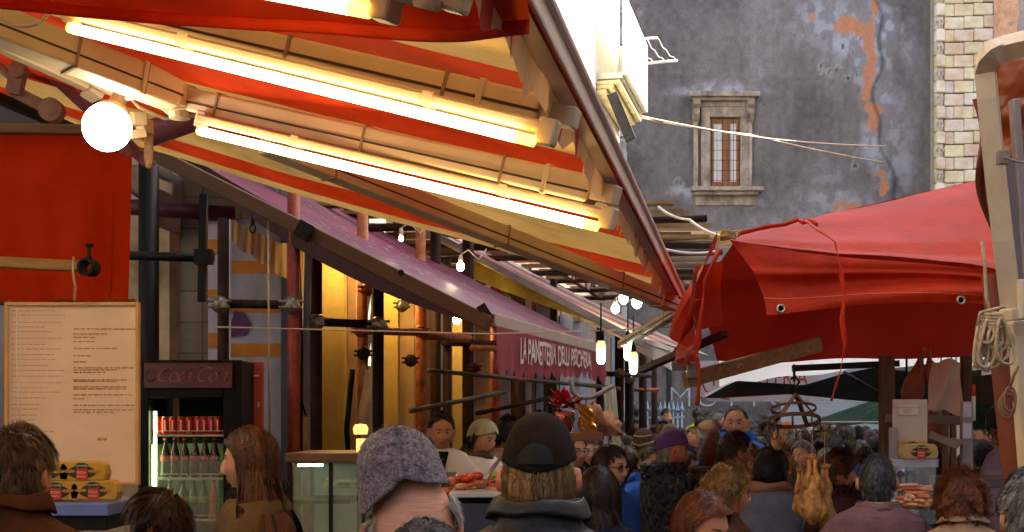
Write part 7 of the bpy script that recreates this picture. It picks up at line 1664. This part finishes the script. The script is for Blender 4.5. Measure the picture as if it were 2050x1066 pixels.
# ================================================================ the crowd
def cloth(n_, c, r=.85, v=.3, s=7, b=.4, bs=90, **k): return mat(n_, c, r, v, s, b, bs, **dict(dict(spec=.15), **k))
HD = hairmat('dark', (.032, .019, .013)); HBR = hairmat('brown', (.10, .048, .022)); HCH = hairmat('chestnut', (.15, .055, .022)); HBL = hairmat('blond', (.62, .29, .07)); HASH = hairmat('ash', (.50, .29, .11)); HGR = hairmat('grey', (.30, .28, .27)); HWH = hairmat('white', (.72, .68, .62)); HRED = hairmat('auburn', (.30, .065, .012)); HSALT = hairmat('salt', (.13, .12, .125)); HTOU = hairmat('tousled', (.17, .095, .045))
def H_(style, m, **k): return dict(style=style, mat=m, **k)
def CT(m, collar='std', **k): return dict(mat=m, collar=collar, **k)
BRN = cloth('brown_suede', (.075, .028, .012), .85, .4, 9, .5, 40); OLV = cloth('olive_brown_jacket', (.13, .085, .04)); NVY = cloth('navy_coat', (.010, .014, .032)); BLKC = cloth('black_coat', (.008, .0075, .009)); GRC = cloth('grey_coat', (.075, .07, .075)); BLU = cloth('blue_jacket', (.02, .075, .30)); BRBLU = cloth('bright_blue_jacket', (.015, .11, .55), .55)
WCO = cloth('white_work_coat', (.72, .66, .58), .8, .08); MAU = cloth('mauve_jacket', (.19, .095, .10)); BGE = cloth('beige_coat', (.42, .26, .16)); PLUM = cloth('plum_fur_coat', (.05, .018, .022)); TWD = cloth('brown_tweed', (.10, .055, .035), .9, .5, 60)
PUFF = mat('black_quilted', (.016, .019, .027), .5, .2, 6, .2, 60, spec=.35)
def quilt(m, sc=1):
    n = m.node_tree.nodes; L = m.node_tree.links; b = n['Principled BSDF']; tc = n.new('ShaderNodeTexCoord'); mp = n.new('ShaderNodeMapping'); mp.inputs['Rotation'].default_value = (.5, .78, .2); L.new(tc.outputs['Object'], mp.inputs[0])
    vr = n.new('ShaderNodeTexVoronoi'); vr.feature = 'DISTANCE_TO_EDGE'; vr.inputs['Scale'].default_value = 15*sc; vr.inputs['Randomness'].default_value = .35; L.new(mp.outputs[0], vr.inputs[0])
    mr = n.new('ShaderNodeMapRange'); mr.inputs[2].default_value = .35; L.new(vr.outputs[0], mr.inputs[0]); bp = n.new('ShaderNodeBump'); bp.inputs['Strength'].default_value = .9; bp.inputs['Distance'].default_value = .02; L.new(mr.outputs[0], bp.inputs['Height']); L.new(bp.outputs[0], b.inputs['Normal'])
quilt(PUFF)
def knit(n_, c, c2=None, sc=60):
    return mat(n_, c, .95, .35, sc, .9, 170, col2=c2, bdist=.006, sheen=.3)
GKN = mat('grey_felted_wool', (.07, .055, .062), .95, .6, 110, 1, 220, col2=(.26, .22, .26), sheen=.2, bdist=.006)
HD_ = 0
PL = []
def pp(*a, **k): PL.append(person(*a, **k))
# -- nearest row
pp('man with tousled short brown hair and brown suede jacket at the far left', 38, 852, 3.3, -12, 1, hair=H_('short', HTOU, n=5200, len=.045, mess=.35, lift=.2, puff=.12, t=.014, w=.0015, low=-.07), coat=CT(BRN, 'high', infl=.006), build=1.08)
pp('short woman with dark swept-back hair turned left, low at the bottom left', 314, 976, 3.9, 90, 1, hair=H_('short', hairmat('darkbrown', (.06, .018, .01)), n=4200, len=.07, t=.026, w=.0018, low=-.09, mess=.25, lift=.1, puff=.10), coat=CT(BLKC), hp=-4)
pp('woman with long straight brown hair in profile and an olive jacket', 500, 853, 4.55, 88, 0, hair=H_('long', HCH, n=5200, len=.50, t=.014, w=.0021, tip=(1.2, 1.1, .95)), coat=CT(OLV, 'open'), scarf=BLKC, brow=HBR, nose=1.05, hy=2)
pp('older man in a tall grey felted knit hat with bald forehead and white side hair', 826, 842, 2.18, 189, 4, hp=-20, hy=2, hr=4, hair=H_('short', HWH, n=1500, len=.03, bald=1.0, mess=.35, lift=.2, puff=.16, t=.006, w=.001, low=-.04), hat=dict(type='beanie', mat=GKN, tall=.055, puff=.006, slouch=(.022, -.02), edge=(.0, .52, .74, .22, .0), fuzz=True), coat=CT(GRC), brow=HWH)
pp('short person whose grey-brown hair crown just shows below the grey knit hat', 850, 1040, 2.1, 0, 0, hair=H_('short', HGR, n=2600, len=.05, mess=.4, t=.014, w=.0013), coat=CT(BRN))
pp('man in a black baseball cap seen from behind with ash blond hair and black jacket', 1080, 826, 2.78, -6, 2, hair=H_('short', HASH, n=5200, len=.07, mess=.16, t=.006, low=-.095, lift=.02, w=.0012, puff=.07), hat=dict(type='cap', mat=cloth('black_cap_cotton', (.016, .010, .007), .9, .3, 10, .3, 160, spec=.15), gap=True, back=.06, puff=1), coat=CT(mat('black_nylon', (.008, .010, .015), .45, .3, 5, .45, 14, bdist=.02, spec=.4), 'high', infl=.012), build=1.12)
pp('woman with a smooth dark brown bob right of the black cap, navy coat', 1198, 933, 5.0, -22, 0, hair=H_('bob', hairmat('espresso', (.04, .016, .010)), n=4200, len=.22, t=.018, w=.0019), coat=CT(NVY, 'open'))
pp('man with slick black hair, dark sunglasses and a bright blue jacket', 1222, 889, 6.4, -128, 0, hair=H_('short', HD, n=2800, len=.05, mess=.05, lift=.0, t=.012, bald=.25), glasses='sun', coat=CT(BLU, 'high'), stubble=.5)
pp('man in glasses and chestnut hair facing the viewer left of the sunglasses man', 1187, 869, 8.8, 168, 0, hair=H_('short', HBR, n=2000, len=.045, t=.013, mess=.1), glasses='clear', coat=CT(BLKC, 'high'), stubble=.3)
pp('dark-haired man in glasses half hidden behind the black cap', 1150, 866, 8.2, -150, 0, hair=H_('short', HD, t=.013), glasses='clear', coat=CT(NVY))
pp('man in a purple baseball cap and black quilted jacket in right profile', 1346, 858, 7.4, -80, 2, hair=H_('short', HWH, len=.012, t=.003, n=1500, w=.001, low=-.07), hat=dict(type='cap', mat=cloth('purple_cap_cotton', (.11, .055, .20), .8, .2, 10, .3, 160), back=-.02), coat=CT(PUFF, 'hood', infl=.02), build=1.12, stubble=.35, hp=-4)
pp('person in a brown knit hat with a cream stripe, left of the purple cap', 1288, 857, 10.2, -25, 1, hair=H_('short', HBR), hat=dict(type='beanie', mat=mat('striped_knit', (1, 1, 1), .95, .25, 60, .9, 170, vcol=True, bdist=.006), tall=.0, edge=(.3, -.1, -.4), col=lambda U, V: np.where(((np.abs(V-.86) < .035) | (np.abs(V-.55) < .02))[..., None], np.array([.55, .36, .2]), np.array([.07, .028, .015]))), coat=CT(cloth('rusty_brown_coat', (.16, .06, .02)), 'high'))
pp('woman in a round brown fur-like hat behind the purple cap', 1342, 848, 12, 15, 1, hair=H_('bob', HD), hat=dict(type='beanie', mat=knit('brown_felt', (.10, .042, .02)), tall=.0, edge=(.3, .1, -.1)), coat=CT(BLKC, 'high'))
pp('grey-haired older man facing the viewer right of the purple cap brim', 1385, 854, 14, 176, 0, hair=H_('short', HWH, bald=.4), coat=CT(GRC))
pp('man in a tan flat cap behind the maroon hat', 1419, 839, 10, -20, 1, hair=H_('short', HWH, low=-.07), hat=dict(type='flat', mat=cloth('tan_cap', (.42, .24, .12), .85)), coat=CT(GRC))
pp('person in a pointed dark maroon knit hat with a beige hood', 1426, 860, 7.6, -30, 1, hair=H_('short', HBR), hat=dict(type='beanie', mat=knit('maroon_knit', (.09, .012, .012)), tall=.035, slouch=(.01, .0), point=True, edge=(.2, -.2, -.45)), coat=CT(TWD, 'hood', infl=.01))
pp('tall dark-haired man looking at the viewer in a bright blue hooded jacket', 1474, 810, 9.2, 163, 0, hair=H_('short', HD, n=2400, len=.012, t=.005, bald=.35, mess=.1, w=.001), coat=CT(BRBLU, 'hood', infl=.01), stubble=.35, hp=-3)
pp('dark-haired man in glasses turned right in front of the blue hooded man', 1472, 862, 7.3, -72, 3, hair=H_('short', HBR, n=2600, len=.035, t=.013, mess=.15), glasses='clear', coat=CT(BLKC))
pp('woman with curly blonde hair and thin glasses in right profile', 1456, 922, 5.2, -92, 2, hair=H_('curly', HBL, n=3400, len=.13, t=.016, curl=.010, mess=.4, w=.0018, lift=.4, freq=1.4, puff=.28), glasses='clear', coat=CT(BRN), nose=1.1, brow=HBR)
pp('woman with auburn hair and glasses lowest in the middle right foreground', 1412, 980, 4.0, -140, 2, hp=-12, hair=H_('bob', HRED, n=4200, len=.13, t=.022, w=.0018, wave=True, curl=.004, mess=.3), glasses='clear', coat=CT(BRN), brow=HBR)
pp('woman with dark pinned hair, earring and grey-blue shawl before the chickens', 1543, 893, 6.8, -18, 1, hair=H_('short', hairmat('softblack', (.022, .013, .010)), n=3600, len=.06, t=.024, mess=.12, low=-.085, lift=.0), earring=-1, scarf=cloth('pink_beige_scarf', (.36, .19, .13)), coat=CT(cloth('grey_blue_shawl', (.18, .21, .29), .85), 'std', infl=.03))
pp('woman with curly brown hair in right profile wearing a plum fur coat', 1678, 896, 6.6, -98, 1, hair=H_('curly', HCH, n=2800, len=.09, t=.016, curl=.009, mess=.4, lift=.4, low=-.05, puff=.22), coat=CT(PLUM, 'std', infl=.03), fur=cloth('plum_fur', (.07, .022, .026), vcol=True))
pp('man with short thinning grey hair and mauve jacket with a dark bag strap', 1755, 909, 5.2, -8, 1, hair=H_('short', HSALT, n=5200, len=.016, t=.006, mess=.3, w=.0012, low=-.08), coat=CT(MAU, 'std', infl=.012), strap=-1, build=1.1)
pp('woman with bushy reddish brown curls and a beige coat at the lower right', 1925, 938, 5.0, -8, 1, hair=H_('curly', HRED, n=4600, len=.13, t=.02, curl=.011, mess=.5, lift=.5, low=-.09, w=.0016, puff=.36), coat=CT(BGE, 'high', infl=.01))
pp('grey-haired man in a dark coat at the bottom right corner', 2074, 932, 2.95, -5, 1, hair=H_('short', HGR, n=4200, len=.035, t=.014, mess=.3, w=.0014, low=-.08), coat=CT(NVY, 'high'))
# -- sellers
pp('seller in a white work coat and grey-blue apron facing the viewer', 884, 822, 8.3, -170, 1, hp=-8, hair=H_('short', HD, n=2200, len=.02, t=.008, bald=.2), coat=CT(WCO, 'open', name='white_coat'), stubble=.3, arms={'r': 'front', 'l': 'down'})
pp('white-coated woman in a pale headscarf looking down to the right', 968, 836, 8.5, -128, 0, hp=-14, hair=H_('bob', HD, n=900, len=.12, t=.008), hat=dict(type='scarfhat', mat=cloth('pale_green_headscarf', (.40, .38, .24))), coat=CT(WCO, 'open', name='white_coat'), scarf=cloth('patterned_scarf', (.10, .08, .05), .8, .8, 60), arms={'r': 'up', 'l': 'front'})
pp('curly dark-haired seller in a beige coat seen from behind, left of the black cap', 1018, 830, 9.2, -50, 1, hair=H_('curly', HD, n=1400, len=.05, t=.018, curl=.008, mess=.5), coat=CT(BGE))
pp('stallholder in a black knit hat and glasses bending over the right stall', 2012, 795, 7.4, 105, 3, hp=-24, hair=H_('short', HD), hat=dict(type='beanie', mat=knit('black_knit', (.012, .012, .014)), tall=.03, edge=(.42, -.1, -.3)), glasses='clear', coat=CT(cloth('pale_lilac_coat', (.38, .34, .42))), stubble=.4)
pp('bald man with dark eyes behind the right stall counter', 2003, 888, 9.6, 160, 3, coat=CT(BLKC, 'high'), stubble=.3)
pp('person in a black flat hat behind the right stall tray', 1968, 880, 9.0, 10, 3, hair=H_('short', HD), hat=dict(type='beanie', mat=_m['black_knit'], tall=.0, edge=(.3, -.1, -.3)), coat=CT(BLKC))
# -- middle distance and far crowd
far = [
 ('woman in a black bobble hat behind the left hooks of the rack', 1530, 842, 11.5, 20, HD, 'beanie', BLKC),
 ('blonde woman in a blue-grey coat just left of the hanging chickens', 1567, 858, 9.0, -25, HBL, None, NVY),
 ('person with dark cropped hair above the grey-blue shawl', 1520, 874, 8.0, -10, HD, None, BLKC),
 ('brown-haired woman in a bright blue scarf right of the hook rack', 1612, 866, 11.0, -60, HBR, None, BRBLU),
 ('woman with long brown hair under the right hooks of the rack', 1636, 866, 10.0, 5, HBR, None, NVY),
 ('balding white-haired man right of the hook rack', 1648, 834, 13.5, -70, HWH, None, BLKC),
 ('grey-haired person in a striped dark puffer right of the rack', 1684, 848, 11.0, 30, HGR, None, PUFF),
 ('person in a red jacket in the far crowd right of the puffer', 1699, 852, 14.5, 150, HBR, None, cloth('red_jacket', (.5, .03, .02))),
 ('person in a black hat and grey scarf left of the stall post', 1718, 852, 12.0, -20, HD, 'beanie', GRC),
 ('dark-hooded person directly left of the stall post', 1748, 868, 8.5, 10, HD, None, BLKC),
 ('person with purple hood far behind the stall post', 1742, 860, 13.0, 40, HD, 'purple', MAU),
 ('grey-haired man left of the blue hooded man', 1438, 826, 16.0, -70, HGR, None, NVY),
 ('dark-haired person in a lime green safety vest near the fence', 1396, 818, 17.5, 10, HD, None, cloth('lime_vest', (.28, .7, .02), .6)),
 ('person in black in front of the lime vest', 1402, 832, 15.0, -30, HD, None, BLKC),
 ('smiling dark-haired man in a navy jacket before the spiked fence', 1334, 818, 17.0, -150, HD, None, NVY),
 ('dark-haired person behind the brown scaffold upright by the fence', 1266, 808, 17.5, 30, HD, None, GRC),
 ('young man in right profile below the scaffold by the fence', 1270, 833, 13.5, -80, HD, None, GRC),
 ('woman in a brown hat just right of the man in glasses', 1232, 876, 8.6, 10, HBR, 'brown', BLKC),
 ('person with cropped dark hair above the curly blonde woman', 1498, 870, 12.5, 0, HBR, None, GRC),
 ('fair person in the far crowd above the black bobble hat', 1548, 848, 15.5, 160, HBL, None, BGE),
 ('person in orange-brown hat seen through the rack ring', 1577, 842, 14.0, -30, HBR, 'rust', BLKC),
 ('white-haired person far behind the chickens', 1600, 852, 16.0, 40, HWH, None, GRC),
 ('dark-haired woman between the rack and the puffer coat', 1664, 858, 15.0, 170, HD, None, BLU),
 ('person in a white jacket beyond the red jacket', 1708, 858, 17.0, -40, HBR, None, WCO),
 ('dark-capped person far right of the red jacket', 1733, 852, 16.0, 60, HD, 'beanie', BLKC),
 ('brown-haired person far left of the flat cap', 1362, 856, 12.0, -10, HBR, None, BRN),
 ('person with a pink scarf glimpsed right of the second stall post', 1958, 852, 11.0, 150, HBR, None, MAU),
 ('white-haired person right of the red-topped stick', 1975, 856, 12.0, 20, HWH, None, GRC),
 ('person in a grey coat behind the black knit hat', 1992, 850, 9.5, 40, HD, None, GRC),
 ('dark-haired person glimpsed between the stall slats', 1880, 872, 9.5, -20, HD, None, BLKC),
 ('fair-haired child-height person between flat cap and blue hood', 1448, 868, 10.5, -20, HASH, None, BRN),
 ('dark-coated man with grey hair behind the puffer coat', 1672, 868, 9.2, -15, HSALT, None, BLKC),
 ('woman with a brown ponytail behind the blonde woman', 1590, 872, 8.2, -50, HCH, None, BLKC),
 ('man with black hair left of the plum coat', 1640, 880, 7.4, 0, HD, None, GRC),
 ('brown-haired person behind the striped knit hat', 1310, 868, 9.8, -15, HCH, None, BRN),
 ('person in a dark beret left of the striped knit hat', 1255, 872, 9.4, -40, HD, 'beanie', NVY),
]
for i, (lb, X, Y, d, yw, hm, ht, cm) in enumerate(far):
    d = min(d*1.38, 22.5)
    hat = None
    if ht: hat = dict(type='beanie', mat={'beanie': _m['black_knit'], 'purple': knit('purple_knit', (.15, .08, .2)), 'brown': _m['brown_felt'], 'rust': knit('rust_knit', (.4, .1, .03))}[ht], tall=.005, edge=(.35, -.05, -.3))
    sty = 'long' if 'long' in lb else ('bob' if 'woman' in lb else 'short')
    pp(lb, X, Y, d, yw, [0, 1, 0, 2][i % 4], hair=H_(sty, hm, bald=.5 if 'balding' in lb else 0, t=.014), hat=hat, coat=CT(cm, ['std', 'high', 'hood'][i % 3]), glasses=None, build=[1, 1.06, .97][i % 3], hi=False)
HN = [('black', HD), ('brown', HBR), ('grey', HGR), ('blond', HASH), ('chestnut', HCH), ('white', HWH)]
CN = [('black', BLKC), ('navy', NVY), ('grey', GRC), ('red', _m['red_jacket']), ('blue', BLU), ('tweed', TWD), ('beige', BGE), ('olive', OLV), ('bright blue', BRBLU), ('mauve', MAU)]
rr = random.Random(77); used_ = set(); fills = []
for i in range(40):
    if i < 28: X = 1230+i*19.5+rr.uniform(-7, 7); d = rr.uniform(12, 22); Y = rr.uniform(846, 868)
    else: X = 1250+(i-28)*44+rr.uniform(-9, 9); d = rr.uniform(8, 11.5); Y = rr.uniform(876, 905)
    while True:
        a_, b_ = rr.choice(HN), rr.choice(CN)
        if (a_[0], b_[0], i >= 28) not in used_: used_.add((a_[0], b_[0], i >= 28)); break
    wh_ = 'below the far heads, mid-crowd' if i >= 28 else 'in the distant crowd'
    pp('%s-haired person in a %s coat %s' % (a_[0], b_[0], wh_), X, Y, d, rr.choice([rr.uniform(-70, 70), rr.uniform(80, 280)]), rr.choice([0, 1, 2]), group='people filling the market crowd', hair=H_(rr.choice(['short', 'short', 'bob', 'long', 'curly']), a_[1], t=.014), coat=CT(b_[1], rr.choice(['std', 'high', 'hood'])), build=rr.uniform(.95, 1.1), hi=False)
# apron on the seller, writing on it
AP = PL[[q['label'].startswith('seller in a white') for q in PL].index(True)]
m_ = MB()
def apf(U, V):
    a_ = (U-.5)*1.9; w_ = .225; z_ = 1.36-.62*V; nar = np.clip((z_-1.15)/.2, 0, 1)*.45; return w_*np.sin(a_)*(1-nar), .158*np.cos(a_)+.012+.006*np.sin(U*15+V*4), z_
m_.grid(apf, 26, 24); ao = obj('apron', m_, cloth('grey_blue_apron', (.20, .24, .32), .8, .15), AP, smooth=True); ao.matrix_parent_inverse = Matrix.Identity(4)
m_ = MB(); text_on(m_, 'LA PESCHERIA', .035, lambda x, y: (-x*1.0, .181-abs(x)*.12, 1.30+y)); to = obj('apron_lettering', m_, mat('apron_orange', (.65, .2, .08), .6), ao); to.matrix_parent_inverse = Matrix.Identity(4)
m_ = MB(); m_.add([(-.035, .135, 1.49), (.035, .135, 1.49), (.0, .165, 1.35), (0, .12, 1.48)], [(0, 1, 2)]); vo_ = obj('black_undershirt', m_, BLKC, AP); vo_.matrix_parent_inverse = Matrix.Identity(4)
